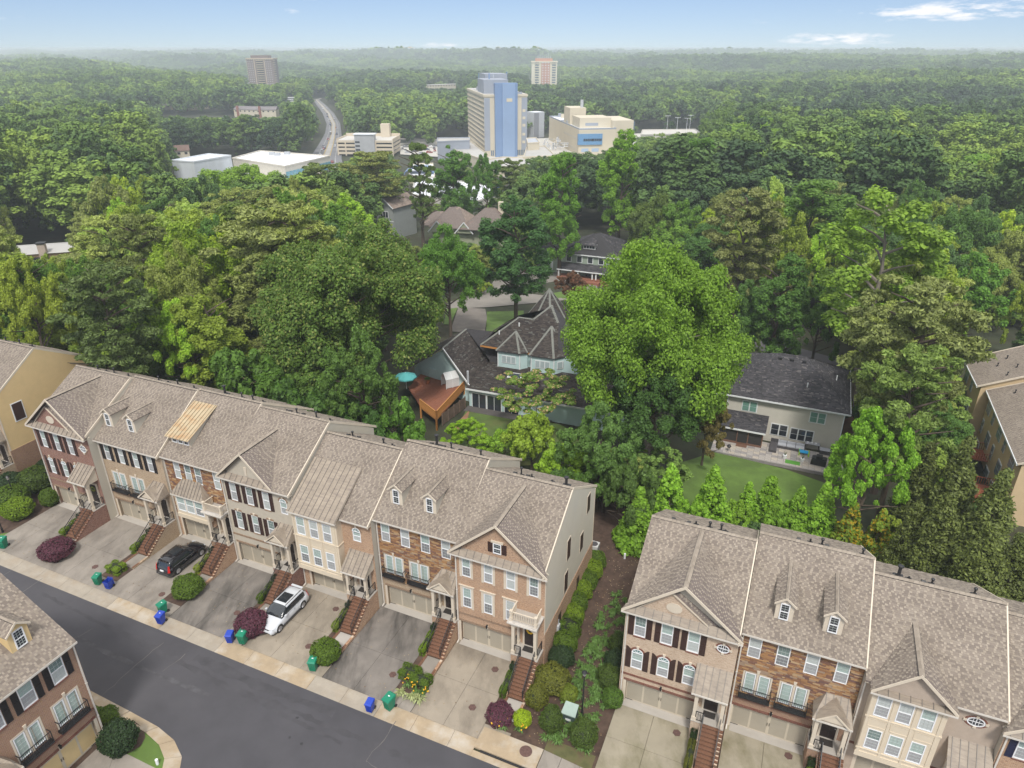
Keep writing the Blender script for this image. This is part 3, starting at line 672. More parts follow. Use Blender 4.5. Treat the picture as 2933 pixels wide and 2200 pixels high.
    # cross gable
    if g:
        x0, x1, xc, ze, zp, yf = g['x0'], g['x1'], g['xc'], g['ze'] + d * 0, g['zp'], g.get('yf', -.45)
        yi = (zp - ez) / m - .45
        yl = max(-.45, (ze - ez) / m - .45)
        lift = .02
        for xa in (x0, x1):
            pts = [(xa, yf, ze), (xc, yf, zp), (xc, yi, zp), (xa, yl, ze + lift)]
            roof_plane([(a, b, c + lift) for a, b, c in pts], H, th=.12)
        ridge_cap((xc, yf, zp + lift), (xc, yi, zp + lift), H, dark=True)
        # tympanum
        bx0, bx1, bxc, bzp = g.get('tri', (x0 + .55, x1 - .55, xc, zp - .45))
        tz = ze + .05
        tm = g['mat']; MB().prism([(bx0, -.02 - g.get('out', 0), tz), (bx1, -.02 - g.get('out', 0), tz), (bxc, -.02 - g.get('out', 0), bzp)], (0, .12, 0)).build('gable_wall', [tm], H)
        MB().prism([(x0 + .1, .15, ze - .1), (x1 - .1, .15, ze - .1), (xc, .15, zp - .12)], (0, .1, 0)).build('gable_backing', [STUCCO], H)
        # rake boards of the gable
        rb = MB()
        for xa in (x0, x1):
            rb.prism([(xa, yf - .03, ze - .16), (xa, yf - .03, ze + .06), (xc, yf - .03, zp + .06), (xc, yf - .03, zp - .18)], (0, .06, 0))
        rb.build('rake_board', [TRIM], H)
        if g.get('deep'):
            q = MB(); q.bar((bxc, -.1, bzp + .02), (bx1, -.1, tz), .12, .06); q.bar((bxc, -.1, bzp + .02), (bx0, -.1, tz), .12, .06); q.build('inner_rake', [TRIM], H)
            # little shingled return roof over the right part of the pediment
            roof_plane([(bxc + .1, -.05, bzp - .05), (bx1 + .1, -.05, tz + .02), (bx1 + .75, .14, tz + .02), (bxc + .5, .14, bzp + .05)], H, th=.05)
        # metal pent roof under it
        metal_roof([(x0 + .05, yf - .02, ze - .02), (x1 - .05, yf - .02, ze - .02), (x1 - .45, -.02, ze + .42), (x0 + .45, -.02, ze + .42)], H, spacing=.62, name='pent_roof')
        gutter(H, (x1, yf - .02, ze - .05), (x0, yf - .02, ze - .05))
        cx = (bx0 + bx1) / 2 if g.get('deep') else xc
        if g.get('orn') == 'oval':
            mb = MB(); n = 18; mb.prism([(cx + .55 * math.cos(2 * math.pi * i / n), -.03, tz + 1.0 + .42 * math.sin(2 * math.pi * i / n)) for i in range(n)], (0, -.04, 0)); mb.build('oval_medallion', [TRIM], H)
        if g.get('orn') == 'slot': MB().prism([(cx - .1, -.02, tz + .5), (cx + .1, -.02, tz + .5), (cx + .16, -.02, tz + 1.35), (cx - .16, -.02, tz + 1.35)], (0, -.06, 0)).build('gable_ornament', [TRIM], H)
        if g.get('orn') == 'win':
            window(H, cx - .33, tz + .75, .66, .95, 'dark', y=-.06); c = MB(); c.box(cx - .5, -.12, tz + 1.72, cx + .5, -.02, tz + 1.9); c.build('window_head', [TRIM], H)
            for xx in (cx - .78, cx + .38): shutter(H, xx, tz + .78, .38, .9, sm, y=-.03)
    # dormers
    for dm in sp.get('dormers', []):
        x = dm['x']; wd = dm.get('w', 1.15); yf = dm.get('y', 1.0); zb = ez + m * (yf + .45); hh = dm.get('h', 1.55); zt = zb + hh; zp = zt + wd * .42
        D = inst('dormer', None, H, (0, 0, 0))
        dmat = dm.get('mat', TRIM if side is SIDING else YSIDING)
        mb = MB(); mb.add([(x, yf, zb - .1), (x + wd, yf, zb - .1), (x + wd, yf, zt), (x + wd / 2, yf, zp - .05), (x, yf, zt)], [(0, 1, 2, 3, 4)]); mb.build('dormer_face', [dmat], D)
        ye = (zt - ez) / m - .45; mm = MB()
        for xx in (x, x + wd): mm.add([(xx, yf, zb - .1), (xx, ye, zt - .1), (xx, yf, zt)], [(0, 1, 2)])
        mm.build('dormer_cheek', [SIDING if side is SIDING else YSIDING], D)
        yp = (zp - ez) / m - .45; ov = .14
        for sgn, xa in ((-1, x - ov), (1, x + wd + ov)):
            za = zt - ov * .8
            roof_plane([(xa, yf - .2, za), (x + wd / 2, yf - .2, zp), (x + wd / 2, yp, zp), (xa, (za - ez) / m - .45, za)], D, th=.07)
        ridge_cap((x + wd / 2, yf - .2, zp), (x + wd / 2, yp, zp), D, hw=.12, drop=.09, dark=True)
        rb = MB()
        for xa in (x - ov, x + wd + ov): rb.prism([(xa, yf - .23, zt - ov * .8 - .12), (xa, yf - .23, zt - ov * .8 + .03), (x + wd / 2, yf - .23, zp + .03), (x + wd / 2, yf - .23, zp - .14)], (0, .05, 0))
        rb.build('dormer_rake', [TRIM], D)
        fl = MB(); fl.box(x - .25, yf - .35, zb - .17, x + wd + .25, yf, zb - .13)
        ww = wd * .52; window(D, x + (wd - ww) / 2, zb + .08, ww, hh - .2, 'dark', y=yf - .03)
    sd = sp.get('shed_dormer')
    if sd:
        x0, x1, yf = sd; zb = ez + m * (yf + .45); zt = zb + .95; yt = 4.6; zt2 = ez + m * (yt + .45) + .12
        D = inst('dormer', None, H)
        mb = MB(); mb.add([(x0, yf, zb - .1), (x1, yf, zb - .1), (x1, yf, zt), (x0, yf, zt)], [(0, 1, 2, 3)]); mb.build('dormer_face', [TRIM], D)
        mm = MB()
        for xx in (x0, x1): mm.add([(xx, yf, zb - .1), (xx, yt, zt2 - .1), (xx, yf, zt)], [(0, 1, 2)])
        mm.build('dormer_cheek', [SIDING], D)
        metal_roof([(x0 - .2, yf - .45, zt - .08), (x1 + .2, yf - .45, zt - .08), (x1 + .2, yt, zt2), (x0 - .2, yt, zt2)], D, spacing=.42, mat=RUST)
        for i in range(3): window(D, x0 + .28 + i * .72, zb + .12, .58, .66, 'small', y=yf - .03)
    # porch
    pt = sp['porch']; px0, px1 = w_ - 2.25, w_ - .12; pd = -1.35; fz = 2.0; cz = 4.75 + d
    if pt == 'balcony': cz = 5.0 + d
    door(H, door_x + .25, -.03, fz, .95, 2.15, sp.get('doormat', DOORB), sp.get('wreath'))
    fl = MB(); fl.box(px0, pd, -.7, px1 + .1, -.005, fz - .06); fl.build('porch_base', [sp.get('basemat', sp['lower'])], H)
    ps = MB(); ps.box(px0 - .04, pd - .04, fz - .06, px1 + .1, -.004, fz); ps.build('porch_floor', [CONCL], H)
    for x, y in ((px0 + .16, pd + .16), (px1 - .16, pd + .16)): column(H, x, y, fz, cz)
    if sp.get('backcol', 1): column(H, px0 + .16, -.16, fz, cz, .2)
    be = MB(); n = 8; xa, xb = px0 + .3, px1 - .3
    be.box(px0, pd + .02, cz, px1, pd + .26, cz + .25); be.box(px0 + .01, pd + .26, cz + .01, px0 + .25, 0, cz + .24); be.box(px1 - .25, pd + .26, cz + .01, px1 - .01, 0, cz + .24)
    for i in range(n):
        u0, u1 = i / n, (i + 1) / n; h0 = .28 * (1 - math.sin(math.pi * u0)); h1 = .28 * (1 - math.sin(math.pi * u1))
        be.prism([(xa + (xb - xa) * u0, pd + .04, cz - h0), (xa + (xb - xa) * u1, pd + .04, cz - h1), (xa + (xb - xa) * u1, pd + .04, cz + .002), (xa + (xb - xa) * u0, pd + .04, cz + .002)], (0, .2, 0))
    be.build('porch_beam', [TRIM], H)
    ce = MB(); ce.box(px0 + .02, pd + .05, cz + .16, px1 - .02, 0, cz + .2); ce.build('porch_ceiling', [TRIM], H)
    rz0 = cz + .25; ov = .22
    if pt == 'shed':
        zt = rz0 + 1.3
        metal_roof([(px0 - ov, pd - ov, rz0), (px1 + .1, pd - ov, rz0), (px1 + .1, .0, zt), (px0 - ov, .0, zt)], H, spacing=.45)
        for xx in (px0 - .02, px1 - .05): MB().prism([(xx, pd, rz0 - .02), (xx, 0, rz0 - .02), (xx, 0, zt - .12), (xx, pd, rz0 + .02)], (.05, 0, 0)).build('porch_gable_side', [TRIM], H)
        gutter(H, (px1 + .1, pd - ov - .02, rz0), (px0 - ov, pd - ov - .02, rz0))
    elif pt == 'gable':
        zt = rz0 + 1.05; xm = (px0 + px1) / 2
        metal_roof([(px0 - ov, pd - ov, rz0), (px1 + .12, pd - ov, rz0), (px1 - .25, .0, zt), (px0 + .45, .0, zt)], H, spacing=.45)
        metal_roof([(px0 - ov, 0, rz0), (px0 - ov, pd - ov, rz0), (px0 + .45, 0, zt)], H, seams=False); metal_roof([(px1 + .12, pd - ov, rz0), (px1 + .12, 0, rz0), (px1 - .25, 0, zt)], H, seams=False)
        zq = rz0 + .95
        for xa in (px0 + .0, px1 - .1):
            metal_roof([(xa, pd - ov - .1, rz0 + .08), (xa, -.9, rz0 + .3), (xm, -.15, zq + .05), (xm, pd - ov - .1, zq)] if xa > xm else [(xa, -.9, rz0 + .3), (xa, pd - ov - .1, rz0 + .08), (xm, pd - ov - .1, zq), (xm, -.15, zq + .05)], H, seams=False)
        MB().prism([(px0 + .3, pd - ov - .02, rz0 + .12), (px1 - .4, pd - ov - .02, rz0 + .12), (xm, pd - ov - .02, zq - .15)], (0, .1, 0)).build('pediment', [TRIM], H)
        q = MB(); q.bar((px0, pd - ov - .12, rz0 + .05), (xm, pd - ov - .12, zq), .06, .1); q.bar((px1 - .1, pd - ov - .12, rz0 + .05), (xm, pd - ov - .12, zq), .06, .1); q.build('pediment_rake', [TRIM], H)
        gutter(H, (px1 + .12, pd - ov - .02, rz0), (px0 - ov, pd - ov - .02, rz0))
    else:
        dk = MB(); dk.box(px0 - ov, pd - ov, rz0, px1 + .1, 0, rz0 + .14); dk.build('balcony_deck', [paint('weathered_white', (.5, .47, .43), .8, .15, 2, stain=((.22, .2, .18), 2.5, .7))], H)
        gutter(H, (px1 + .1, pd - ov - .02, rz0 + .12), (px0 - ov, pd - ov - .02, rz0 + .12)); zz = rz0 + .14
        A, B, C_, D_ = (px0 + .02, -.12, zz), (px0 + .02, pd + .05, zz), (px1 - .1, pd + .05, zz), (px1 - .1, -.12, zz)
        for p, q in ((A, B), (B, C_), (C_, D_)): railing(H, p, q, .82, .14, mat=TRIM, thick=.05, post=False, rw=.09, name='balustrade')
        for p in (B, C_): column(H, p[0], p[1], zz, zz + .95, .17, 'newel_post')
        st_ = MB(); st_.box(px0 + .1, pd + .1, zz, px1 - .15, -.05, zz + .02); st_.build('deck_membrane', [CONCL], H)
    # stairs
    sx0, sx1 = w_ - 1.5, w_ - .22; nst = 11; y0, y1 = pd, pd - 2.45; rise = (fz - .2) / nst; run = (y0 - y1) / nst
    S = inst('stairs', None, H)
    k = ('step', sp['lower'].name)
    if k not in WC:
        mb = MB(); mb.box(0, -run - .03, rise - .07, sx1 - sx0, 0, rise, 0); mb.box(.01, -run, 0, sx1 - sx0 - .01, 0, rise - .07, 0); WC[k] = mb.mesh('step', [B_STEP])
    for i in range(nst): inst('step', WC[k], S, (sx0, y0 - i * run, fz - (i + 1) * rise))
    sd2 = MB()
    sd2.prism([(sx1, y0, -.7), (sx1, y0, fz - .05), (sx1, y1, .2), (sx1, y1 - 1.75, .14), (sx1, y1 - 1.75, -.7)], (w_ - .02 - sx1, 0, 0))
    sd2.prism([(sx0 - .02, y0, -.7), (sx0 - .02, y0, fz - .3), (sx0 - .02, y1, .12), (sx0 - .02, y1, -.7)], (-.1, 0, 0)); sd2.build('stair_wall', [sp.get('basemat', sp['lower'])], H)
    cp = MB()
    for i in range(nst): cp.box(sx1 + .0, y0 - (i + 1) * run, fz - (i + .6) * rise - .07, w_ - .0, y0 - i * run, fz - (i + .4) * rise)
    cp.build('wall_coping', [B_STEP], S)
    wk = MB(); wk.box(sx0 + .12, y1 - 1.75, -.5, sx1 - .02, y1 + .02, .12); wk.build('walk_slab', [CONC if not sp.get('lightwalk') else CONCL], H)
    bd = MB(); bd.box(sx0 - .12, y1 - 1.75, -.5, sx0 + .115, y1, .15); bd.box(sx1 - .015, y1 - 1.75, .1, w_ - .03, y1, .165); bd.build('brick_edging', [B_STEP], H)
    for xx in (sx0 + .06, sx1 - .06):
        railing(H, (xx, y0 + .05, fz), (xx, y1 + .05, .2 + rise), .88, .14)
    railing(H, (px0 + .05, pd + .28, fz), (px0 + .05, -.28, fz), .9, .14); railing(H, (px0 + .28, pd + .05, fz), (sx0, pd + .05, fz), .9, .14)
    railing(H, (px1 - .02, -.1, fz), (px1 - .02, pd + .3, fz), .9, .14)
    mt = MB(); mt.box(door_x + .3, -.75, fz, door_x + 1.15, -.2, fz + .02)
    if sp.get('mat', 1): o = tag(mt.build('doormat', [paint('doormat', (.03, .025, .022), .95, .3, 10)]), 'doormat of the ' + ' '.join(sp['label'].split(' with ')[0].split(' whose ')[0].split()[:9]).replace(' over the mossy yellow driveway', '') + (', left terrace' if sp.get('group') == 'townhouses in the left terrace' else ', right terrace'), 'doormat'); o.location = H.location; o.rotation_euler = H.rotation_euler
    return H

# ------------------------------------------------------------------ ground, street, kerbs
def grid_sheet(name, xs, ys, mat, dz=0.0):
    X, Y = np.meshgrid(xs, ys); Z = terrain(X, Y) + dz
    V = np.stack([X.ravel(), Y.ravel(), Z.ravel()], 1); nx, ny = len(xs), len(ys)
    F = [(j * nx + i, j * nx + i + 1, (j + 1) * nx + i + 1, (j + 1) * nx + i) for j in range(ny - 1) for i in range(nx - 1)]
    me = bpy.data.meshes.new(name); me.from_pydata(V.tolist(), [], F); me.materials.append(mat); me.polygons.foreach_set('use_smooth', [True] * len(F)); me.update()
    return struct(inst(name, me))
FOREST_FLOOR = paint('forest_floor', (.035, .042, .02), .98, .4, .3, stain=((.07, .05, .03), .1, .5))
xs = np.unique(np.concatenate([np.linspace(-9000, -600, 50), np.linspace(-600, 600, 150), np.linspace(600, 9000, 50)]))
ys = np.unique(np.concatenate([np.linspace(-120, 200, 90), np.linspace(200, 1500, 90), np.linspace(1500, 14000, 60)]))
grid_sheet('ground', xs, ys, FOREST_FLOOR, -.12)
def st_sheet(name, s0, s1, t0, t1, dz, mat, kind='structure', parent=None):
    P = [W(s0, t0, dz), W(s1, t0, dz), W(s1, t1, dz), W(s0, t1, dz)]
    o = MB().add(P, [(0, 1, 2, 3)]).build(name, [mat], parent)
    if kind and not parent: o['kind'] = kind
    return o
def px_sheet(name, pts, mat, dz, parent=None, z=None):
    P = [G(x, y) if z is None else at(x, y, z) for x, y in pts]
    return px_poly(name, P, mat, dz, parent)
def px_poly(name, P, mat, dz, parent=None):
    me = bpy.data.meshes.new(name); import bmesh
    bm = bmesh.new(); vs = [bm.verts.new((p.x, p.y, p.z + dz)) for p in P]; f = bm.faces.new(vs); bm.normal_update()
    if f.normal.z < 0: f.normal_flip()
    bmesh.ops.triangulate(bm, faces=[f]); bm.to_mesh(me); bm.free(); me.materials.append(mat)
    o = inst(name, me, parent)
    if not parent: o['kind'] = 'structure'
    return o
st_sheet('street', -140, 45, 8, 29.75, -.045, ASPH)
st_sheet('mulch_bed', -140, 45, 31.05, 62, -.06, MULCH)
st_sheet('backyard_ground', -140, 45, 62, 63, -.058, MULCH)
# kerb in sections, with gutter pan and rolled edge
KW = {}
s = -100.0; i = 0
kerb = struct(inst('kerb', None, None, (0, 0, 0)))
while s < -15.8:
    s1 = min(s + 3.05, -15.8); a = s + .012; b = s1 - .012
    prof = [(29.70, -.045), (30.35, -.02), (30.75, .05), (30.9, .07), (31.04, .07), (31.04, -.2), (29.70, -.2)]
    V = [W(a, t, z) for t, z in prof] + [W(b, t, z) for t, z in prof]; n = len(prof)
    MB().add(V, [(k, (k + 1) % n, n + (k + 1) % n, n + k) for k in range(n)] + [tuple(range(n))[::-1], tuple(range(n, 2 * n))]).build('kerb_section', [KERB if (i % 5) < 3 and s > -52 else KERBG], kerb)
    s = s1; i += 1
# storm drain inlet and sidewalk beyond
sd_ = struct(inst('storm_drain', None)); t0, t1 = 30.1, 32.1
for name, a, b, t0, t1, z0, z1, m in (('inlet_top', -15.8, -11.2, 30.35, 32.1, -.02, .15, KERB), ('inlet_throat', -15.3, -11.7, 30.2, 30.345, -.2, .05, BLACK), ('gutter_pan', -15.8, -6, 29.7, 30.2, -.2, -.03, KERB)):
    V = [W(x, t, z) for z in (z0, z1) for x, t in ((a, t0), (b, t0), (b, t1), (a, t1))]
    MB().add(V, [(0, 3, 2, 1), (4, 5, 6, 7), (0, 1, 5, 4), (1, 2, 6, 5), (2, 3, 7, 6), (3, 0, 4, 7)]).build(name, [m], sd_)
pv = struct(inst('pavement', None))
for k in range(4):
    a = -11.15 + k * 1.35; V = [W(x, t, z) for z in (-.1, .12) for x, t in ((a, 30.6), (a + 1.32, 30.6), (a + 1.32, 32.0 - .1 * k), (a, 32.1 - .1 * k))]
    MB().add(V, [(0, 3, 2, 1), (4, 5, 6, 7), (0, 1, 5, 4), (1, 2, 6, 5), (2, 3, 7, 6), (3, 0, 4, 7)]).build('slab', [CONC], pv)
def manhole(px, py, r, label, ring=False):
    P = G(px, py); mb = MB(); mb.tube(P + Vector((0, 0, .0)), P + Vector((0, 0, .17 if ring else .09)), r, r, 6 if not ring else 20)
    if ring:
        for q in (.75, .5, .25): mb.tube(P + Vector((0, 0, .17)), P + Vector((0, 0, .17 + .01 * (1.2 - q))), r * q, r * q - .03, 20)
    tag(mb.build('manhole_cover', [paint('rusty_cover', (.11, .06, .05), .8, .3, 8)]), label, 'manhole cover', 'drain covers set in the driveways')
manhole(1506, 2156, .45, 'large round ribbed rusty manhole cover on the storm drain slab by the street', True)
for px, py, l in ((1418, 1919, 'small rusty drain cover near the garage of the driveway right of the last stairs'), (1353, 2028, 'six sided drain cover in the lower half of the right driveway'), (1125, 1934, 'six sided drain cover near the twin boxwoods on the dark driveway'),
                  (884, 1853, 'six sided drain cover by the round green bush in front of the white car'), (962, 1746, 'small round drain cover beside the rear of the white car'), (679, 1757, 'drain cover touching the maroon bush by the white car'), (464, 1704, 'round drain cover near the pair of bins behind the black car'), (273, 1625, 'oval drain cover on the driveway left of the black car')):
    manhole(px, py, .3, l)
for px, py, l in ((1938, 2101, 'drain cover on the pale driveway right of the mulch strip'), (2258, 2167, 'drain cover on the mossy yellow driveway')): manhole(px, py, .3, l)
# cracks and seams in the asphalt
def ribbon(pts, wd, mat, name, dz, jit=.05):
    P = []
    for i in range(len(pts) - 1):
        a, b = Vector(pts[i]), Vector(pts[i + 1]); n = max(2, int((b - a).length / .5))
        for k in range(n): P.append(a.lerp(b, k / n) + Vector((rnd.gauss(0, jit), rnd.gauss(0, jit), 0)))
    P.append(Vector(pts[-1])); mb = MB(); V = []
    for i, p in enumerate(P):
        d = (P[min(i + 1, len(P) - 1)] - P[max(i - 1, 0)]); d = Vector((-d.y, d.x, 0)).normalized() * wd / 2 * rnd.uniform(.5, 1.4)
        V += [p + d + Vector((0, 0, dz)), p - d + Vector((0, 0, dz))]
    mb.add(V, [(2 * i, 2 * i + 1, 2 * i + 3, 2 * i + 2) for i in range(len(P) - 1)])
    return struct(mb.build(name, [mat]))
for pts, wd in (([(1145, 2048), (1098, 2120), (1054, 2170), (1050, 2182)], .06), ([(132, 1649), (58, 1699)], .06), ([(32, 1634), (0, 1652)], .05), ([(470, 1838), (392, 1900), (292, 1992)], .05), ([(262, 1800), (224, 1824)], .04), ([(532, 1872), (465, 1923)], .05), ([(1050, 2180), (1080, 2200)], .05)):
    ribbon([G(x, y, 0) for x, y in pts], wd, CRACK, 'asphalt_crack', -.032, .04)
for pts, wd in (([(215, 1820), (300, 1865), (400, 1910), (520, 1960), (600, 1990)], .35),):
    ribbon([G(x, y, 0) for x, y in pts], wd, paint('worn_seam', (.072, .07, .076), .9, .3, 1.5), 'asphalt_seam', -.035, .03)

# ------------------------------------------------------------------ the two terraces and their driveways
G1 = 'townhouses in the left terrace'; G2 = 'townhouses in the right terrace'
def W4(xs, z, w_, h, o='', k='w'): return [(k, x, z, w_, h, o) for x in xs]
V1 = [(.30, .6, .35), (.42, .8, .12), (.62, .5, .45), (.86, .6, .3)]
U = [
 dict(s=-93.3, w=8.0, front=39.4, eave=9.5, ridge=(45.4, 13.6), lower=B_TAN, upper=B_TAN, sidemat=YSIDING, garmat=GARY, wins=W4((.7, 2.6, 4.5), 7.05, .75, 1.9, 's') + W4((.7, 2.6), 3.9, .75, 1.9), porch='shed', vents=V1, label='townhouse at the far left edge of which only the shingled roof shows'),
 dict(s=-85.2, w=8.0, front=40.2, eave=9.5, ridge=(46, 13.7), lower=B_TAN, upper=B_TAN, sidemat=YSIDING, sides='R', sidebrick=B_MIX, garmat=GARY, wins=W4((.7, 2.6, 4.5, 6.4), 7.05, .75, 1.9, 's') + W4((.7, 2.6), 3.9, .75, 1.9), porch='gable', vents=V1, bvents=[.8], label='end townhouse whose yellow clapboard end wall faces the garden at left'),
 dict(s=-69.3, w=7.9, front=38.8, eave=9.7, ridge=(45, 13.6), lower=B_RED, upper=B_RED, bandmat=SOLT, archbrick=SOLT, gar=(.6, 5.2), drive=CONC, dz=.12,
      wins=W4((.85, 2.8, 4.75), 7.05, .75, 1.9, 's') + [('o', 6.95, 8.15, .42, .42)] + [('a', x, 3.9, .75, 1.65, 'S') for x in (.85, 2.8, 4.6)],
      gable=dict(x0=-.3, x1=8.1, xc=4.1, ze=9.72, zp=13.35, mat=B_RED, deep=1, tri=(.5, 6.0, 3.1, 12.2), orn='oval'), porch='shed', vents=V1, wreath=('green', (.2, .22, .05), 'round green wreath on the door of the leftmost red brick townhouse'), label='dark red brick townhouse with deep gable and oval medallion at left end of its row'),
 dict(s=-61.5, w=8.5, front=39.8, eave=9.35, ridge=(45.6, 13.65), lower=B_TAN, upper=B_TAN, bandmat=SOLT, drive=CONC, shutmat=SHUTB,
      wins=W4((.7, 2.62, 4.55, 6.45), 7.05, .72, 1.9, 's') + [('f', .85, 0, 0, 0), ('f', 3.35, 0, 0, 0)], dormers=[dict(x=.45), dict(x=3.5)], porch='gable', vents=V1, label='tan brick townhouse with two gabled dormers, black shutters and iron balconies'),
 dict(s=-53.1, w=7.8, front=40.1, eave=9.45, ridge=(45.9, 13.75), lower=B_ORG, upper='stone', band=False, sidemat=SIDING, drive=CONC, dz=0, gar=(.65, 5.3),
      wins=W4((1.15, 2.5, 3.75, 6.0), 7.05, .8, 1.9), bay=dict(x0=1.25, x1=4.95, z0=3.15, z1=5.9, p=.75, wins=[(1.45, 3.95, 1.02, 1.7), (2.58, 3.95, 1.02, 1.7), (3.71, 3.95, 1.02, 1.7)], roof='hip', style='double'),
      shed_dormer=(.5, 3.0, .9), porch='balcony', vents=[(.35, .5, .8), (.62, .5, .4), (.78, .6, .4), (.9, .9, .2)], label='stone faced townhouse with rusty tan metal shed dormer and cream bay window'),
 dict(s=-45.3, w=7.95, front=39.4, eave=9.7, ridge=(45.6, 13.7), lower=STUCCO, upper=STUCCO, bandmat=SOLT, archbrick=SOLT, basemat=B_RED, drive=CONCD, dz=.1,
      wins=W4((.85, 2.7, 4.55), 7.05, .74, 1.9, 'sb') + [('a', 6.45, 7.1, .75, 1.35, '')] + W4((.95, 2.8, 4.6), 3.95, .74, 1.95, 'sb'),
      gable=dict(x0=-.1, x1=6.1, xc=3.15, ze=9.75, zp=12.75, mat=STUCCO, orn='slot'), porch='gable', vents=[(.3, .8, .12), (.48, .5, .4), (.75, .6, .5), (.9, 1, .2)], bvents=[.36, .55], label='beige stucco townhouse with small gable over three brown shuttered windows'),
 dict(s=-37.3, w=7.95, front=39.3, eave=9.0, ridge=(45, 13.1), lower=B_ORG, upper=B_ORG, band=False, archbrick=SOLT, drive=CONCW, dz=-.5, gar=(.9, 5.3),
      wins=[('a', 6.0, 7.25, .8, 1.1, '')], bay=dict(x0=.35, x1=4.95, z0=3.15, z1=9.3, p=.75, cut=1, wins=[(x, z, .88, 1.85) for x in (.75, 2.13, 3.5) for z in (3.95, 6.95)], roof='shed', bands=(3.8, 6.75), pil=(.38, 1.78, 3.15, 4.6), panels=(.6, 2.0, 3.4), panelz=5.95),
      porch='shed', vents=[(.28, .7, .4), (.7, .6, .4), (.82, .5, .2)], bvents=[.22, .36], lightwalk=1, label='orange brick townhouse with cream two storey bay under a wide metal shed roof'),
 dict(s=-29.35, w=7.95, front=40.0, eave=9.45, ridge=(45.8, 13.75), lower=B_TAN, upper='stone', bandmat=SOLT, basemat=B_ORG, drive=CONCD,
      wins=W4((.45, 2.35, 4.25, 6.15), 7.1, .85, 1.9) + [('f', .5, 0, 0, 0), ('f', 2.95, 0, 0, 0)], dormers=[dict(x=1.0), dict(x=4.15)], porch='gable', vents=[(.33, .5, .95), (.5, .6, .5), (.86, .5, .4)], bvents=[.25, .4, .6], label='golden stone townhouse with two gabled dormers above the dark stained driveway'),
 dict(s=-21.4, w=7.6, front=38.9, eave=9.4, ridge=(45, 13.4), lower=B_ORG, upper=B_ORG, bandmat=SOLT, sides='R', sidebrick=B_ORG, drive=CONCW, gar=(.35, 5.1),
      wins=W4((.6, 2.5, 4.4, 6.3), 7.05, .76, 1.85, 'l') + W4((.6, 2.45, 4.35), 3.9, .76, 2.0, 'l'),
      gable=dict(x0=-.4, x1=7.9, xc=3.7, ze=9.42, zp=13.05, mat=B_ORG, orn='win'), porch='balcony', vents=[(.38, .6, .6), (.5, .6, .3), (.72, .9, .12), (.9, .4, .7)], bvents=[.3, .45], lightwalk=1, wreath=('yellow', (.75, .45, .02), 'yellow wreath on the door beneath the white balustrade'), label='orange brick end townhouse with broad brick gable and pale end wall at centre'),
]
for i, u in enumerate(U): u['group'] = G1
U2 = [
 dict(s=-7.5, w=7.75, front=38.5, eave=9.25, ridge=(45, 12.8), lower=B_PINK, upper=B_PINK, sidebrick=B_PINK, sides='L', drive=CONCG, dz=-.2, gar=(.45, 5.6),
      wins=W4((.65, 2.55, 4.4), 7.05, .84, 1.85, 'sb') + [('o', 6.8, 8.2, .42, .36)] + [('a', x, 3.9, .84, 1.6, 'S') for x in (.65, 2.55, 4.4)],
      gable=dict(x0=-.3, x1=8.0, xc=3.85, ze=9.28, zp=12.7, mat=B_PINK, deep=1, tri=(.5, 6.0, 3.0, 11.6), orn='oval'), porch='shed', vents=[(.42, .5, .3), (.55, .7, .4), (.7, .5, .12), (.66, .3, .5)], bvents=[.2, .35], label='pale blush brick townhouse with round topped windows right of the mulch strip'),
 dict(s=.3, w=7.7, front=39.5, eave=9.45, ridge=(46, 13.0), lower=B_MIX, upper='stone', drive=CONCG, gar=(.3, 5.4), 
      wins=W4((.55, 2.38, 4.2, 6.05), 7.1, .84, 1.85) + [('f', .55, 0, 0, 0), ('f', 2.95, 0, 0, 0)], dormers=[dict(x=1.8), dict(x=4.85)], porch='gable', vents=[(.45, .5, .3), (.55, .4, .45), (.9, .5, .4)], bvents=[.35, .6], label='golden stone townhouse with two dormers over the mossy yellow driveway'),
 dict(s=8.0, w=7.85, front=39.1, eave=8.95, ridge=(45.1, 12.65), lower=TANSTUCCO, upper=TANSTUCCO, drive=CONCW, dz=-.3, gar=(.9, 5.3),
      wins=[('o', 6.45, 8.05, .5, .36)], bay=dict(x0=.5, x1=4.75, z0=3.1, z1=9.1, p=.85, cut=1, wins=[(x, z, .85, 1.8) for x in (.85, 2.1, 3.35) for z in (3.95, 6.95)], roof='none', bands=(3.8, 6.75), pil=(.53, 1.8, 3.05, 4.45), panels=(.7, 2.0, 3.35), panelz=5.95),
      gable=dict(x0=.3, x1=5.1, xc=2.65, ze=8.95, zp=11.25, yf=-1.25, mat=TANSTUCCO, tri=(.75, 4.65, 2.65, 10.9), out=.85), porch='shed', vents=[(.2, .6, .8), (.28, .5, .2), (.46, .6, .35), (.78, .6, .4)], bvents=[.4], label='tan stucco townhouse with cream bay and gable in the right terrace'),
 dict(s=15.85, w=7.8, front=38.5, eave=8.55, ridge=(45, 12.2), lower=B_RED, upper=B_ORG, drive=CONC, dz=-.55, shutmat=paint('navy_shutter', (.015, .018, .05), .5),
      wins=W4((.75, 2.65, 4.55), 7.05, .84, 1.85, 'sb') + W4((.75, 2.65), 3.9, .84, 1.85, 'sb'), gable=dict(x0=-.3, x1=7.9, xc=3.8, ze=8.58, zp=12.0, mat=B_ORG), porch='shed', vents=V1, label='brick townhouse with dark blue shutters cut by the right edge'),
]
for u in U2: u['group'] = G2
HOUSES = []
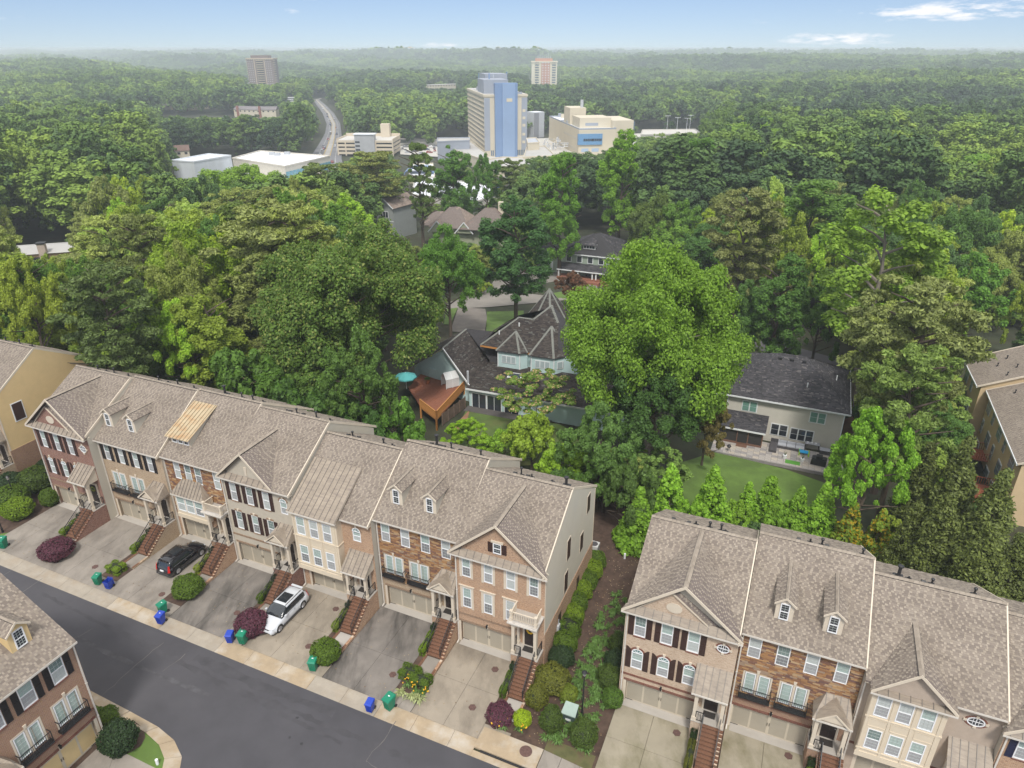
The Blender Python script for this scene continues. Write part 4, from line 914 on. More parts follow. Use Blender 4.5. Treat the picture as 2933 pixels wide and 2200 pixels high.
for u in U + U2:
    HOUSES.append(townhouse(u))
    if u['s'] < -80: continue
    a, b, f = u['s'] + .02, u['s'] + u['w'] - 2.12, u['front'] + .3
    dr = struct(inst('driveway', None)); m = u.get('drive', CONC); mid = (a + b) / 2; cut = 35.0
    if u['s'] == -69.3: a += .4
    if u['s'] == .3: a -= .0
    lo = 31.05 if u['s'] < -12 else 24
    for x0, x1 in ((a, mid), (mid, b)):
        for t0, t1 in ((lo, cut), (cut, f)):
            V = [W(x, t, z) for z in (-.1, .06) for x, t in ((x0 + .012, t0 + .012), (x1 - .012, t0 + .012), (x1 - .012, t1 - .012), (x0 + .012, t1 - .012))]
            MB().add(V, [(0, 3, 2, 1), (4, 5, 6, 7), (0, 1, 5, 4), (1, 2, 6, 5), (2, 3, 7, 6), (3, 0, 4, 7)]).build('slab', [m], dr)
    ap = MB(); V = [W(x, t, z) for z in (-.1, .075) for x, t in ((a + .3, f - .75), (b - .2, f - .75), (b - .2, f), (a + .3, f))]
    ap.add(V, [(0, 3, 2, 1), (4, 5, 6, 7), (0, 1, 5, 4), (1, 2, 6, 5), (2, 3, 7, 6), (3, 0, 4, 7)]).build('apron', [CONCL], dr)
    for x0, x1 in ((b + .01, b + 1.05), (b + 1.07, b + 2.1)):
        V = [W(x, t, z) for z in (-.1, .065) for x, t in ((x0, lo), (x1, lo), (x1, 32.4), (x0, 32.4))]
        MB().add(V, [(0, 3, 2, 1), (4, 5, 6, 7), (0, 1, 5, 4), (1, 2, 6, 5), (2, 3, 7, 6), (3, 0, 4, 7)]).build('slab', [m if m is not CONCD else CONC], dr)
    st_sheet('mulch_bed', b + .01, b + 2.1, 32.4, u['front'], .05, MULCH)
# mirrored house across the street
u12 = dict(s=0, w=8.2, front=0, loc=W(-40.1, 20.6), z0=.67, ang=AZ + R(90), eave=9.35, ridge=(6.0, 13.6), lower=B_MIX, upper=B_MIX, sidemat=YSIDING, garmat=GARY, shutmat=SHUTB, gar=(.45, 5.4),
     wins=W4((.95, 3.0, 5.05, 7.1), 7.05, .95, 1.95, 'sb') + [('f', .65, 0, 0, 0), ('f', 3.3, 0, 0, 0)], dormers=[dict(x=1.6, w=1.3, y=1.1), dict(x=5.0, w=1.3, y=1.1)], porch='gable', vents=V1, label='brick townhouse with black shutters across the street in the lower left corner', mat=0)
h12 = townhouse(u12); h12.scale = (-1, 1, 1); HOUSES.append(h12)
st_sheet('mulch_bed', -62, -26.5, 8, 20.4, -.04, MULCH)
dr = struct(inst('driveway', None)); 
for t0, t1 in ((12.2, 16.2), (16.2, 20.2)):
    V = [W(x, t, z) for z in (-.1, .06) for x, t in ((-39.9, t0 + .01), (-31, t0 + .01), (-31, t1 - .01), (-39.9, t1 - .01))]
    MB().add(V, [(0, 3, 2, 1), (4, 5, 6, 7), (0, 1, 5, 4), (1, 2, 6, 5), (2, 3, 7, 6), (3, 0, 4, 7)]).build('slab', [CONC], dr)

# ------------------------------------------------------------------ vegetation
def leaves_mesh(name, C, Rc, n, size, mats, up=.35, flat=1.0, seed=0, aspect=1.5, jitter=.42, cover=1.0, droop=0):
    """C: clump centres (k,3), Rc: clump radii; n leaves spread over the clumps' outer shells"""
    r = np.random.default_rng(seed); wgt = Rc ** 2; idx = r.choice(len(C), n, p=wgt / wgt.sum())
    d = r.normal(size=(n, 3)); d[:, 2] = d[:, 2] * .8 + up; d /= np.linalg.norm(d, axis=1)[:, None]
    rad = Rc[idx] * (r.random(n) ** .35) * r.uniform(.8, 1.12, n)
    P = C[idx] + d * rad[:, None] * np.array([1, 1, flat]); P[:, 2] -= droop * r.random(n)
    nn = d * .8 + r.normal(size=(n, 3)) * jitter + np.array([0, 0, .45]); nn /= np.linalg.norm(nn, axis=1)[:, None]
    a = np.cross(nn, r.normal(size=(n, 3))); a /= np.linalg.norm(a, axis=1)[:, None]; b = np.cross(nn, a)
    s = size * r.uniform(.6, 1.35, n)[:, None]
    a = a * s * .5 * aspect; b = b * s * .5
    V = np.stack([P - a, P - b, P + a, P + b], 1).reshape(-1, 3)
    return quads(name, V, n, mats)
def quads(name, V, n, mats):
    me = bpy.data.meshes.new(name); me.vertices.add(4 * n); me.vertices.foreach_set('co', V.astype(np.float32).ravel())
    me.loops.add(4 * n); me.loops.foreach_set('vertex_index', np.arange(4 * n, dtype=np.int32)); me.polygons.add(n)
    me.polygons.foreach_set('loop_start', np.arange(0, 4 * n, 4, dtype=np.int32)); me.polygons.foreach_set('loop_total', np.full(n, 4, np.int32))
    for m in mats: me.materials.append(m)
    me.update(calc_edges=True); return me
def clumps(kind, seed, k):
    """unit crown: radius 1 in plan, from z=0 (crown base) to z=1 (top)"""
    r = np.random.default_rng(seed)
    if kind in ('round', 'oak', 'tall'):
        nl = {'round': 16, 'oak': 26, 'tall': 18}[kind]
        if k < 50: nl = nl // 2
        if kind == 'tall':
            lz = (np.arange(nl) + .5) / nl; pr = np.sin(np.clip(lz, 0, 1) ** .8 * math.pi * .93 + .12) ** .6; g = r.random(nl) * 6.28 + np.arange(nl) * 2.4
            Lc = np.stack([np.cos(g) * pr * .52, np.sin(g) * pr * .52, .08 + lz * .80], 1); Lr = r.uniform(.32, .52, nl); vz = .45
        else:
            g = np.arange(nl) * 2.39996 + r.normal(0, .3, nl); cz = np.linspace(.95, -.35, nl) + r.normal(0, .06, nl); cz = np.clip(cz, -.6, 1); rr = np.sqrt(1 - cz ** 2)
            q = r.uniform(.5, .78, nl); Lc = np.stack([np.cos(g) * rr * q, np.sin(g) * rr * q, .48 + cz * .34], 1); Lr = r.uniform(.22, .44, nl) * (1.25 if kind == 'round' else 1); vz = .62
        i = r.choice(nl, k, p=Lr ** 2 / (Lr ** 2).sum()); d = r.normal(size=(k, 3)); d[:, 2] += .35; d[:, :2] += (Lc[i, :2]) * 1.2; d /= np.linalg.norm(d, axis=1)[:, None]
        P = Lc[i] + d * (Lr[i] * r.uniform(.55, .95, k))[:, None] * np.array([1, 1, vz]); Rc = r.uniform(.085, .15, k) * (1.25 if k < 100 else 1) * (1.5 if k < 50 else 1)
    elif kind == 'pine':
        z = r.random(k) ** .75; tier = np.round(z * 7) / 7 + r.normal(0, .018, k); prof = .35 + .65 * np.sin(math.pi * (1 - z) ** .75 * .85 + .25)
        g = r.integers(0, 9, k) * 2 * math.pi / 9 + tier * 23 + r.normal(0, .22, k); rr = prof * (r.random(k) ** .6)
        P = np.stack([np.cos(g) * rr, np.sin(g) * rr, tier], 1); Rc = r.uniform(.10, .19, k)
    elif kind == 'cone':
        z = r.random(k) ** 1.3; g = r.random(k) * 2 * math.pi; rr = (1 - z) ** .8 * r.uniform(.6, .95, k); P = np.stack([np.cos(g) * rr, np.sin(g) * rr, z * .97], 1); Rc = .10 + .14 * (1 - z)
    elif kind == 'airy':
        g = r.random(k) * 2 * math.pi; rr = r.random(k) ** .5; z = .35 + .6 * r.random(k) * (1 - .5 * rr ** 2); P = np.stack([np.cos(g) * rr, np.sin(g) * rr, z], 1); Rc = r.uniform(.08, .17, k)
    return P, Rc
def trunk_mesh(kind, seed, bark, H=1.0, base=.35):
    """unit tree: height 1 (trunk from -0.03), crown radius given by caller through object scale"""
    r = random.Random(seed); mb = MB(); top = {'round': .72, 'oak': .62, 'tall': .92, 'pine': .95, 'cone': .9, 'airy': .5}[kind]
    w0 = {'cone': .012, 'airy': .014}.get(kind, .018); p = Vector((0, 0, -.05)); n = 7; pts = [p]
    for i in range(n): pts.append(Vector((r.gauss(0, .012) * (i > 1), r.gauss(0, .012) * (i > 1), top * (i + 1) / n)))
    for i in range(n): mb.tube(pts[i], pts[i + 1], w0 * (1 - .8 * i / n), w0 * (1 - .8 * (i + 1) / n), 7)
    nb = {'oak': 16, 'round': 13, 'tall': 16, 'pine': 26, 'airy': 12, 'cone': 0}[kind]
    for i in range(nb):
        z = base * .8 + (top - base * .8) * (i / max(1, nb)) ; g = r.random() * 6.28; a = Vector((0, 0, z))
        ln = r.uniform(.13, .24) * (1.2 - z * .6); b = a + Vector((math.cos(g) * ln * .6, math.sin(g) * ln * .6, ln * .35)); c = b + Vector((math.cos(g + .4) * ln * .55, math.sin(g + .4) * ln * .55, ln * .22))
        mb.tube(a, b, w0 * .42, w0 * .26, 5); mb.tube(b, c, w0 * .26, w0 * .1, 5)
    return mb.mesh('trunk', [bark])
TV = {}
def tree_variants(kind, nv, k, n, size, leaf, bark, base, **kw):
    L_ = []
    for i in range(nv):
        P, Rc = clumps(kind, 100 * nv + i * 7 + n % 97, k)
        # mesh stored with plan radius 1 and crown height 1; the object's scale gives it real size, so leaf size is set for the typical scale
        L_.append((P, Rc, i))
    return L_
def make_variant(kind, seed, k, n, leafm, RW, RH, leaf, bark, base=.3, **kw):
    """real-size crown (RW plan radius, RH crown height)"""
    P, Rc = clumps(kind, seed, k); P = P * np.array([RW, RW, RH]); Rc = Rc * (RW * .6 + RH * .2)
    cm_ = leaves_mesh('crown', P, Rc, n, leaf, [leafm], seed=seed, **kw)
    return cm_, trunk_mesh(kind, seed, bark, base=base), RW, RH, base
VAR = {
 'oak': [make_variant('oak', 3 + i, 240, 58000, LEAF, 8, 15, .225, BARK, .25) for i in range(3)],
 'magnolia': [make_variant('oak', 31, 420, 150000, LEAF_TIP, 12, 20, .23, BARK, .15, jitter=.4)],
 'giant': [make_variant('oak', 41, 420, 150000, LEAF, 12, 20, .22, BARKG, .2)],
 'round': [make_variant('round', 11 + i, 130, 31000, LEAF, 5, 9, .19, BARK, .3) for i in range(4)],
 'tall': [make_variant('tall', 21 + i, 170, 38000, LEAF, 4.8, 16, .215, BARK, .3) for i in range(4)],
 'pine': [make_variant('pine', 51 + i, 150, 40000, LEAF_NEEDLE, 5.5, 13, .19, BARK, .35, flat=.5, jitter=.9, aspect=2.4) for i in range(3)],
 'cone': [make_variant('cone', 61 + i, 130, 9000, LEAF, 1.6, 5, .17, BARK, .04, flat=1.3) for i in range(3)],
 'conifer': [make_variant('cone', 66 + i, 220, 26000, LEAF_NEEDLE, 3.0, 12, .17, BARK, .04, flat=1.0, jitter=.8, aspect=2) for i in range(2)],
 'cone_yellow': [make_variant('cone', 65, 120, 8000, LEAF_YEL, 1.6, 5, .19, BARK, .04, flat=1.3)],
 'airy': [make_variant('airy', 71, 90, 20000, LEAF_FL, 4.5, 5, .15, BARKG, .3, flat=.4)],
 'small': [make_variant('round', 81 + i, 80, 11000, LEAF, 2.6, 4.0, .19, BARK, .15) for i in range(3)],
 'sparse': [make_variant('tall', 91, 70, 14000, LEAF, 5, 14, .24, BARKG, .3)],
 'bare': [make_variant('round', 95, 60, 2500, LEAF, 4.5, 7, .2, BARKG, .3)],
}
NT = 0
def tree(kind, x, y, H, rad, color, label, group=None, ch=None, name=None, cat='tree', rot=None, lean=None):
    global NT; NT += 1
    vs = VAR[kind]; cm_, tm, RW, RH, base = vs[NT % len(vs)]
    z = float(terrain(x, y)); T = tag(inst(name or {'pine': 'pine_tree', 'cone': 'arborvitae', 'conifer': 'cedar_tree', 'cone_yellow': 'arborvitae', 'airy': 'mimosa_tree'}.get(kind, 'leafy_tree'), None, None, (x, y, z - .1), rnd.uniform(0, 6.28) if rot is None else rot), label, cat, group)
    ch = ch or {'oak': .85, 'magnolia': .92, 'giant': .88, 'round': .78, 'tall': .80, 'pine': .62, 'cone': .98, 'conifer': .97, 'cone_yellow': .98, 'airy': .6, 'small': .92, 'sparse': .62, 'bare': .7}[kind]
    c = inst('crown', cm_, T, (0, 0, H * (1 - ch)), 0, (rad / RW, rad / RW, H * ch / RH)); v = rnd.uniform(.88, 1.14)
    v *= 2.2; c.color = (color[0] * v * 1.04, color[1] * v, color[2] * v * .75, 1)
    t = inst('trunk', tm, T, None, 0, (H, H, H))
    if lean: T.rotation_euler = (lean[0], lean[1], 0)
    return T
CLEAR = []
def treepx(kind, cx, top, wpx, H, color, label, **kw):
    """tree whose top and width were surveyed in the photo; its place follows from its height"""
    z = 0
    for _ in range(25):
        P = at(cx, top, z + H); z = .5 * z + .5 * float(terrain(P.x, P.y))
    d = math.hypot(P.y, CH - z - H * .6); rad = wpx * (.66 if 'cone' in kind else .47) * (P.y * math.cos(PITCH) + (CH - z - H * .6) * math.sin(PITCH)) / F_PX
    CLEAR.append((P.x, P.y, rad)); return tree(kind, P.x, P.y, H, rad, color, label, **kw)
# colours of foliage in daylight
YG = (.17, .23, .03); MG = (.12, .165, .03); DG = (.065, .10, .028); OL = (.12, .15, .05); BG = (.14, .23, .03); PN = (.11, .135, .055); BD = (.045, .085, .038); LG = (.15, .21, .06)
def D(v): return v / .75418
NEAR = [ # kind, centre x, top y, width (all in screen points), height, colour, label
 ('magnolia', 748, 492, 440, 19, (.062, .108, .026), 'huge dark oak with pale leaf tips behind the middle of the left terrace'),
 ('giant', 1438, 548, 415, 19.5, (.092, .165, .024), 'huge bright green tree between the pale blue house and the grey house'),
 ('oak', 400, 500, 270, 17, (.115, .175, .022), 'large yellow green tree left of the huge dark oak'),
 ('oak', 500, 352, 230, 19, (.10, .17, .025), 'bright yellow green oak in front of the white flat roofed building'),
 ('round', 330, 640, 190, 12, (.10, .16, .022), 'yellow green tree just behind the second townhouse from left'),
 ('oak', 965, 500, 170, 15, (.05, .11, .022), 'mid green rounded tree left of the tall tree by the road'),
 ('round', 765, 740, 170, 12, (.05, .095, .025), 'dark green tree under the right flank of the huge dark oak'),
 ('round', 690, 760, 200, 11, (.055, .10, .025), 'dark green tree under the left flank of the huge dark oak'),
 ('round', 1300, 885, 170, 11, (.05, .095, .03), 'dark green tree between the blue house lawn and the arborvitae'),
 ('small', 1225, 1015, 110, 5, (.05, .10, .028), 'low dark green tree touching the far corner of the left terrace'), ('small', 1360, 1000, 120, 8, (.05, .09, .028), 'dark green tree left of the first arborvitae'),
 ('small', 1090, 930, 90, 4, (.10, .18, .025), 'low bright green bush at the edge of the blue house lawn'), ('small', 1500, 1085, 90, 4, (.10, .19, .025), 'bright low bush between the second and third arborvitae'), ('small', 1590, 1085, 80, 4, (.10, .18, .025), 'bright low bush between the third and fourth arborvitae'),
 ('small', 1700, 1090, 80, 4, (.09, .17, .025), 'bright low bush below the fifth arborvitae'), ('round', 1600, 620, 120, 12, (.045, .09, .028), 'dark green tree behind the right flank of the huge bright tree'), ('tall', 1700, 560, 150, 16, (.05, .105, .028), 'green tree behind the lane and left of the sparse tree'), ('round', 1790, 600, 130, 13, (.045, .09, .026), 'dark tree above the back road behind the grey house'),
 ('tall', 1115, 425, 180, 19, (.03, .07, .028), 'tall dark tree rising on a bare trunk behind the turret of the blue house'),
 ('airy', 1160, 805, 200, 7.5, (.075, .13, .03), 'mimosa tree with pale pink blossom in the lawn of the blue house'),
 ('small', 1150, 895, 130, 7, (.11, .165, .025), 'light green feathery tree below the mimosa'),
 ('small', 850, 862, 125, 8, (.055, .12, .022), 'green tree below the turquoise parasol'),
 ('round', 1010, 915, 110, 4, (.12, .21, .02), 'bright green shrub mound behind the fifth roof of the left terrace'), 
 ('small', 1215, 960, 130, 5.5, (.10, .17, .02), 'yellow green bushy tree right behind the end of the left terrace roofs'),
 ('oak', 1430, 760, 260, 12, (.035, .075, .022), 'dark tree below the huge bright tree'),
 ('small', 1310, 980, 130, 6.5, (.05, .10, .025), 'dark green tree beside the end wall of the left terrace'),
 ('round', 1535, 860, 110, 9, (.085, .075, .035), 'olive brown tree beside the screened porch of the grey house'),
 ('sparse', 1940, 420, 300, 24, (.10, .165, .03), 'tall pale trunked tree with sparse bright crown behind the grey house'),
 ('pine', 2005, 615, 270, 20, (.085, .105, .045), 'big grey green pine right of the grey house'),
 ('pine', 1990, 770, 230, 16, (.075, .115, .035), 'lower pine in front of the tan apartments'),
 ('round', 1905, 905, 170, 12, (.09, .18, .022), 'bright green tree at the right corner of the patio'),
 ('oak', 2110, 330, 300, 20, (.085, .16, .022), 'large bright tree near the right edge above the tan apartments'),
 ('round', 2110, 560, 190, 14, (.055, .12, .022), 'green tree behind the tan apartment roofs'),
 ('tall', 1765, 390, 240, 22, (.06, .115, .025), 'broad tree behind the roof of the grey house'),
 ('pine', 1620, 415, 170, 22, (.085, .10, .045), 'grey olive pine above the huge bright tree'),
 ('tall', 1520, 300, 190, 24, (.06, .13, .022), 'tall green tree left of centre in the right woods'),
 ('tall', 1350, 290, 130, 26, (.085, .165, .02), 'tall bright narrow tree hiding the right end of the cream clinic'),
 ('tall', 1215, 330, 120, 24, (.07, .15, .022), 'tall bright tree in front of the pipe yard'),
 ('oak', 1640, 262, 230, 24, (.09, .155, .022), 'large rounded tree with light branches on the right skyline of the near wood'),
 ('pine', 800, 335, 160, 20, (.10, .12, .04), 'thin olive tree in front of the parking deck'),
 ('pine', 700, 360, 150, 20, (.06, .085, .03), 'dark pine in front of the long white roof'),
 ('pine', 903, 318, 70, 24, (.06, .095, .03), 'single thin pine with bare trunk between the grey gabled house and the tan roofed house'),
 ('tall', 975, 318, 110, 22, (.05, .11, .025), 'slim tree in front of the striped lower tower base'),
 ('round', 1050, 345, 90, 18, (.05, .115, .022), 'round dark green tree below the blue slab tower'),
 ('pine', 1105, 350, 90, 18, (.055, .08, .028), 'dark pine between the tower and the car deck'),
 ('pine', 300, 360, 130, 20, (.035, .065, .03), 'dark tree left of the white box building'),
 ('round', 230, 395, 130, 18, (.045, .085, .025), 'dark green tree at left in front of the white roofs'),
 ('pine', 290, 475, 150, 18, (.07, .09, .035), 'olive pine left of the large yellow green tree'),
 ('pine', 210, 590, 210, 16, (.05, .075, .03), 'dark pine mass behind the leftmost townhouses'),
 ('round', 40, 570, 140, 14, (.13, .17, .028), 'yellowish tree at the left edge'),
 ('bare', 560, 445, 190, 17, (.07, .12, .04), 'pale feathery tree above the large yellow green tree'),
 ('small', 640, 830, 200, 10, (.04, .085, .022), 'dark green tree directly behind the third roof'),
 ('small', 520, 755, 180, 11, (.05, .10, .022), 'green tree behind the second and third roofs'),
 ('small', 215, 705, 140, 8, (.085, .13, .025), 'light green tree behind the leftmost gable'),
 ('small', 130, 640, 150, 9, (.05, .09, .022), 'green tree behind the yellow end wall'),
 ('small', 770, 870, 130, 8, (.035, .08, .022), 'dark green tree behind the roof below the huge oak'),
 ('round', 1235, 590, 80, 7, (.085, .045, .035), 'reddish brown maple beside the porch of the green house'),
 ('round', 1455, 480, 150, 13, (.07, .13, .025), 'green tree right of the charcoal roofed green house'),
 ('oak', 1560, 480, 190, 14, (.04, .09, .025), 'dark green tree below the olive pine'),
]
for k, cx, top, wd, H, c, lab in NEAR: H = H * (1.3 if H > 11 else 1.12); treepx(k, D(cx), D(top), D(wd), H, c, lab)
# clipped row of arborvitae along the lawn
cones = [(1385, 1050, 75, 7), (1455, 995, 75, 8.5), (1548, 1005, 80, 8.5), (1622, 1040, 55, 6.5), (1672, 1020, 70, 8), (1735, 1050, 62, 7), (1790, 1040, 70, 8)]
order = ['first', 'second', 'third', 'fourth', 'fifth', 'sixth', 'seventh']
for i, (cx, top, wd, H) in enumerate(cones): treepx('cone', D(cx), D(top), D(wd), H, (.10, .19, .025), order[i] + ' bright green arborvitae from the left in the row along the lawn', group='arborvitae row along the lawn')
for cx, top, wd, lab in ((1850, 1085, 65, 'yellow tipped arborvitae left of two beside the right terrace'), (1912, 1100, 65, 'yellow tipped arborvitae right of two beside the right terrace')): treepx('cone_yellow', D(cx), D(top), D(wd), 7, (.11, .17, .025), lab, group='arborvitae row along the lawn')
for i, (cx, top, wd, H) in enumerate([(2100, 940, 150, 15), (2015, 950, 120, 13), (2180, 1010, 160, 14), (2060, 1060, 150, 12), (2150, 1130, 170, 11), (1990, 1080, 110, 10), (2210, 1150, 150, 10)]):
    treepx('conifer', D(cx), D(top), D(wd), H, (.055, .072, .025), ['tallest middle', 'leftmost upper', 'upper right', 'left lower', 'central lower', 'lowest left', 'rightmost lower'][i] + ' dark cedar of the screen behind the right terrace', group='dark cedars behind the right terrace')


# ------------------------------------------------------------------ far buildings
def ztop(P, px, py):                     # height on the vertical through P that the survey saw at (px, py)
    d = ray(px, py); return CH + d[2] * (P.y / d[1])
def frame_of(B, C):
    x = (C - B); x.z = 0; w_ = x.length; return math.atan2(x.y, x.x), w_
def block(name, x0, y0, z0, x1, y1, z1, mat, parent): return MB().box(x0, y0, z0, x1, y1, z1).build(name, [mat], parent)
def win_grid(parent, face, xs, zs, w_, h, mat=DGLASS, name='window', frame=None):
    """face: ('y', y0) front facing -y, ('x', x0) facing -x, ('X', x0) facing +x"""
    k = ('wg', face[0], round(w_, 2), round(h, 2), mat.name)
    if k not in WC:
        mb = MB()
        if face[0] == 'y': mb.box(-w_ / 2, -.08, -h / 2, w_ / 2, .02, h / 2)
        elif face[0] == 'x': mb.box(-.08, -w_ / 2, -h / 2, .02, w_ / 2, h / 2)
        else: mb.box(-.02, -w_ / 2, -h / 2, .08, w_ / 2, h / 2)
        WC[k] = mb.mesh('window', [mat])
    for x in xs:
        for z in zs: inst(name, WC[k], parent, (x, face[1], z) if face[0] == 'y' else (face[1], x, z))
CREAMB = paint('clinic_cream', (.58, .52, .40), .8, .04, .1); GREYB = paint('clinic_grey', (.30, .33, .38), .8, .05, .1); BLUEB = paint('clinic_blue', (.17, .26, .43), .6, .06, .08); BLUEL = paint('clinic_light_blue', (.23, .33, .50), .6, .06, .08)
ROOFG = paint('flat_roof_grey', (.42, .41, .39), .9, .12, .06); ROOFW = paint('flat_roof_white', (.72, .75, .78), .7, .05, .05, stain=((.5, .5, .5), .06, .5)); STEEL = paint('duct_steel', (.45, .47, .50), .5, .1); GLASSB = paint('blue_grey_glass', (.13, .18, .24), .15, .15, .5)
CONCP = paint('deck_concrete', (.52, .50, .46), .85, .08, .1); CREAMD = paint('deck_cream', (.60, .52, .40), .85, .05, .1)
def px_poly_ground(name, pts, mat, dz=.15):
    P = [G(D(x), D(y)) for x, y in pts]; return px_poly(name, P, mat, dz)
# open ground round the clinic, roads
px_poly_ground('car_park', [(865, 335), (1010, 345), (1120, 400), (1300, 352), (1500, 300), (1480, 286), (1370, 290), (1180, 300), (940, 302), (860, 300)], CONCP, .5)
# main road up the hill
RL = [(640, 372), (668, 345), (690, 312), (702, 290), (706, 270), (697, 246), (684, 228), (676, 217), (690, 213)]
RRt = [(745, 372), (738, 345), (739, 312), (738, 290), (735, 268), (722, 246), (704, 228), (690, 217), (697, 213)]
def road_strip(name, Lp, Rp, mat, dz, a=0., b=1.):
    V = []; 
    for l, r in zip(Lp, Rp):
        A, B = G(D(l[0]), D(l[1])), G(D(r[0]), D(r[1])); V += [A.lerp(B, a) + Vector((0, 0, dz)), A.lerp(B, b) + Vector((0, 0, dz))]
    return struct(MB().add(V, [(2 * i, 2 * i + 1, 2 * i + 3, 2 * i + 2) for i in range(len(Lp) - 1)]).build(name, [mat]))
road_strip('main_road', RL, RRt, ASPHD, .6)
YEL = paint('yellow_line', (.55, .38, .08), .8, .1); road_strip('road_median', RL, RRt, paint('pale_median', (.36, .35, .33), .9, .1, .1), .64, .42, .60)
road_strip('road_line', RL, RRt, YEL, .68, .39, .41); road_strip('road_line', RL, RRt, YEL, .68, .61, .63)
for a in (.22, .80): road_strip('road_line', RL, RRt, paint('white_line', (.7, .7, .68), .8), .68, a, a + .008)
# blue slab tower
gz0 = -20.
A, B, C = at(1342, 407, gz0), at(1389, 450, gz0), at(1507, 446, gz0)
ang, wd = frame_of(B, C); yd = (A - B); ang = math.atan2(yd.y, yd.x) - math.pi / 2; T = thing('office_tower', 'tall cream tower with a blue slab down its front, pipes and ducts on its roof', 'office tower', B, ang)
dp = (A - B).length; zt = ztop(B, 1383, 276) - gz0; xb0, xb1 = wd * (1417 - 1389) / 118., wd * (1478 - 1389) / 118.
block('tower_body', 0, 0, 0, wd, dp, zt, CREAMB, T); block('parapet', -.4, -.4, zt - .3, wd + .4, dp + .4, zt + 1.0, CREAMB, T); block('roof', .5, .5, zt + .9, wd - .5, dp - .5, zt + 1.05, ROOFG, T)
zs_ = ztop(B, 1417, 238) - gz0
block('blue_slab', xb0, -3.2, -1, xb1, 2.5, zs_, BLUEB, T); block('blue_slab_side', xb0 + (xb1 - xb0) * .32, -4.0, -1, xb1 - 1.8, -3.2, zs_ - .3, BLUEL, T)
block('grey_strip', -.05, -.25, 4, wd * .13, 0, zt - 1, GREYB, T); block('grey_strip', wd * .87, -.25, 4, wd + .05, 0, zt - 1, GREYB, T)
for zz in (zt * .22, zt * .35, zt * .5, zt * .62, zt * .74): block('light_panel', wd * .89, -.35, zz, wd * .96, -.25, zz + zt * .045, CREAMB, T)
block('louvre', xb0 + (xb1 - xb0) * .5, -4.15, zs_ - 11, xb0 + (xb1 - xb0) * .75, -4.0, zs_ - 9, CREAMB, T)
nfl = 11; fh = (zt - 5) / nfl
win_grid(T, ('x', 0), [dp * (i + .6) / 14 for i in range(14)], [5 + fh * (j + .5) for j in range(nfl)], dp / 14 * .45, fh * .36, paint('tower_window', (.09, .10, .14), .3))
for j in range(nfl + 1): block('floor_band', -.25, 0, 4.4 + fh * j, -.02, dp, 4.7 + fh * j, CREAMB, T)
win_grid(T, ('y', 0), [wd * .16 + i * 1.1 for i in range(8) if wd * .16 + i * 1.1 < xb0 - .5] + [xb1 + 1 + i * 1.1 for i in range(7) if xb1 + 1 + i * 1.1 < wd - .5], [2.4], .8, 3.4, GLASSB)
block('penthouse', wd * .05, dp * .12, zt, wd * .62, dp * .45, zs_ + 1.5, GREYB, T); block('penthouse', wd * .25, dp * .5, zt, wd * .8, dp * .8, zs_ + 4, GREYB, T)
r5 = random.Random(5)
for i in range(16):
    x_, y_ = r5.uniform(1.5, wd - 1.5), r5.uniform(4, dp - 2); h_ = r5.uniform(2, 9); mb = MB(); mb.tube((x_, y_, zt), (x_, y_, zt + h_ + (4 if h_ > 6 else 0)), r5.uniform(.12, .5), n=7); mb.build('flue', [r5.choice([STEEL, BLUEB, CREAMB])], T)
for i in range(12):
    x_, y_ = r5.uniform(1, wd - 4), r5.uniform(1.5, dp - 4); block('duct', x_, y_, zt + 1, x_ + r5.uniform(1, 4), y_ + r5.uniform(.6, 2.5), zt + 1 + r5.uniform(.8, 2.4), r5.choice([STEEL, BLUEL, GREYB]), T)
# cream clinic block on the right
B, C, A = at(1656, 446, gz0), at(1742, 442, gz0), at(1572, 398, gz0); ang, wd = frame_of(B, C); dp = (A - B).length
x_ax = Vector((math.cos(ang), math.sin(ang), 0)); yd = (A - B).normalized(); 
T = thing('clinic_building', 'low cream building with white roof, blue corner bay and rooftop plant', 'building', B, math.atan2(yd.y, yd.x) - math.pi / 2); zt = ztop(B, 1653, 372) - gz0
block('block_body', 0, 0, -1, wd * 1.15, dp, zt, CREAMB, T); block('roof', .4, .4, zt, wd * 1.15 - .4, dp - .4, zt + .15, ROOFW, T)
pm = MB(); 
for a in ((0, 0, wd * 1.15, .35), (0, dp - .35, wd * 1.15, dp), (0, .36, .35, dp - .36), (wd * 1.15 - .35, .36, wd * 1.15, dp - .36)): pm.box(a[0], a[1], zt, a[2], a[3], zt + .9)
pm.build('parapet', [GREYB], T)
block('blue_bay', -.6, -.9, zt - 9.5, wd * .72, 1.5, zt - 2.6, paint('bay_blue', (.12, .27, .47), .6), T)
win_grid(T, ('y', -.9), [wd * .16 + i * 1.3 for i in range(5)] + [wd * .44 + i * 1.3 for i in range(5)], [zt - 6.4], 1.0, 1.6, DGLASS); win_grid(T, ('x', -.6), [-.1], [zt - 6.4], 1.2, 1.6)
win_grid(T, ('y', 0), [wd * .2, wd * .52], [zt - 13, zt - 18], wd * .22, 2.2, paint('blue_strip_glass', (.35, .45, .58), .3))
win_grid(T, ('x', 0), [6 + i * 3.4 for i in range(12)], [zt - 6, zt - 13], 1.9, 1.5, paint('cream_window', (.50, .47, .40), .4)); 
block('upper_block', wd * .12, dp * .10, zt, wd * 1.1, dp * .32, zt + 6.5, CREAMB, T); block('upper_block', wd * .08, dp * .36, zt, wd * .6, dp * .55, zt + 11, CREAMB, T); block('block_wing', wd * 1.1, dp * .05, -1, wd * 1.75, dp * .4, zt + 5, CREAMB, T); block('window_strip', wd * 1.752, dp * .06, zt - 9, wd * 1.80, dp * .12, zt + 4, GLASSB, T)
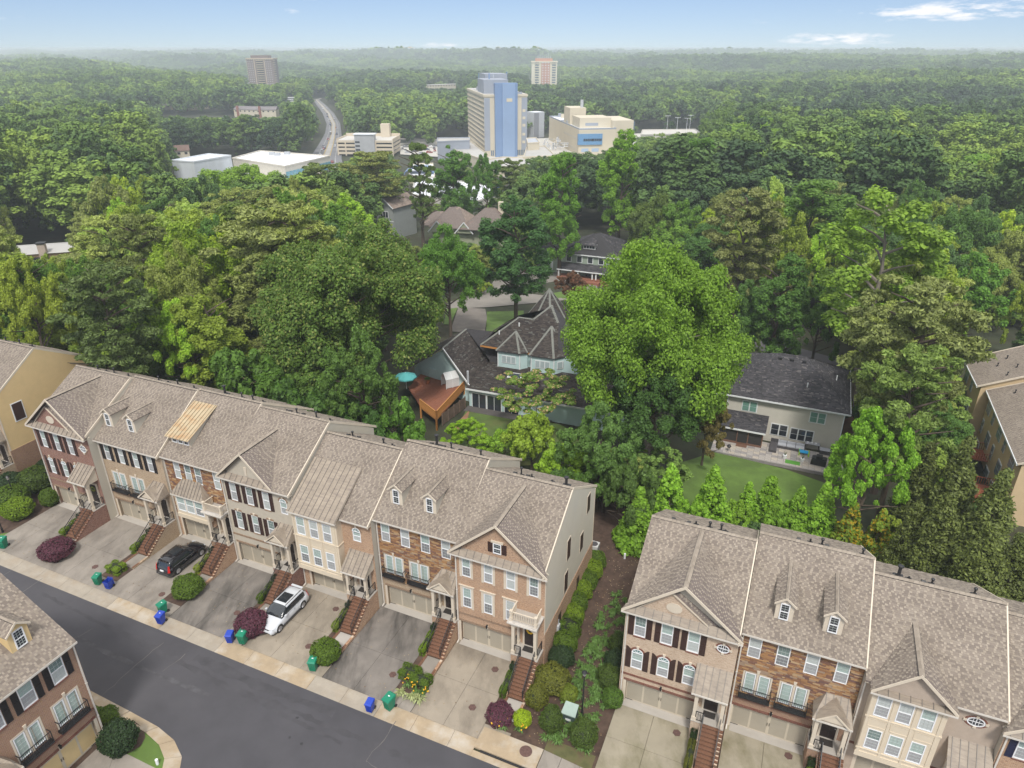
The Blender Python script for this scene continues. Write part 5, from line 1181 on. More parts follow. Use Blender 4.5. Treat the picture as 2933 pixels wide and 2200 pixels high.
win_grid(T, ('y', dp * .10), [wd * .5], [zt + 2.4], wd * .4, 1.8, GREYB)
MB().tube((wd * .5, dp * .4, zt + 11), (wd * .5, dp * .4, zt + 16), 1.1).build('flue', [STEEL], T)
for i in range(26):
    x_, y_ = r5.uniform(1, wd * .9), r5.uniform(dp * .34, dp - 4); block('duct', x_, y_, zt + .1, x_ + r5.uniform(.8, 4), y_ + r5.uniform(.8, 4), zt + r5.uniform(.8, 3), r5.choice([STEEL, ROOFW, GREYB, CREAMB]), T)
# grey service tower left of it
B, C = at(1530, 392, gz0), at(1562, 390, gz0); ang, wd = frame_of(B, C); T = thing('service_tower', 'plain dark and light grey windowless tower between the slab tower and the clinic', 'tower', B, ang + R(10)); zt = ztop(B, 1532, 323) - gz0
block('tower_body', 0, 0, -1, wd, wd * .9, zt, paint('tower_light', (.40, .42, .45), .8), T); block('dark_face', -.3, -.1, -1, wd * .45, 0, zt - .3, paint('tower_dark', (.20, .21, .23), .8), T); block('roof', .2, .2, zt, wd - .2, wd * .9 - .2, zt + .3, ROOFW, T)
# roofs and yards round the tower
def flat_roof(name, label, pts, zr, z0, mat, roofm, cat='building'):
    P = [at(x, y, zr) for x, y in pts]; c = sum(P, Vector()) / len(P); T = thing(name, label, cat, (c.x, c.y, z0))
    mb = MB(); mb.prism([(p.x - c.x, p.y - c.y, 0) for p in P], (0, 0, zr - z0)); mb.build('wall', [mat], T)
    q = [Vector((p.x - c.x, p.y - c.y, zr - z0)) for p in P]; MB().prism([v * .985 + Vector((0, 0, (zr - z0) * .015 + .0)) for v in q], (0, 0, .12)).build('roof', [roofm], T)
    pm = MB()
    for i in range(len(q)): pm.bar(q[i] + Vector((0, 0, .35)), q[(i + 1) % len(q)] + Vector((0, 0, .35)), .35, .7)
    pm.build('parapet', [mat], T); return T, c
T, c_ = flat_roof('low_building', 'wide low pale roofed building in front of the slab tower', [(1385, 478), (1560, 482), (1545, 455), (1440, 452), (1383, 462)], -13, -21, CREAMB, ROOFG)
T, c_ = flat_roof('low_building', 'pale roofed wing between the slab tower and the pipe yard', [(1500, 452), (1590, 448), (1560, 420), (1508, 425)], -12, -21, CREAMB, ROOFG)
T, c_ = flat_roof('low_building', 'grey low building with a window band left of the slab tower', [(1252, 408), (1345, 404), (1345, 396), (1253, 397)], -9, -20, GREYB, ROOFG)
T, c_ = flat_roof('low_building', 'long low podium roof left of the slab tower', [(1305, 432), (1385, 460), (1390, 440), (1345, 405), (1290, 408)], -14, -20, CREAMB, ROOFG)
T, c_ = flat_roof('low_building', 'yellowish plant room beside the pipe yard', [(1512, 412), (1545, 410), (1535, 396), (1508, 398)], -8, -20, CREAMB, STEEL)
yd_ = thing('pipe_yard', 'tangle of pipes and steel plant between the tower and the clinic', 'plant yard', at(1590, 425, -20))
for i in range(70):
    x_, y_, z_ = r5.uniform(-9, 9), r5.uniform(-14, 18), r5.uniform(.3, 7); dd = r5.choice([(1, 0, 0), (0, 1, 0), (0, 0, 1)]); l_ = r5.uniform(1, 6)
    MB().bar((x_, y_, z_), (x_ + dd[0] * l_, y_ + dd[1] * l_, max(z_ - dd[2] * l_, 0)), r5.uniform(.2, .7)).build('pipe', [r5.choice([STEEL, GREYB, CREAMB, ROOFW])], yd_)
# parking structure by the road
B, C = at(966, 452, gz0), at(1167, 452, gz0)
B, C = at(968, 446, gz0), at(1128, 447, gz0); ang, wd = frame_of(B, C); T = thing('parking_deck', 'cream four level parking deck with grey stair tower beside the main road', 'parking deck', B, ang); zt = ztop(B, 966, 402) - gz0; fh = zt / 4
for j in range(4):
    z0 = fh * j; mb = MB(); mb.box(0, 0, z0 + fh * .42, wd, 26, z0 + fh, 0); mb.build('deck_level', [CREAMD], T)
    if j < 4: mb = MB(); mb.box(.6, .6, z0, wd - .6, 25.4, z0 + fh * .42); mb.build('deck_opening', [DGLASS], T)
    for x_ in [0, wd * .14, wd * .32, wd * .68, wd - .8]: block('deck_column', x_, -.05, z0, x_ + .8, .8, z0 + fh * .43, CREAMD, T)
block('stair_tower', wd * .33, -1.5, -1, wd * .68, 4, zt + 3.6, paint('stair_grey', (.40, .41, .42), .85, .08, .3), T); block('stair_roof', wd * .31, -2.0, zt + 3.6, wd * .69, 6, zt + 4.2, ROOFW, T)
for z_ in (fh * 1.4, fh * 2.4, fh * 3.4): block('stair_opening', wd * .34, -1.56, z_, wd * .42, -1.45, z_ + fh * .45, DGLASS, T)
block('lift_house', wd * .68, 20, zt, wd * .84, 25, zt + 8.5, CREAMD, T); block('top_deck', .5, .5, zt + .002, wd - .5, 25.5, zt + .1, CONCP, T)
pm = MB(); pm.box(0, 25.5, zt, wd, 26, zt + 2); pm.box(0, 0, zt, .4, 25.5, zt + 1); pm.box(wd - .4, 0, zt, wd, 25.5, zt + 1); pm.build('parapet', [CREAMD], T)
# white flat roofed buildings in front
T, c_ = flat_roof('white_building', 'windowless white box building at left of the long white roof', [(492, 462), (555, 466), (662, 448), (597, 443)], -4.5, -19, paint('white_wall', (.66, .70, .74), .7, .05, .2, stain=((.42, .43, .42), .15, .5, (1, 1, .2))), ROOFW)
block('louvre', -16, -8, 7, -14.5, -7, 11, paint('louvre_tan', (.30, .26, .20), .8), T)
P_ = [(666, 455), (744, 434), (945, 449), (816, 479)]
T, c_ = flat_roof('white_building', 'long low building with wide white roof and a strip of blue glass', P_, -9, -19, paint('off_white_wall', (.62, .58, .50), .7), ROOFW)
a_, b_ = at(*P_[3], -9) - c_, at(*P_[2], -9) - c_; gm = MB(); n_s = 14
for i in range(n_s):
    p, q = a_.lerp(b_, (i + .1) / n_s), a_.lerp(b_, (i + .92) / n_s); o = Vector((b_.y - a_.y, a_.x - b_.x, 0)).normalized() * .3
    MB().prism([(p.x + o.x, p.y + o.y, 3.5), (q.x + o.x, q.y + o.y, 3.5), (q.x + o.x, q.y + o.y, 7.6), (p.x + o.x, p.y + o.y, 7.6)], tuple(-o * .8)).build('glass_pane', [paint('strip_glass', (.18, .38, .48), .15, .1)], T)
for x_, y_ in ((-8, 12), (-4, 9), (0, 14)): block('roof_unit', x_, y_, 10.1, x_ + 3, y_ + 2, 11.5, STEEL, T)
T, c_ = flat_roof('white_building', 'lower white roof below the glass strip seen between the trees', [(700, 520), (860, 525), (930, 500), (830, 482), (700, 470)], -15, -19, CREAMB, ROOFW)
T, c_ = flat_roof('parking_deck', 'white surfaced parking deck glimpsed between trees with a blue car on it', [(1180, 560), (1360, 580), (1445, 560), (1450, 540), (1325, 522), (1190, 505)], -13, -19, CONCP, ROOFW, 'parking deck'); DECK = (c_, -13)
T, c_ = flat_roof('low_building', 'white roofed entrance building with a blue barrel canopy', [(1172, 505), (1245, 510), (1240, 470), (1180, 472)], -14, -19, CREAMB, ROOFW)
mb = MB(); 
for i in range(8):
    g0, g1 = math.pi * i / 8, math.pi * (i + 1) / 8; mb.prism([(-8 * math.cos(g0), -14, 5.2 + 3 * math.sin(g0)), (-8 * math.cos(g1), -14, 5.2 + 3 * math.sin(g1)), (-7.6 * math.cos(g1), -14, 5 + 3 * math.sin(g1)), (-7.6 * math.cos(g0), -14, 5 + 3 * math.sin(g0))], (0, 12, 0))
mb.build('barrel_canopy', [BLUEB], T)
T, c_ = flat_roof('parking_deck', 'grey parking deck at right with tall lamp posts on it', [(1835, 388), (2010, 385), (1990, 372), (1840, 374)], -6, -18, CONCP, CONCP, 'parking deck')
for i, (px, py) in enumerate(((1910, 372), (1938, 378), (1965, 380), (1975, 370))):
    P = at(px, py, -6); L_ = thing('lamp_post', 'twin armed lamp post on the right parking deck', 'lamp post', P, 0, 'lamp posts on the right parking deck'); MB().tube((0, 0, 0), (0, 0, 9), .12, .09).build('pole', [ROOFW], L_); MB().box(-2, -.15, 9, 2, .15, 9.2).build('lamp_arm', [ROOFW], L_)
# apartment towers on the ridges
def tower(pxl, pxr, pyb, pyt, label, kind, lean):
    z0 = float(terrain(*at(pxl, pyb, -18)[:2])) ; B, C = at(pxl, pyb, z0), at(pxr, pyb, z0); ang, wd = frame_of(B, C); zt = ztop(B, pxl, pyt) - z0
    T = thing('apartment_tower', label, 'apartment tower', B, ang); main = paint('tower_brick', (.19, .14, .13), .85, .08, .1) if kind else paint('tower_cream', (.68, .64, .50), .8, .04, .1); tr_ = paint('tower_tan', (.50, .41, .30), .8) if kind else paint('tower_pink', (.50, .27, .19), .8, .05, .1)
    block('tower_body', 0, 0, -3, wd, wd * .6, zt, main, T); block('parapet', -1, -1, zt - 1.2, wd + 1, wd * .6 + 1, zt + .8, tr_ if kind else main, T); block('penthouse', wd * .15, 3, zt, wd * .82, wd * .5, zt + 5, paint('pent_brown', (.17, .12, .11), .8) if kind else tr_, T)
    n = 15 if kind else 12; fh = zt / n
    if kind:
        for x_ in (.27, .66): block('pilaster', wd * x_, -.9, -3, wd * x_ + 1.3, 0, zt - 1.3, tr_, T)
        for j in range(n):
            block('balcony', wd * .36, -1.6, fh * j + .2, wd * .62, 0, fh * j + 1.3, tr_, T); block('balcony', -1.8, 1, fh * j + .2, 0, 8, fh * j + 1.3, tr_, T); block('balcony', wd, 1, fh * j + .2, wd + 1.8, 8, fh * j + 1.3, tr_, T)
        win_grid(T, ('y', 0), [wd * q for q in (.05, .12, .2, .74, .82, .9)], [fh * (j + .6) for j in range(n)], wd * .04, fh * .4, paint('tower_glass', (.42, .40, .40), .3)); win_grid(T, ('y', 0), [wd * .49], [fh * (j + .65) for j in range(n)], wd * .24, fh * .5, DGLASS)
    else:
        block('centre_bay', wd * .38, -1.2, -3, wd * .72, 0, zt - 2, tr_, T)
        win_grid(T, ('y', -1.2), [wd * q for q in (.44, .55, .66)], [fh * (j + .55) for j in range(n)], wd * .045, fh * .4, ROOFW)
        for j in range(n): block('balcony', wd * .12, -1, fh * j + .2, wd * .3, 0, fh * j + 1.2, main, T); block('balcony', wd * .8, -1, fh * j + .2, wd * .95, 0, fh * j + 1.2, main, T)
        win_grid(T, ('y', 0), [wd * .21, wd * .875], [fh * (j + .62) for j in range(n)], wd * .14, fh * .45, GLASSB)
        for i in range(7): MB().tube((wd * (.25 + i * .08), 5, zt + 5), (wd * (.25 + i * .08), 5, zt + 9 + (i % 3) * 2), .25).build('antenna', [ROOFW], T)
tower(719, 792, 262, 168, 'brown and tan high rise apartment tower with stacked balconies at left', 1, .1)
tower(1522, 1594, 262, 177, 'cream apartment tower with salmon centre bay and rooftop antennas', 0, 0)
# low houses and distant blocks
def gable_block(label, pxa, pxb, z0, h, dep_, wallm, roofm, chim=0, name='distant_house', roofh=3):
    B, C = at(pxa[0], pxa[1], z0), at(pxb[0], pxb[1], z0); ang, wd = frame_of(B, C); T = thing(name, label, 'house', B, ang)
    block('wall', 0, 0, -6, wd, dep_, h, wallm, T)
    MB().prism([(-.4, -.5, h), (-.4, dep_ + .5, h), (-.4, dep_ / 2, h + roofh)], (wd + .8, 0, 0)).build('roof', [roofm], T)
    for i in range(chim): block('chimney', wd * (.15 + .8 * i / max(1, chim)), -1.2, -4, wd * (.15 + .8 * i / max(1, chim)) + 2.2, .3, h + roofh + .5, paint('chimney_red', (.28, .11, .08), .9), T)
    win_grid(T, ('y', 0), [wd * (i + .5) / max(2, int(wd / 5)) for i in range(max(2, int(wd / 5)))], [h - 1.5], 1.6, 1.3, DGLASS); return T
RGREY = paint('grey_slate', (.19, .17, .175), .9, .15, .2)
for pa, pb, l, c in (((450, 318), (505, 318), 'grey roofed terrace glimpsed among trees left of the brick chimneys', 0), ((520, 322), (600, 314), 'grey roofed terrace with a brick chimney end below the brown high rise', 1), ((668, 318), (715, 316), 'dark roofed terrace right of the gap in the left woods', 0), ((672, 332), (735, 334), 'dark roofed terrace with brick chimney nearest the main road', 1), ((735, 334), (792, 334), 'low grey roofed terrace end beside the main road', 1)):
    gable_block(l, pa, pb, -19, 6.5, 11, CREAMB, RGREY, c)
gable_block('tan long low block on the ridge behind the slab tower', (1222, 256), (1320, 252), -14, 6, 14, CREAMB, ROOFG, roofh=.6)
gable_block('dark roofed block right of the cream apartment tower', (1596, 250), (1650, 249), -14, 5, 14, GREYB, DKUNDER, roofh=.6)
gable_block('small brown roofed house at left below the woods', (505, 452), (545, 450), -17, 4, 9, CREAMB, paint('brown_roof', (.16, .10, .08), .9))
for px, l in ((480, 'pale block low on the left horizon'), (1145, 'cream stepped block on the horizon left of centre'), (1168, 'second cream block on the horizon, left of centre'), (1420, 'pale block with dark window rows on the centre horizon'), (1530, 'small pale tower on the centre horizon'), (165, 'pale wide building on the hazy left horizon')):
    B = at(px, 152, 2); w_ = 70 if px != 165 else 130; T = thing('distant_block', l, 'building', B, 0); block('wall', 0, 0, -20, w_, 60, 52 if px not in (165, 480) else 30, CREAMB, T); block('roof', 5, 5, 30, w_ * .6, 40, 60 if px not in (165, 480) else 34, CREAMB, T); win_grid(T, ('y', 0), [w_ * q for q in (.2, .4, .6, .8)], [28, 38], w_ * .1, 4, GLASSB)
# billboard
P = at(828, 292, -12); T = thing('billboard', 'white roadside billboard with blurred dark lettering above the trees', 'billboard', P, R(8)); z_ = ztop(P, 828, 278) + 12
block('board', -7, 0, z_ - 7, 9, .4, z_, WHITE, T); MB().tube((1, .2, -8), (1, .2, z_ - 7), .5).build('post', [STEEL], T)
for k in range(3): block('dark_strokes', -6 + k * .6, -.08, z_ - 2 - k * 2, 7.6 - k, -.002, z_ - 1 - k * 2, paint('ink', (.10, .11, .14), .8), T)

# ------------------------------------------------------------------ houses beyond the terraces
def hitp(px, py, O, n):
    d = Vector(ray(px, py)); C = Vector((0, 0, CH)); k = (O - C).dot(n) / d.dot(n); return C + d * k
AQUA = paint('aqua_siding', (.46, .60, .59), .7, .04); WTRIM = paint('white_trim', (.72, .74, .74), .6, .04); GREYSID = paint('grey_beige_siding', (.56, .53, .46), .75, .04); SAGE = paint('sage_siding', (.30, .36, .29), .75, .05); GREYH = paint('blue_grey_siding', (.30, .32, .31), .75, .05); OLIVEH = paint('olive_siding', (.33, .35, .24), .75, .05)
CEDAR = paint('orange_cedar', (.50, .23, .065), .7, .12, 4); REDDECK = paint('red_deck', (.24, .09, .05), .8, .15, 3); CONDO = paint('condo_tan', (.62, .47, .28), .75, .05)
SHTAN = island_mat('tan_roof_shingle', [(0, (.27, .215, .18)), (.5, (.31, .25, .21)), (.8, (.23, .18, .155))])
def local(name, label, cat, O, ang): return thing(name, label, cat, O, ang)
def to_local(T, P): return (Matrix.Rotation(-T.rotation_euler[2], 4, 'Z') @ (Vector(P) - Vector(T.location)))
def boards(parent, x0, x1, z0, z1, y, mat, axis='y', step=.2, sgn=-1): return siding_wall([(x0, z0), (x1, z0), (x1, z1), (x0, z1)], sgn, parent, mat, axis, y, step)
# pale blue house with turrets
O = at(1345, 1163, 0); Bh = local('turret_house', 'pale blue house with dark hipped roofs, bay turrets and a pointed spire roof', 'house', O, R(-21)); q = lambda p: to_local(Bh, p)
def rp(pts, **k): roof_plane(pts, Bh, DKUNDER, SHBROWN, th=.1, tab=.45, exp=.19, **k)
sh = lambda px, py, z: q(at(px, py, z))
# walls
low = MB(); low.box(0, 0, -.6, 21, 8, 2.9); low.build('wall', [AQUA], Bh); boards(Bh, 0, 21, 0, 2.85, -.004, AQUA)
MB().box(1.6, 7.2, 0, 15, 16, 6.3).build('wall', [AQUA], Bh); boards(Bh, 1.6, 4, 3.5, 6.3, 7.19, AQUA); MB().box(-8, 3.5, -.6, -.2, 15, 3.0).build('wall', [AQUA], Bh)
for px, z0 in ((1358, 1121), (1401, 1128), (1449, 1138)):
    a = q(at(px, z0 + 40, 0)); D_ = MB(); D_.box(a.x, -.08, .02, a.x + 2.0, -.03, 2.15); d_ = D_.build('sliding_door', [DGLASS], Bh); f_ = MB()
    f_.box(a.x - .1, -.1, .0, a.x, -.0, 2.25); f_.box(a.x + 2, -.1, 0, a.x + 2.1, 0, 2.25); f_.box(a.x, -.1, 2.15, a.x + 2, 0, 2.25); f_.box(a.x + .97, -.1, .02, a.x + 1.03, -.081, 2.15); f_.build('door_frame', [WTRIM], d_)
MB().box(-.2, -1.6, -.2, 12, -.01, .06).build('patio_slab', [paint('wet_slab', (.10, .09, .085), .8)], Bh)
# lower front roof
E0, E1_, T0, T1 = sh(1351, 1110, 2.95), sh(1730, 1167, 2.95), sh(1392, 1035, 4.75), sh(1715, 1075, 4.9)
T0.z = 3.95; T0.y = 7.2; T0.x = .2; T1 = Vector((21.5, 7.2, 3.95)); E0 = Vector((-.3, -.5, 2.95)); E1_ = Vector((21.5, -.5, 2.95))
rp([E0, E1_, T1, T0]); rp([Vector((15, 7.2, 3.95)), Vector((21.5, 7.2, 3.95)), Vector((21.5, 14, 3)), Vector((15, 14, 3))])
fm = MB(); fm.box(-.3, -.56, 2.72, 21.5, -.5, 2.96); fm.build('fascia', [WTRIM], Bh)
sk = MB(); sk.prism([(4.2, 3.6, 3.5), (6.2, 3.6, 3.5), (6.2, 4.9, 3.67), (4.2, 4.9, 3.67)], (0, 0, .12)); k_ = sk.build('skylight', [WTRIM], Bh); MB().prism([(4.35, 3.75, 3.65), (6.05, 3.75, 3.65), (6.05, 4.75, 3.78), (4.35, 4.75, 3.78)], (0, 0, .02)).build('pane', [DGLASS], k_)
# left gabled wing
Rf, Rb = sh(1262, 995, 6.6), sh(1330, 941, 6.6); Rf.x = Rb.x = (Rf.x + Rb.x) / 2 + .3
Ee = Vector((.1, .3, 2.9)); Vv = Vector((.9, 6.6, 3.7)); hw_ = .1 - Rf.x
rp([Vector((.1, Ee.y, 2.9)), Vector((.1, Rb.y, 2.9)), Rb, Rf]); rp([Rf, Rb, Vector((Rb.x - hw_, Rb.y, 2.9)), Vector((Rf.x - hw_, Ee.y, 2.9))])
rp([Rb, Vector((1.6, Rb.y + 1.2, 6.4)), Vector((1.6, 7, 4.2)), Vv]) ; rp([Rb, Vector((1.6, Rb.y + 1.2, 6.4)), Vector((1.6, 20, 3)), Vector((Rb.x, 20, 3))])
ridge_cap(Rf, Rb, Bh, HIPCAP)
gw = MB(); gw.prism([(Rf.x - hw_ + .6, Rf.y + .6, -.5), (-.1, 1.2, -.5), (-.1, 1.2, 2.75), (Rf.x, Rf.y + .5, 6.2), (Rf.x - hw_ + .6, Rf.y + .6, 2.75)], (.03, .15, 0)); gw.build('gable_wall', [AQUA], Bh)
rk = MB(); rk.bar(Rf + Vector((0, -.05, -.1)), Ee + Vector((0, -.05, -.1)), .1, .25); rk.build('rake_board', [WTRIM], Bh)
# main upper roof: one pitched plane facing us plus hips
m0 = Vector((1.2, 6.7, 6.4)); pn = Vector((0, -.66, 1)).normalized(); wn = Matrix.Rotation(R(-21), 4, 'Z') @ pn; Ow = Bh.matrix_basis @ m0 if False else (Matrix.Translation(O) @ Matrix.Rotation(R(-21), 4, 'Z') @ m0)
h_ = lambda px, py: q(hitp(px, py, Ow, wn))
A1, A2, A3, A4 = h_(1376, 987), h_(1486, 908), h_(1527, 914), h_(1580, 874); A5 = h_(1600, 925); A6 = Vector((A5.x + 1.5, 6.7, 6.4))
rp([A1, A6, A5, A4, A3, A2]); B1 = Vector((A6.x + 5, 10, 6.4)); B2 = Vector((A1.x, 16.5, 6.4))
rp([A4, A5, A6, B1]); rp([A1, A2, Vector((A2.x, A2.y + 2, A2.z - 1)), B2]); rp([A2, A3, A4, Vector((A4.x, 17.5, A4.z - 2.5)), B2])
for a, b in ((A1, A2), (A2, A3), (A3, A4), (A4, A5)): ridge_cap(a, b, Bh, HIPCAP, .22)
MB().bar(A1 + Vector((0, 0, -.2)), Vector((A6.x, 6.7, 6.2)), .08, .25).build('fascia', [CEDAR], Bh)
def turret(eave, apex, z0, back):
    e_ = [sh(x, y, 6.35) for x, y in eave]; ap = h_(*apex); ap = Vector((ap.x, ap.y, ap.z + .15)); full = [Vector((e_[0].x - .1, back, 6.35))] + e_ + [Vector((e_[-1].x + .2, back, 6.35))]
    c = sum(e_, Vector()) / len(e_); c.y = back
    for i in range(len(full) - 1): rp([full[i], full[i + 1], ap]); ridge_cap(full[i + 1], ap, Bh, HIPCAP, .16, .05)
    w2 = [Vector((c.x + (p.x - c.x) * .92, c.y + (p.y - c.y) * .88, z0)) for p in full]; mb = MB()
    for i in range(len(w2) - 1):
        a, b = w2[i], w2[i + 1]; mb.add([a, b, b + Vector((0, 0, 6.3 - z0)), a + Vector((0, 0, 6.3 - z0))], [(0, 1, 2, 3)])
    mb.build('turret_wall', [AQUA], Bh)
    for i in range(1, len(w2) - 2):
        a, b = w2[i], w2[i + 1]; u_ = (b - a); L2 = u_.length; u_.normalize(); n_ = Vector((u_.y, -u_.x, 0)); cm2 = MB(); cm2.bar(a, a + Vector((0, 0, 6.3 - z0)), .14)
        cm2.build('corner_board', [WTRIM], Bh)
        zz = z0
        bd_ = MB()
        while zz < 6.2: bd_.add([a + n_ * .03 + Vector((0, 0, zz - z0)), b + n_ * .03 + Vector((0, 0, zz - z0)), b + n_ * .005 + Vector((0, 0, zz - z0 + .2)), a + n_ * .005 + Vector((0, 0, zz - z0 + .2))], [(0, 1, 2, 3)]); zz += .2
        stuff(bd_.build('siding', [AQUA], Bh))
        if L2 > 1.2:
            wz = 4.55; p0 = a + u_ * L2 * .18 + n_ * .05; p1 = a + u_ * L2 * .82 + n_ * .05; g_ = MB(); g_.prism([(p0.x, p0.y, wz), (p1.x, p1.y, wz), (p1.x, p1.y, wz + 1.15), (p0.x, p0.y, wz + 1.15)], tuple(n_ * .04)); wo = g_.build('window', [WTRIM], Bh)
            nn_ = max(1, int(L2 / .9))
            for k in range(nn_):
                s0_, s1_ = p0.lerp(p1, (k + .08) / nn_), p0.lerp(p1, (k + .92) / nn_); MB().prism([(s0_.x + n_.x * .041, s0_.y + n_.y * .041, wz + .1), (s1_.x + n_.x * .041, s1_.y + n_.y * .041, wz + .1), (s1_.x + n_.x * .041, s1_.y + n_.y * .041, wz + 1.05), (s0_.x + n_.x * .041, s0_.y + n_.y * .041, wz + 1.05)], tuple(n_ * .015)).build('pane', [paint('pale_pane', (.38, .45, .46), .2, .1)], wo)
turret([(1420, 1004), (1488, 1014), (1512, 1011)], (1478, 951), 3.4, 8.5)
turret([(1515, 1018), (1586, 1028), (1640, 1018)], (1580, 937), 1.0, 8.5)
sa, sb_, sc_, ap = h_(1500, 915), h_(1545, 905), h_(1640, 905), Vector(A4)
cz = A4.z - .4; cx_, cy_ = A4.x + .1, A4.y + 4.0; apx = q(hitp(1574, 826, Matrix.Translation(O) @ Matrix.Rotation(R(-21), 4, 'Z') @ Vector((cx_, cy_, 0)), Matrix.Rotation(R(-21), 4, 'Z') @ Vector((0, 1, 0))))
ring = [Vector((apx.x + 4.2 * math.cos(g), cy_ + 4.2 * math.sin(g), apx.z - 5.2)) for g in [math.pi * 2 * i / 8 + .39 for i in range(8)]]
for i in range(8): rp([ring[i], ring[(i + 1) % 8], Vector((apx.x, cy_, apx.z))]); ridge_cap(ring[i], Vector((apx.x, cy_, apx.z)), Bh, HIPCAP, .16, .05)
for i in range(8):
    a, b = ring[i] * 1, ring[(i + 1) % 8] * 1; MB().add([(a.x, a.y, 2), (b.x, b.y, 2), b, a], [(0, 1, 2, 3)]).build('turret_wall', [AQUA], Bh)
for px, py in ((1430, 958), (1487, 935)): p = h_(px, py); MB().tube(p, p + Vector((0, 0, .55)), .09).build('vent_pipe', [WTRIM], Bh)
p = sh(1340, 1078, 4.2); MB().tube(p - Vector((0, 0, 1)), p + Vector((0, 0, .8)), .16).build('vent_pipe', [STEEL], Bh)
# deck, rail, parasol, little greenhouse
Dk = thing('deck', 'red brown timber deck with orange cedar railing at the left of the blue house', 'deck', at(1290, 1120, 1.6), R(-21)); ql = lambda px, py, z: to_local(Dk, at(px, py, z))
dp_ = [ql(1330, 1112, 1.6), ql(1250, 1200, 1.6), ql(1205, 1165, 1.6), ql(1170, 1110, 1.6), ql(1215, 1060, 1.6), ql(1290, 1050, 1.6)]
n_b = 26; x0_, x1_ = min(p.x for p in dp_), max(p.x for p in dp_); poly_ = [(p.x, p.y) for p in dp_]
MB().prism([(p.x, p.y, p.z - .12) for p in dp_], (0, 0, .1)).build('deck_frame', [REDDECK], Dk)
for i in range(n_b):
    xa = x0_ + (x1_ - x0_) * i / n_b; xb = xa + (x1_ - x0_) / n_b - .02; s__ = span([(b, a) for a, b in poly_], (xa + xb) / 2)
    if s__: MB().box(xa, s__[0], -.02, xb, s__[1], .03).build('board', [REDDECK], Dk)
for a, b in ((dp_[0], dp_[1]), (dp_[1], dp_[2])):
    a = Vector((a.x, a.y, .03)); b = Vector((b.x, b.y, .03)); n = int((b - a).length / .22); MB().bar(a + Vector((0, 0, 1.05)), b + Vector((0, 0, 1.05)), .14, .05).build('handrail', [CEDAR], Dk); MB().bar(a - Vector((0, 0, .12)), b - Vector((0, 0, .12)), .05, .3).build('rim_board', [CEDAR], Dk)
    for i in range(n): p = a.lerp(b, (i + .5) / n); MB().box(p.x - .05, p.y - .05, -.05, p.x + .05, p.y + .05, 1.03).build('picket', [CEDAR], Dk)
    for p in (a, b): MB().box(p.x - .1, p.y - .1, -2, p.x + .1, p.y + .1, 1.15).build('post', [CEDAR], Dk)
P = at(1162, 1078, 3.6); U_ = thing('parasol', 'open turquoise parasol on the deck of the blue house', 'parasol', (P.x, P.y, 1.65)); cn = MB(); n = 8
for i in range(n): g0, g1 = 2 * math.pi * i / n, 2 * math.pi * (i + 1) / n; cn.add([(0, 0, 2.55), (1.55 * math.cos(g0), 1.55 * math.sin(g0), 1.95), (1.55 * math.cos(g1), 1.55 * math.sin(g1), 1.95), (1.55 * math.cos(g0), 1.55 * math.sin(g0), 1.78), (1.55 * math.cos(g1), 1.55 * math.sin(g1), 1.78)], [(0, 1, 2), (1, 3, 4, 2)])
cn.build('canopy', [paint('turquoise', (.10, .42, .42), .8, .05)], U_); MB().tube((0, 0, 0), (0, 0, 2.6), .03).build('pole', [WTRIM], U_)
P = at(1290, 1105, 1.6); Gh = thing('greenhouse', 'small white framed greenhouse standing on the timber deck', 'greenhouse', P, R(30)); mb = MB()
for x_ in (-1, 0, 1):
    for y_ in (-.8, .8): mb.bar((x_, y_, 0), (x_, y_, 1.4), .07)
    mb.bar((x_, -.8, 1.4), (x_, 0, 2.2), .07); mb.bar((x_, .8, 1.4), (x_, 0, 2.2), .07)
mb.bar((-1, 0, 2.2), (1, 0, 2.2), .07); mb.bar((-1, -.8, 1.4), (1, -.8, 1.4), .07); mb.bar((-1, .8, 1.4), (1, .8, 1.4), .07); mb.build('frame', [WTRIM], Gh)
for sy in (-1, 1):
    MB().prism([(-1, sy * .8, 1.42), (1, sy * .8, 1.42), (1, 0, 2.22), (-1, 0, 2.22)], (0, 0, .02)).build('roof_pane', [paint('milky_pane', (.62, .63, .62), .4, .05)], Gh); MB().box(-1, sy * .8 - .01, .1, 1, sy * .8 + .01, 1.38).build('side_pane', [paint('milky_pane', (.6, .6, .6))], Gh)
for px, py, l in ((1226, 1098, 'terracotta pot with a green plant on the timber deck'),):
    P = at(px, py, 1.65); T = thing('potted_plant', l, 'plant pot', P); MB().tube((0, 0, 0), (0, 0, .5), .22, .32, 10).build('pot', [paint('terracotta', (.35, .12, .05), .8)], T); c = inst('foliage', VAR['small'][0][0], T, (0, 0, .4), 0, (.15, .15, .15)); c.color = (.1, .2, .04, 1)
F_ = thing('timber_fence', 'weathered brown board fence below the timber deck', 'fence', at(1268, 1218, 0)); a, b = Vector((0, 0, 0)), at(1333, 1168, 0) - at(1268, 1218, 0); n = 22
for i in range(n): p0, p1 = a.lerp(b, i / n), a.lerp(b, (i + .93) / n); MB().prism([(p0.x, p0.y, 0), (p1.x, p1.y, 0), (p1.x, p1.y, 1.7), (p0.x, p0.y, 1.7)], (.03, .03, 0)).build('board', [paint('old_wood', (.13, .09, .065), .9, .25, 3)], F_)
for i in range(5): p = a.lerp(b, i / 4); MB().box(p.x - .08, p.y - .14, 0, p.x + .08, p.y - .02, 1.8).build('post', [paint('old_wood', ())], F_)
px_sheet('lawn', [(1340, 1165), (1480, 1198), (1600, 1215), (1700, 1260), (1560, 1330), (1430, 1340), (1300, 1300), (1306, 1235)], GRASS, .03)
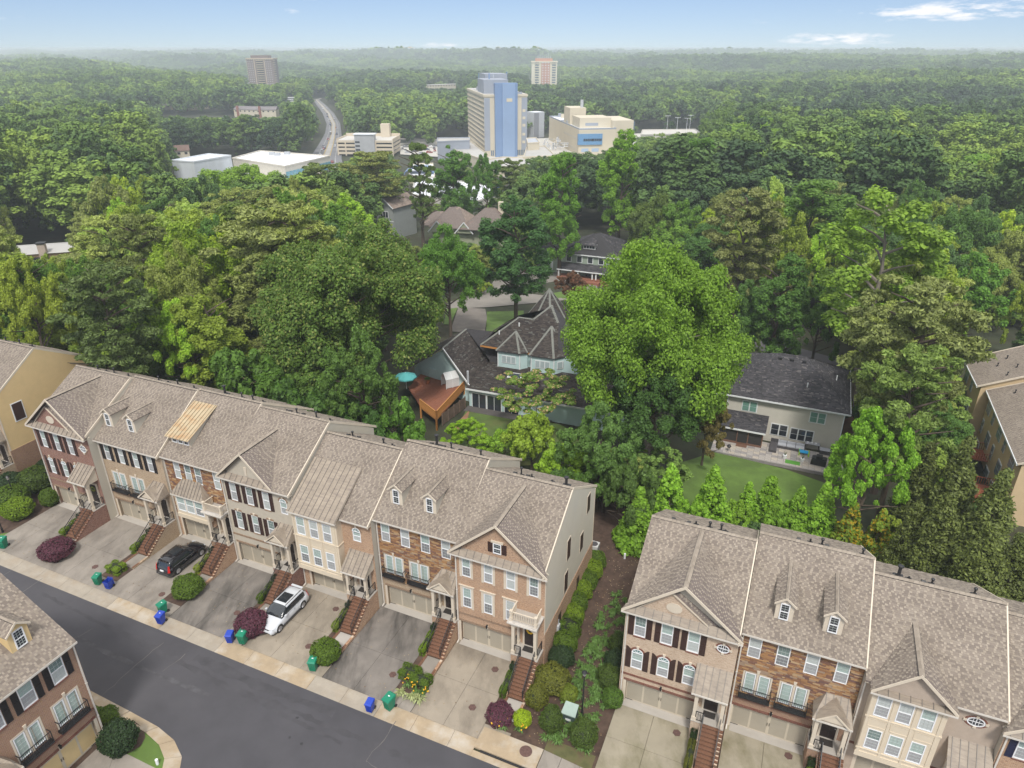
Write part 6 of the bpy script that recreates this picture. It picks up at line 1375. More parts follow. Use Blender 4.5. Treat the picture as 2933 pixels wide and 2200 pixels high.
px_sheet('mulch_bed', [(1306, 1215), (1345, 1175), (1340, 1200), (1315, 1232), (1290, 1240)], DIRT, .06)
px_sheet('garden_drive', [(1313, 880), (1390, 885), (1395, 910), (1388, 955), (1290, 950)], paint('old_drive', (.17, .15, .13), .9, .15, .5), .05)
px_sheet('lawn', [(1395, 893), (1500, 890), (1500, 950), (1392, 955)], GRASSL, .04); px_sheet('lawn', [(1280, 885), (1311, 882), (1290, 930), (1270, 930)], GRASSL, .05)
px_sheet('lane', [(1270, 885), (1400, 880), (1640, 858), (1720, 850), (1700, 790), (1560, 770), (1430, 775), (1400, 830), (1290, 865)], paint('pale_lane', (.22, .20, .175), .9, .12, .3), .03)
px_sheet('lawn', [(1575, 865), (1650, 855), (1640, 830), (1585, 840)], GRASSL, .07)
# grey beige house with charcoal hip roof
zg = -3.22; FR = at(2422, 1180, 2.6); O = at(2396, 1294, zg); g_ang = math.atan2(80.4 - 86.0, 43.9 - 30.8); ex = Vector((math.cos(g_ang), math.sin(g_ang), 0)); WG = 14.6
Hh = thing('hip_roof_house', 'grey beige clapboard house with charcoal hip roof, screened porch and paved patio', 'house', O - ex * WG, g_ang)
ql = lambda px, py, z: to_local(Hh, at(px, py, z)); ev = 2.7 - zg
MB().box(0, 0, -1, WG, 14, ev - .05).build('wall', [GREYSID], Hh); boards(Hh, 0, WG, 0, ev - .1, -.004, GREYSID, step=.19)
for x_ in (0, WG): MB().box(x_ - .07, -.05, 0, x_ + .07, .1, ev).build('corner_board', [WTRIM], Hh)
rr_ = 10.3; fr_, fl_, br_, bl_ = Vector((WG + .6, -.6, ev)), Vector((-1.6, -.6, ev)), Vector((WG + .6, 14.6, ev)), Vector((-1.6, 14.6, ev)); ra, rb_ = Vector((5.4, 7, rr_ - zg - 3.6)), Vector((8.8, 7, rr_ - zg - 3.6))
for P4 in ([fl_, fr_, rb_, ra], [fr_, br_, rb_], [br_, bl_, ra, rb_], [bl_, fl_, ra]): roof_plane(P4, Hh, DKUNDER, SHDARK, th=.1, tab=.4, exp=.19)
for a, b in ((fl_, ra), (fr_, rb_), (br_, rb_), (ra, rb_)): ridge_cap(a, b, Hh, SHDARK, .16, .06)
MB().box(-1.6, -.68, ev - .2, WG + .6, -.6, ev).build('fascia', [WTRIM], Hh); MB().box(WG + .6, -.6, ev - .2, WG + .68, 14.6, ev).build('fascia', [WTRIM], Hh)
for x_ in (5.4, 6.9, 8.5): MB().box(x_, 5.9, ra.z - .9, x_ + .5, 6.4, ra.z - .25).build('roof_vent', [PIPE], Hh)
for x_, y_, z_ in ((9.6, 2.4, ev + 1.7), (13.2, 7, ev + 1.5)): MB().tube((x_, y_, z_ - .3), (x_, y_, z_ + .5), .07).build('vent_pipe', [WTRIM], Hh)
def wgroup(n, x, z, w_, h, gl):
    f = MB(); f.box(x - .1, -.09, z - .12, x + n * (w_ + .12), -.03, z + h + .12); o = f.build('window', [WTRIM], Hh)
    for i in range(n):
        a = x + .02 + i * (w_ + .12)
        for z0, z1 in ((z, z + h * .49), (z + h * .53, z + h)): MB().box(a, -.12, z0, a + w_ - .04, -.091, z1).build('pane', [gl], o)
tg = paint('curtained_teal', (.16, .30, .25), .3, .08)
a = ql(2146, 1165, 1.); wgroup(2, 2.0, 3.75, .85, 1.35, tg); wgroup(2, 10.6, 3.75, .85, 1.4, tg); wgroup(2, 6.1, .95, .95, 1.5, DGLASS); wgroup(3, 8.6, .75, .85, 1.55, DGLASS)
# porch
ps = [(-.8, -3.4, 2.45), (5.6, -3.4, 2.45), (5.6, -.02, 3.45), (-.8, -.02, 3.45)]; roof_plane(ps, Hh, DKUNDER, SHDARK, th=.1, tab=.4, exp=.19)
MB().box(-.8, -3.48, 2.25, 5.6, -3.4, 2.46).build('fascia', [WTRIM], Hh)
PW = paint('porch_wood', (.17, .09, .06), .7, .1); MB().box(-.5, -3.1, -.2, 5.3, 0, .35).build('porch_deck', [PW], Hh)
for x_ in (-.45, 2.0, 3.4, 5.2): MB().box(x_, -3.12, .35, x_ + .12, -3.0, 2.4).build('porch_post', [PW if x_ > 0 else WTRIM], Hh)
MB().box(-.4, -3.02, .36, 5.3, -3.0, 2.4).build('insect_screen', [paint('dark_screen', (.035, .033, .032), .6)], Hh); MB().box(2.14, -3.1, .36, 3.38, -3.03, 2.2).build('screen_door', [paint('door_screen', (.03, .03, .03), .5)], Hh); MB().box(2.1, -3.9, -.2, 3.5, -3.12, .12).build('porch_step', [PW], Hh)
# patio pavers, each laid on its own
Pt = struct(inst('patio', None, None, tuple(Hh.location), g_ang)); pav = [paint('paver_%s' % n, c, .9, .15, 3) for n, c in (('pale', (.36, .33, .30)), ('grey', (.27, .25, .24)), ('buff', (.42, .37, .31)))]
pm_ = {}
for i in range(22):
    for j in range(8):
        x0 = -.8 + i * .76; x1 = x0 + .74; y0 = -6.2 + j * .62; y1 = y0 + .6
        if y0 < -4.2 and False or (y0 > -3.2 and x0 < 5.2) or x0 > WG + 1: continue
        k = rnd.choice([0, 1, 2, 0]); kk = ('pav', k)
        if kk not in pm_: pm_[kk] = MB().box(0, 0, 0, .74, .6, .1).mesh('paver', [pav[k]])
        inst('paver', pm_[kk], Pt, (x0, y0, rnd.uniform(-.005, .005)))
MB().box(-1, -6.4, -.4, WG + 1.2, -6.2, .12).build('patio_edging', [pav[1]], Pt)
def onp(px, py, z=zg + .1): return at(px, py, z)
def pthing(name, label, cat, px, py, parts, rot=0):
    T = thing(name, label, cat, onp(px, py), g_ang + rot)
    for nm, m, fn in parts: mb = MB(); fn(mb); mb.build(nm, [m], T)
    return T
CUSH = paint('cushion', (.36, .37, .40), .8, .05); DARKW = paint('wicker', (.07, .065, .07), .8, .2, 6)
pthing('outdoor_sofa', 'dark wicker corner sofa with pale grey cushions against the house wall', 'sofa', 2255, 1283, [('frame', DARKW, lambda m: (m.box(-2.2, -.5, 0, 2.2, .5, .35), m.box(-2.2, .4, .35, 2.2, .55, .8), m.box(-2.2, -2.0, 0, -1.3, -.5, .35))), ('seat_cushion', CUSH, lambda m: [m.box(-1.25 + i * 1.12, -.45, .36, -.2 + i * 1.12, .35, .5) for i in range(3)]), ('back_cushion', CUSH, lambda m: [m.box(-1.25 + i * 1.12, .2, .5, -.2 + i * 1.12, .38, .85) for i in range(3)])])
pthing('covered_grill', 'barbecue grill under a crumpled black cover on the patio', 'grill cover', 2342, 1328, [('cover', paint('black_cover', (.016, .016, .018), .45, .3, 3), lambda m: (m.prism([(-.9, -.5, 0), (.9, -.6, 0), (1.0, .5, 0), (-.8, .6, 0)], (.05, 0, .8)), m.prism([(-.75, -.45, .8), (.85, -.5, .8), (.9, .4, .8), (-.65, .45, .8)], (.0, 0, .12)), m.prism([(-.35, -.4, .92), (.4, -.42, .92), (.42, .35, .92), (-.3, .35, .92)], (0, 0, .28))))])
pthing('play_table', 'bright blue and lime green toddler play table on the patio', 'toy', 2302, 1302, [('frame', paint('toy_blue', (.02, .30, .60), .4), lambda m: (m.box(-.5, -.35, .35, .5, .35, .45), m.box(-.6, -.1, 0, -.5, .1, .6))), ('leg', paint('toy_lime', (.35, .62, .03), .4), lambda m: [m.box(x, y, 0, x + .14, y + .14, .5) for x in (-.65, .5) for y in (-.5, .36)])])
pthing('putting_mat', 'bright green rectangular mat lying on the patio', 'mat', 2270, 1325, [('mat', paint('mat_green', (.08, .26, .03), .9), lambda m: m.box(-.9, -.45, 0, .9, .45, .03))])
for px, py, l in ((2247, 1312, 'white pot with a spiky plant left of the green mat'), (2297, 1322, 'white pot with a spiky plant right of the green mat')):
    T = thing('potted_plant', l, 'plant pot', onp(px, py)); MB().tube((0, 0, 0), (0, 0, .45), .2, .26, 10).build('pot', [WHITE], T); mb = MB()
    for i in range(14): g = i * 2.4; mb.prism([(.04 * math.cos(g), .04 * math.sin(g), .4), (.04 * math.cos(g + 1), .04 * math.sin(g + 1), .4), (.22 * math.cos(g), .22 * math.sin(g), 1.0)], (.01, .01, 0))
    mb.build('leaves', [paint('spiky_green', (.05, .10, .03), .6)], T)
pthing('side_table', 'grey outdoor table with dishes by the house wall', 'table', 2325, 1283, [('table_top', CUSH, lambda m: m.box(-.9, -.4, .65, .9, .4, .72)), ('leg', DARKW, lambda m: [m.box(x, y, 0, x + .08, y + .08, .65) for x in (-.85, .77) for y in (-.35, .27)]), ('dishes', WHITE, lambda m: [m.tube((x, 0, .72), (x, 0, .8), .12, .16) for x in (-.6, -.1, .4)])])
pthing('deck_box', 'low dark storage box by the right end of the house', 'box', 2368, 1300, [('box', DARKW, lambda m: m.box(-.9, -.4, 0, .9, .4, .55)), ('lid', CUSH, lambda m: m.box(-.95, -.45, .55, .95, .45, .62))])
pthing('kettle_grill', 'black kettle grill at the left end of the patio', 'grill', 2086, 1293, [('bowl', BLACK, lambda m: (m.tube((0, 0, .6), (0, 0, .8), .18, .3, 12), m.tube((0, 0, .8), (0, 0, 1.05), .3, .12, 12))), ('leg', BLACK, lambda m: [m.bar((.1 * math.cos(g), .1 * math.sin(g), .62), (.3 * math.cos(g), .3 * math.sin(g), 0), .03) for g in (0, 2.1, 4.2)])])
px_sheet('lawn', [(1990, 1270), (2070, 1300), (2250, 1345), (2385, 1392), (2380, 1460), (2250, 1520), (2060, 1500), (1960, 1470), (1950, 1330)], GRASSL, .05)
px_sheet('back_road', [(2150, 955), (2185, 962), (2265, 990), (2440, 1040), (2480, 1075), (2400, 1080), (2240, 1020), (2160, 1000)], paint('dark_lane', (.10, .095, .10), .9, .1, .3), .04)
px_sheet('dirt_bank', [(2180, 935), (2235, 940), (2250, 970), (2185, 960)], DIRT, .05); px_sheet('side_yard', [(2420, 1200), (2460, 1190), (2480, 1300), (2400, 1310)], DIRT, .05)
ch = thing('child', 'small child in dark blue standing between two arborvitae on the lawn', 'child', G(2350, 1437)); mb = MB()
mb.tube((-.06, 0, 0), (-.05, 0, .42), .045, .07, 8); mb.tube((.06, 0, 0), (.05, 0, .42), .045, .07, 8); mb.tube((0, 0, .4), (0, 0, .78), .13, .11, 10); mb.tube((0, 0, .78), (0, 0, .84), .04, .04, 8); mb.tube((0, 0, .83), (0, 0, .93), .075, .1, 10); mb.tube((0, 0, .93), (0, 0, 1.04), .1, .05, 10); mb.tube((-.12, 0, .76), (-.19, -.04, .45), .04, .03, 6); mb.tube((.12, 0, .76), (.19, -.04, .45), .04, .03, 6)
ch.name = 'person'; mb.build('body', [paint('navy_clothes', (.02, .03, .12), .8)], ch); MB().tube((0, 0, .96), (0, .01, 1.07), .107, .06, 10).build('hair', [paint('fair_hair', (.35, .22, .1), .9)], ch)
# green house with porch and dormer
zg2 = -9.3; A_, B_ = at(1602, 723, -3.2), at(1775, 741, -3.2); ang = math.atan2(B_.y - A_.y, B_.x - A_.x); wd = (B_ - A_).length
Hs = thing('hip_roof_house', 'sage green house with slate grey hip roof, small dormer and front porch beyond the lane', 'house', (A_.x, A_.y, zg2), ang); ev = -3.2 - zg2
MB().box(.5, .5, -1, wd - .5, 16, ev - .05).build('wall', [SAGE], Hs); f0, f1, b0, b1 = Vector((0, 0, ev)), Vector((wd, 0, ev)), Vector((0, 17, ev)), Vector((wd, 17, ev)); r0, r1 = Vector((wd * .44, 7.5, ev + 4.0)), Vector((wd * .52, 9, ev + 4.0))
for P4 in ([f0, f1, r1, r0], [f1, b1, r1], [b1, b0, r0, r1], [b0, f0, r0]): roof_plane(P4, Hs, DKUNDER, SHDARK, th=.1, tab=.8, exp=.4)
for a, b in ((f0, r0), (f1, r1), (b1, r1)): ridge_cap(a, b, Hs, SHDARK, .22, .08)
MB().box(0, -.08, ev - .25, wd, 0, ev).build('fascia', [WTRIM], Hs); MB().box(wd, 0, ev - .25, wd + .08, 17, ev).build('fascia', [WTRIM], Hs)
for i in range(5): x_ = wd * (.12 + .18 * i); o = block('window', x_ - .15, .38, ev - 2.3, x_ + 1.35, .499, ev - .4, WTRIM, Hs); block('pane', x_, .34, ev - 2.1, x_ + 1.2, .379, ev - .6, DGLASS, o)
block('dormer_wall', wd * .36, 2.2, ev + .9, wd * .56, 5, ev + 2.1, WTRIM, Hs); 
for i in range(4): block('pane', wd * .37 + i * .75, 2.13, ev + 1.25, wd * .37 + .6 + i * .75, 2.19, ev + 1.85, DGLASS, Hs)
d0, d1, dt = Vector((wd * .33, 1.7, ev + 2.1)), Vector((wd * .59, 1.7, ev + 2.1)), Vector((wd * .46, 4.3, ev + 3.6)); roof_plane([d0, d1, dt], Hs, DKUNDER, SHDARK, th=.1, tab=.8, exp=.4); roof_plane([d0, dt, Vector((wd * .42, 5.5, ev + 3.0))], Hs, DKUNDER, SHDARK, th=.1, tab=.8, exp=.4); roof_plane([d1, dt, Vector((wd * .52, 5.5, ev + 3.0))], Hs, DKUNDER, SHDARK, th=.1, tab=.8, exp=.4)
roof_plane([(.3, -2.6, ev - 3.6), (wd * .86, -2.6, ev - 3.6), (wd * .86, .49, ev - 2.5), (.3, .49, ev - 2.5)], Hs, DKUNDER, SHDARK, th=.12, tab=.8, exp=.4); MB().box(.3, -2.7, ev - 3.85, wd * .86, -2.6, ev - 3.6).build('fascia', [WTRIM], Hs)
for x_ in (.6, wd * .3, wd * .36, wd * .6, wd * .66, wd * .82): block('porch_post', x_, -2.4, .5, x_ + .3, -2.1, ev - 3.7, WTRIM, Hs)
block('porch_floor', .3, -2.6, -1, wd * .86, .49, .5, paint('porch_red', (.25, .10, .06), .8), Hs); block('porch_step', wd * .5, -4.2, -1, wd * .75, -2.61, .2, paint('porch_red', ()), Hs); block('front_door', wd * .45, .38, .5, wd * .45 + 1.1, .49, 2.6, DOORB, Hs)
block('wing', -9, 4, -1, 0.49, 14, 3.6, SAGE, Hs); roof_plane([(-9.5, 3.5, 3.6), (.5, 3.5, 3.6), (.5, 9, 6.2), (-9.5, 9, 6.2)], Hs, DKUNDER, SHDARK, th=.1, tab=.8, exp=.4); block('garage_door', -7, 3.9, 0, -3, 3.99, 2.3, WTRIM, Hs)
# grey gabled house and tan roofed house
A_ = at(1083, 665, -10.5); Hs = thing('gabled_house', 'blue grey two storey house with tan gabled roof, left of the thin pine', 'house', A_, R(-30)); wd = 12
block('wall', 0, 0, -2, 7, wd, 8.5, GREYH, Hs)
for P4 in ([(-.5, -.5, 8.5), (-.5, wd + .5, 8.5), (3.5, wd + .5, 11.5), (3.5, -.5, 11.5)], [(7.5, -.5, 8.5), (7.5, wd + .5, 8.5), (3.5, wd + .5, 11.5), (3.5, -.5, 11.5)]): roof_plane(P4, Hs, SHUNDER, SHTAN, th=.12, tab=.8, exp=.4)
MB().prism([(0, -.02, 8.4), (7, -.02, 8.4), (3.5, -.02, 11.2)], (0, .1, 0)).build('gable_wall', [GREYH], Hs); q_ = MB(); q_.bar((-.5, -.55, 8.45), (3.5, -.55, 11.45), .12, .3); q_.bar((7.5, -.55, 8.45), (3.5, -.55, 11.45), .12, .3); q_.box(-.05, -.06, 4.1, 7.05, 0, 4.35); q_.build('white_trim', [WTRIM], Hs)
for z_ in (1.3, 5.2):
    o = block('window', 1.6, -.1, z_, 5.0, -.01, z_ + 2.1, WTRIM, Hs)
    for i in range(3): block('pane', 1.75 + i * 1.1, -.14, z_ + .15, 2.65 + i * 1.1, -.101, z_ + 1.95, DGLASS, o)
A_ = at(1240, 690, -9); Hs = thing('hip_roof_house', 'house with sweeping brown and tan hipped and gabled roofs, half hidden by trees', 'house', A_, R(-12)); 
block('wall', 0, 0, -2, 24, 12, 4.5, OLIVEH, Hs)
for (x0, x1, y0, y1, z0, z1, hip) in ((-1, 12, -1, 13, 4.5, 9.5, 1), (9, 25, -2, 13, 4.5, 9.8, 1), (-5, 4, 3, 13, 4, 7.5, 1)):
    xm = (x0 + x1) / 2; a, b = Vector((xm - 1.5, (y0 + y1) / 2, z1)), Vector((xm + 1.5, (y0 + y1) / 2 + .5, z1)); c0, c1, c2_, c3_ = Vector((x0, y0, z0)), Vector((x1, y0, z0)), Vector((x1, y1, z0)), Vector((x0, y1, z0))
    for P4 in ([c0, c1, b, a], [c1, c2_, b], [c2_, c3_, a, b], [c3_, c0, a]): roof_plane(P4, Hs, SHUNDER, SHTAN if x0 != 9 else island_mat('brown_weathered', [(0, (.20, .15, .13)), (.5, (.24, .185, .16)), (.8, (.17, .13, .115))]), th=.12, tab=.8, exp=.4)
for xg in (-.5, 8, 18):
    MB().prism([(xg, -1.4, 3.2), (xg + 5, -1.4, 3.2), (xg + 2.5, -1.4, 6.2)], (0, .3, 0)).build('gable_wall', [OLIVEH], Hs); q_ = MB(); q_.bar((xg - .4, -1.6, 3.1), (xg + 2.5, -1.6, 6.5), .12, .3); q_.bar((xg + 5.4, -1.6, 3.1), (xg + 2.5, -1.6, 6.5), .12, .3); q_.build('white_trim', [WTRIM], Hs)
    for sx in (-1, 1): roof_plane([(xg + 2.5 + sx * 3, -1.6, 3.1), (xg + 2.5, -1.6, 6.4), (xg + 2.5, 4, 6.4), (xg + 2.5 + sx * 3, 1.5, 3.1)], Hs, SHUNDER, SHTAN, th=.1, tab=.8, exp=.4)
block('chimney', 19.5, 6, 5, 21, 7.5, 11.5, CREAMB, Hs)
# tan apartments at the right edge
zc = -4.5
def condo(label, pF, pB, ze, floors):
    F, B_ = at(*pF, ze), at(*pB, ze); ang = math.atan2(F.y - B_.y, F.x - B_.x); wd = (F - B_).length
    T = thing('apartment_block', label, 'apartment building', (B_.x, B_.y, zc), ang); e = ze - zc
    # x runs from back to front along the eave; the visible wall faces -y, the roof climbs towards +y
    MB().box(.3, .5, -2, wd - .3, 13.5, e - .05).build('wall', [CONDO], T); boards(T, .3, wd - .3, 0, e - .1, .496, CONDO)
    roof_plane([(0, 0, e), (wd, 0, e), (wd, 7, e + 3.3), (0, 7, e + 3.3)], T, SHUNDER, SHINGLE); roof_plane([(0, 7, e + 3.3), (wd, 7, e + 3.3), (wd, 14, e), (0, 14, e)], T, SHUNDER, SHINGLE)
    MB().prism([(wd - .31, .5, e - .1), (wd - .31, 13.5, e - .1), (wd - .31, 7, e + 3.1)], (.01, 0, 0)).build('gable_wall', [CONDO], T)
    MB().box(0, -.1, e - .2, wd, 0, e).build('gutter', [WTRIM], T); rk = MB(); rk.bar((wd, 0, e), (wd, 7, e + 3.3), .08, .22); rk.bar((0, 0, e), (0, 7, e + 3.3), .08, .22); rk.build('rake_board', [TRIM], T)
    n = max(2, int(wd / 3.4))
    for f in range(floors):
        for i in range(n):
            x_ = .9 + i * (wd - 1.5) / n; z_ = e - 2.5 - f * 3.0; big = (i + f) % 2 == 0; w2 = 1.9 if big else .9; o = block('window', x_, .38, z_, x_ + w2, .46, z_ + 1.9, WTRIM, T)
            for k in range(2 if big else 1):
                for j in range(2): block('pane', x_ + .08 + k * .92, .33, z_ + .08 + j * .92, x_ + .08 + k * .92 + .8, .379, z_ + .08 + j * .92 + .8, paint('condo_glass', (.26, .31, .34), .15, .1), o)
    for i in range(5): vent(T, wd * (.12 + .18 * i), 2.5 + (i * 1.7) % 3, e + (2.5 + (i * 1.7) % 3) * .47, .35, .06)
    return T, wd
c1_, _ = condo('rear tan apartment block with taupe roof at the right edge', (2800, 1107), (2762, 1030), 4.6, 2)
c2_, w2_ = condo('front tan apartment block with white framed windows at the right edge', (2915, 1330), (2826, 1118), 4.2, 3)
for x_, z_ in ((w2_ * .35, 2.6), (w2_ * .8, 2.4)):
    T = thing('balcony_deck', 'red timber balcony deck ' + ('near the middle' if x_ < w2_ * .5 else 'at the front end') + ' of the tan apartments', 'deck', c2_.matrix_basis @ Vector((x_, .35, z_)), c2_.rotation_euler[2]); RT = paint('red_timber', (.28, .085, .04), .8, .1, 3)
    for i in range(8): block('board', -1.6 + i * .4, -2.6, -.06, -1.24 + i * .4, 0, 0, RT, T)
    for a, b in (((-1.6, 0, 0), (-1.6, -2.6, 0)), ((-1.6, -2.6, 0), (1.6, -2.6, 0)), ((1.6, -2.6, 0), (1.6, 0, 0))): railing(T, a, b, 1.0, .25, mat=RT, thick=.05, rw=.1)
    for a in (-1.5, 1.5): block('post', a - .08, -2.5, -7, a + .08, -2.34, -.061, RT, T)
# shallow roofed house at the left edge behind the trees
T = gable_block('low house at the left edge with a capped tan and brick chimney, mostly behind trees', (0, 760), (215, 745), -2, 2.2, 10, B_ORG, ROOFG, 0, 'distant_house', .9)
o = block('chimney', 9.0, -.8, -2, 10.6, .8, 4.6, paint('chimney_tan', (.45, .36, .30), .9), T); block('chimney_cap', 8.8, -1, 4.6, 10.8, 1, 4.85, BLACK, o)

# ------------------------------------------------------------------ clipped shrubs and garden plants
def shrub_mesh(seed, n, leaf, shape='ball', mat=LEAF, lump=.085):
    r = np.random.default_rng(seed); d = r.normal(size=(n, 3)); d /= np.linalg.norm(d, axis=1)[:, None]
    if shape == 'box': d2 = np.sign(d) * np.abs(d) ** .45; d2 /= np.maximum(np.abs(d2).max(1), 1e-6)[:, None]; P = d2 * .93 + d * .07
    elif shape == 'egg': P = d.copy(); k = 1 - .28 * np.clip(P[:, 2], 0, 1); P[:, :2] *= k[:, None]; P[:, :2] *= (1 - .25 * np.clip(-P[:, 2], 0, 1))[:, None]
    else: P = d.copy()
    bumps = 1 + lump * np.sin(P[:, 0] * 6 + seed) * np.cos(P[:, 1] * 5) + lump * .7 * np.sin(P[:, 2] * 9 + P[:, 0] * 4); P *= (bumps * r.uniform(.80, 1.02, n) ** .6)[:, None]
    nn = d + r.normal(size=(n, 3)) * .55 + np.array([0, 0, .3]); nn /= np.linalg.norm(nn, axis=1)[:, None]; a = np.cross(nn, r.normal(size=(n, 3))); a /= np.linalg.norm(a, axis=1)[:, None]; b = np.cross(nn, a)
    s = leaf * r.uniform(.6, 1.4, n)[:, None]; V = np.stack([P - a * s * .7, P - b * s * .45, P + a * s * .7, P + b * s * .45], 1).reshape(-1, 3)
    return quads('foliage', V, n, [mat])
SH_ = {'ball': [shrub_mesh(i, 6000, .085) for i in range(3)], 'box': [shrub_mesh(10 + i, 6000, .085, 'box') for i in range(2)], 'egg': [shrub_mesh(20 + i, 7000, .075, 'egg') for i in range(3)], 'lump': [shrub_mesh(30 + i, 7000, .08, 'ball', LEAF, .16) for i in range(3)]}
CORE = {}
def core_mesh(shape):
    if shape not in CORE:
        mb = MB(); nr, ns = 8, 14; V = []
        for i in range(nr + 1):
            for j in range(ns):
                th = math.pi * i / nr; ph = 2 * math.pi * j / ns; x, y, z = math.sin(th) * math.cos(ph), math.sin(th) * math.sin(ph), math.cos(th)
                if shape == 'box': m_ = max(abs(x), abs(y), abs(z)) ** .6; x, y, z = x / m_, y / m_, z / m_; 
                V.append((x * .8, y * .8, z * .8))
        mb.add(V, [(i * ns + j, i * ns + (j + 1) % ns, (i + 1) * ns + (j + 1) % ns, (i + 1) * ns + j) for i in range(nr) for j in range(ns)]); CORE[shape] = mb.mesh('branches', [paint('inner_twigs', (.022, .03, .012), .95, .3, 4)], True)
    return CORE[shape]
NS = 0
def shrub(shape, P, rx, ry, rz, color, label, rot=None, group=None, z0=None, cat='shrub', name='shrub', tilt=None):
    global NS; NS += 1
    T = tag(inst(name, None, None, P, AZ if rot is None else rot), label, cat, group)
    f = inst('foliage', SH_[shape][NS % len(SH_[shape])], T, (0, 0, rz * .92), 0 if shape == 'box' else 0, (rx, ry, rz)); v = 1.35; f.color = (color[0] * v, color[1] * v, color[2] * v, 1)
    inst('branches', core_mesh('box' if shape == 'box' else 'ball'), T, (0, 0, rz * .92), 0, (rx, ry, rz))
    if tilt: T.rotation_euler = (tilt, 0, AZ if rot is None else rot)
    return T
def shrubpx(shape, cx, cy, wpx, asp, color, label, depth=1.0, **k):
    """centre and width surveyed in photo pixels; asp = half height over half width"""
    z = 0
    for _ in range(15):
        P = at(cx, cy, z + .0); r = wpx / 2 / F_PX * (P.y * math.cos(PITCH) + (CH - z) * math.sin(PITCH)); zz = float(terrain(P.x, P.y)) + r * asp * .92; z = .5 * z + .5 * zz
    g = float(terrain(P.x, P.y)) ; return shrub(shape, (P.x, P.y, g), r, r * depth, r * asp, color, label, **k)
MAR = (.095, .034, .055); BOX = (.075, .125, .014); BOXB = (.13, .20, .015); LIME = (.24, .33, .015); HOL = (.06, .095, .018); DKH = (.028, .052, .02); ORG = (.11, .12, .02)
for sh_, cx, cy, w_, a, c, l in (
  ('ball', 160, 1572, 90, .62, MAR, 'maroon rounded shrub on the far left driveway'), ('ball', 720, 1784, 92, .72, MAR, 'maroon rounded shrub beside the white car'), ('lump', 1432, 2045, 80, .62, MAR, 'maroon shrub merging with a lime green one at the foot of the right stairs'),
  ('ball', 1496, 2058, 52, .95, LIME, 'lime green shrub merging with the maroon one'), ('box', 333, 1627, 46, .58, BOXB, 'small bright green cushion shrub near the pair of bins'), ('ball', 537, 1680, 86, .72, BOX, 'large round green shrub behind the black car'), ('ball', 931, 1865, 84, .80, BOX, 'large round green shrub in front of the third stairs from the right end'),
  ('box', 1175, 1928, 56, .58, BOX, 'left one of two clipped boxwoods beside the yellow lilies'), ('box', 1208, 1950, 52, .68, BOX, 'right one of two clipped boxwoods beside the yellow lilies'),
  ('egg', 1538, 1995, 68, 1.25, ORG, 'bronze green egg shaped holly beside the foot of the right stairs'), ('egg', 1580, 2060, 70, 1.45, HOL, 'tall egg shaped holly left of the green utility box'), ('egg', 1672, 2100, 84, 1.15, HOL, 'big egg shaped holly in front of the lamp post'),
  ('lump', 1580, 1945, 100, .75, ORG, 'broad bronze tipped shrub behind the egg shaped hollies'), ('ball', 1608, 1880, 74, .8, DKH, 'dark green shrub beside the electric meter'), ('ball', 1627, 1985, 56, .8, (.13, .17, .02), 'small yellow green shrub left of the lamp post'),
  ('ball', 1618, 1840, 58, .9, BOX, 'round hedge shrub eighth from the far end along the pale end wall'), ('box', 1628, 1800, 52, .9, BOX, 'hedge shrub seventh from the far end along the pale end wall'), ('ball', 1640, 1762, 54, .9, BOXB, 'hedge shrub sixth from the far end along the pale end wall'), ('ball', 1650, 1725, 54, .85, BOX, 'hedge shrub fifth from the far end along the pale end wall'),
  ('ball', 1664, 1692, 52, .85, BOXB, 'hedge shrub fourth from the far end along the pale end wall'), ('ball', 1680, 1662, 52, .85, BOX, 'hedge shrub third from the far end along the pale end wall'), ('ball', 1694, 1632, 52, .85, BOXB, 'hedge shrub second from the far end along the pale end wall'), ('ball', 1706, 1605, 48, .85, BOX, 'hedge shrub at the far end along the pale end wall'),
  ('lump', 1770, 1845, 44, 1.0, HOL, 'holly at the far end of the line beside the blush brick house'), ('lump', 1762, 1893, 50, .95, DKH, 'second holly from the far end beside the blush brick house'), ('lump', 1745, 1940, 54, .95, HOL, 'third holly from the far end beside the blush brick house'), ('ball', 1755, 1998, 60, 1.0, (.07, .13, .02), 'round holly at the front corner of the blush brick house'),
  ('ball', 30, 1425, 90, .8, BOX, 'rounded green shrub behind the left lamp post'), ('ball', 50, 1455, 80, .75, BOXB, 'bright topped shrub in front of the left lamp post'), ('lump', 10, 1440, 60, .8, ORG, 'shrub cut by the left edge beside the lamp post'), ('ball', 100, 1372, 90, .8, HOL, 'dark shrub against the brick base of the yellow end wall'), ('ball', 30, 1385, 80, .8, DKH, 'dark shrub at the far left behind the lamp post'), ('ball', 140, 1424, 50, 1.1, BOX, 'upright green shrub beside the corner of the leftmost garage'),
  ('ball', 128, 1340, 44, 1.2, DKH, 'dark shrub in the gap behind the leftmost red brick house'),
  ('ball', 338, 2112, 102, .92, DKH, 'large dark round holly in the corner lawn across the street'), ('lump', 300, 2052, 70, .6, BOX, 'low bronze green hedge behind the dark round holly')):
    k_ = 1.22 if 'pale end wall' in l or 'beside the blush' in l else 1.0; shrubpx(sh_, cx, cy, w_ * k_, a * (1.15 if k_ > 1 else 1), c, l, depth=.8 if sh_ == 'box' else 1.0)
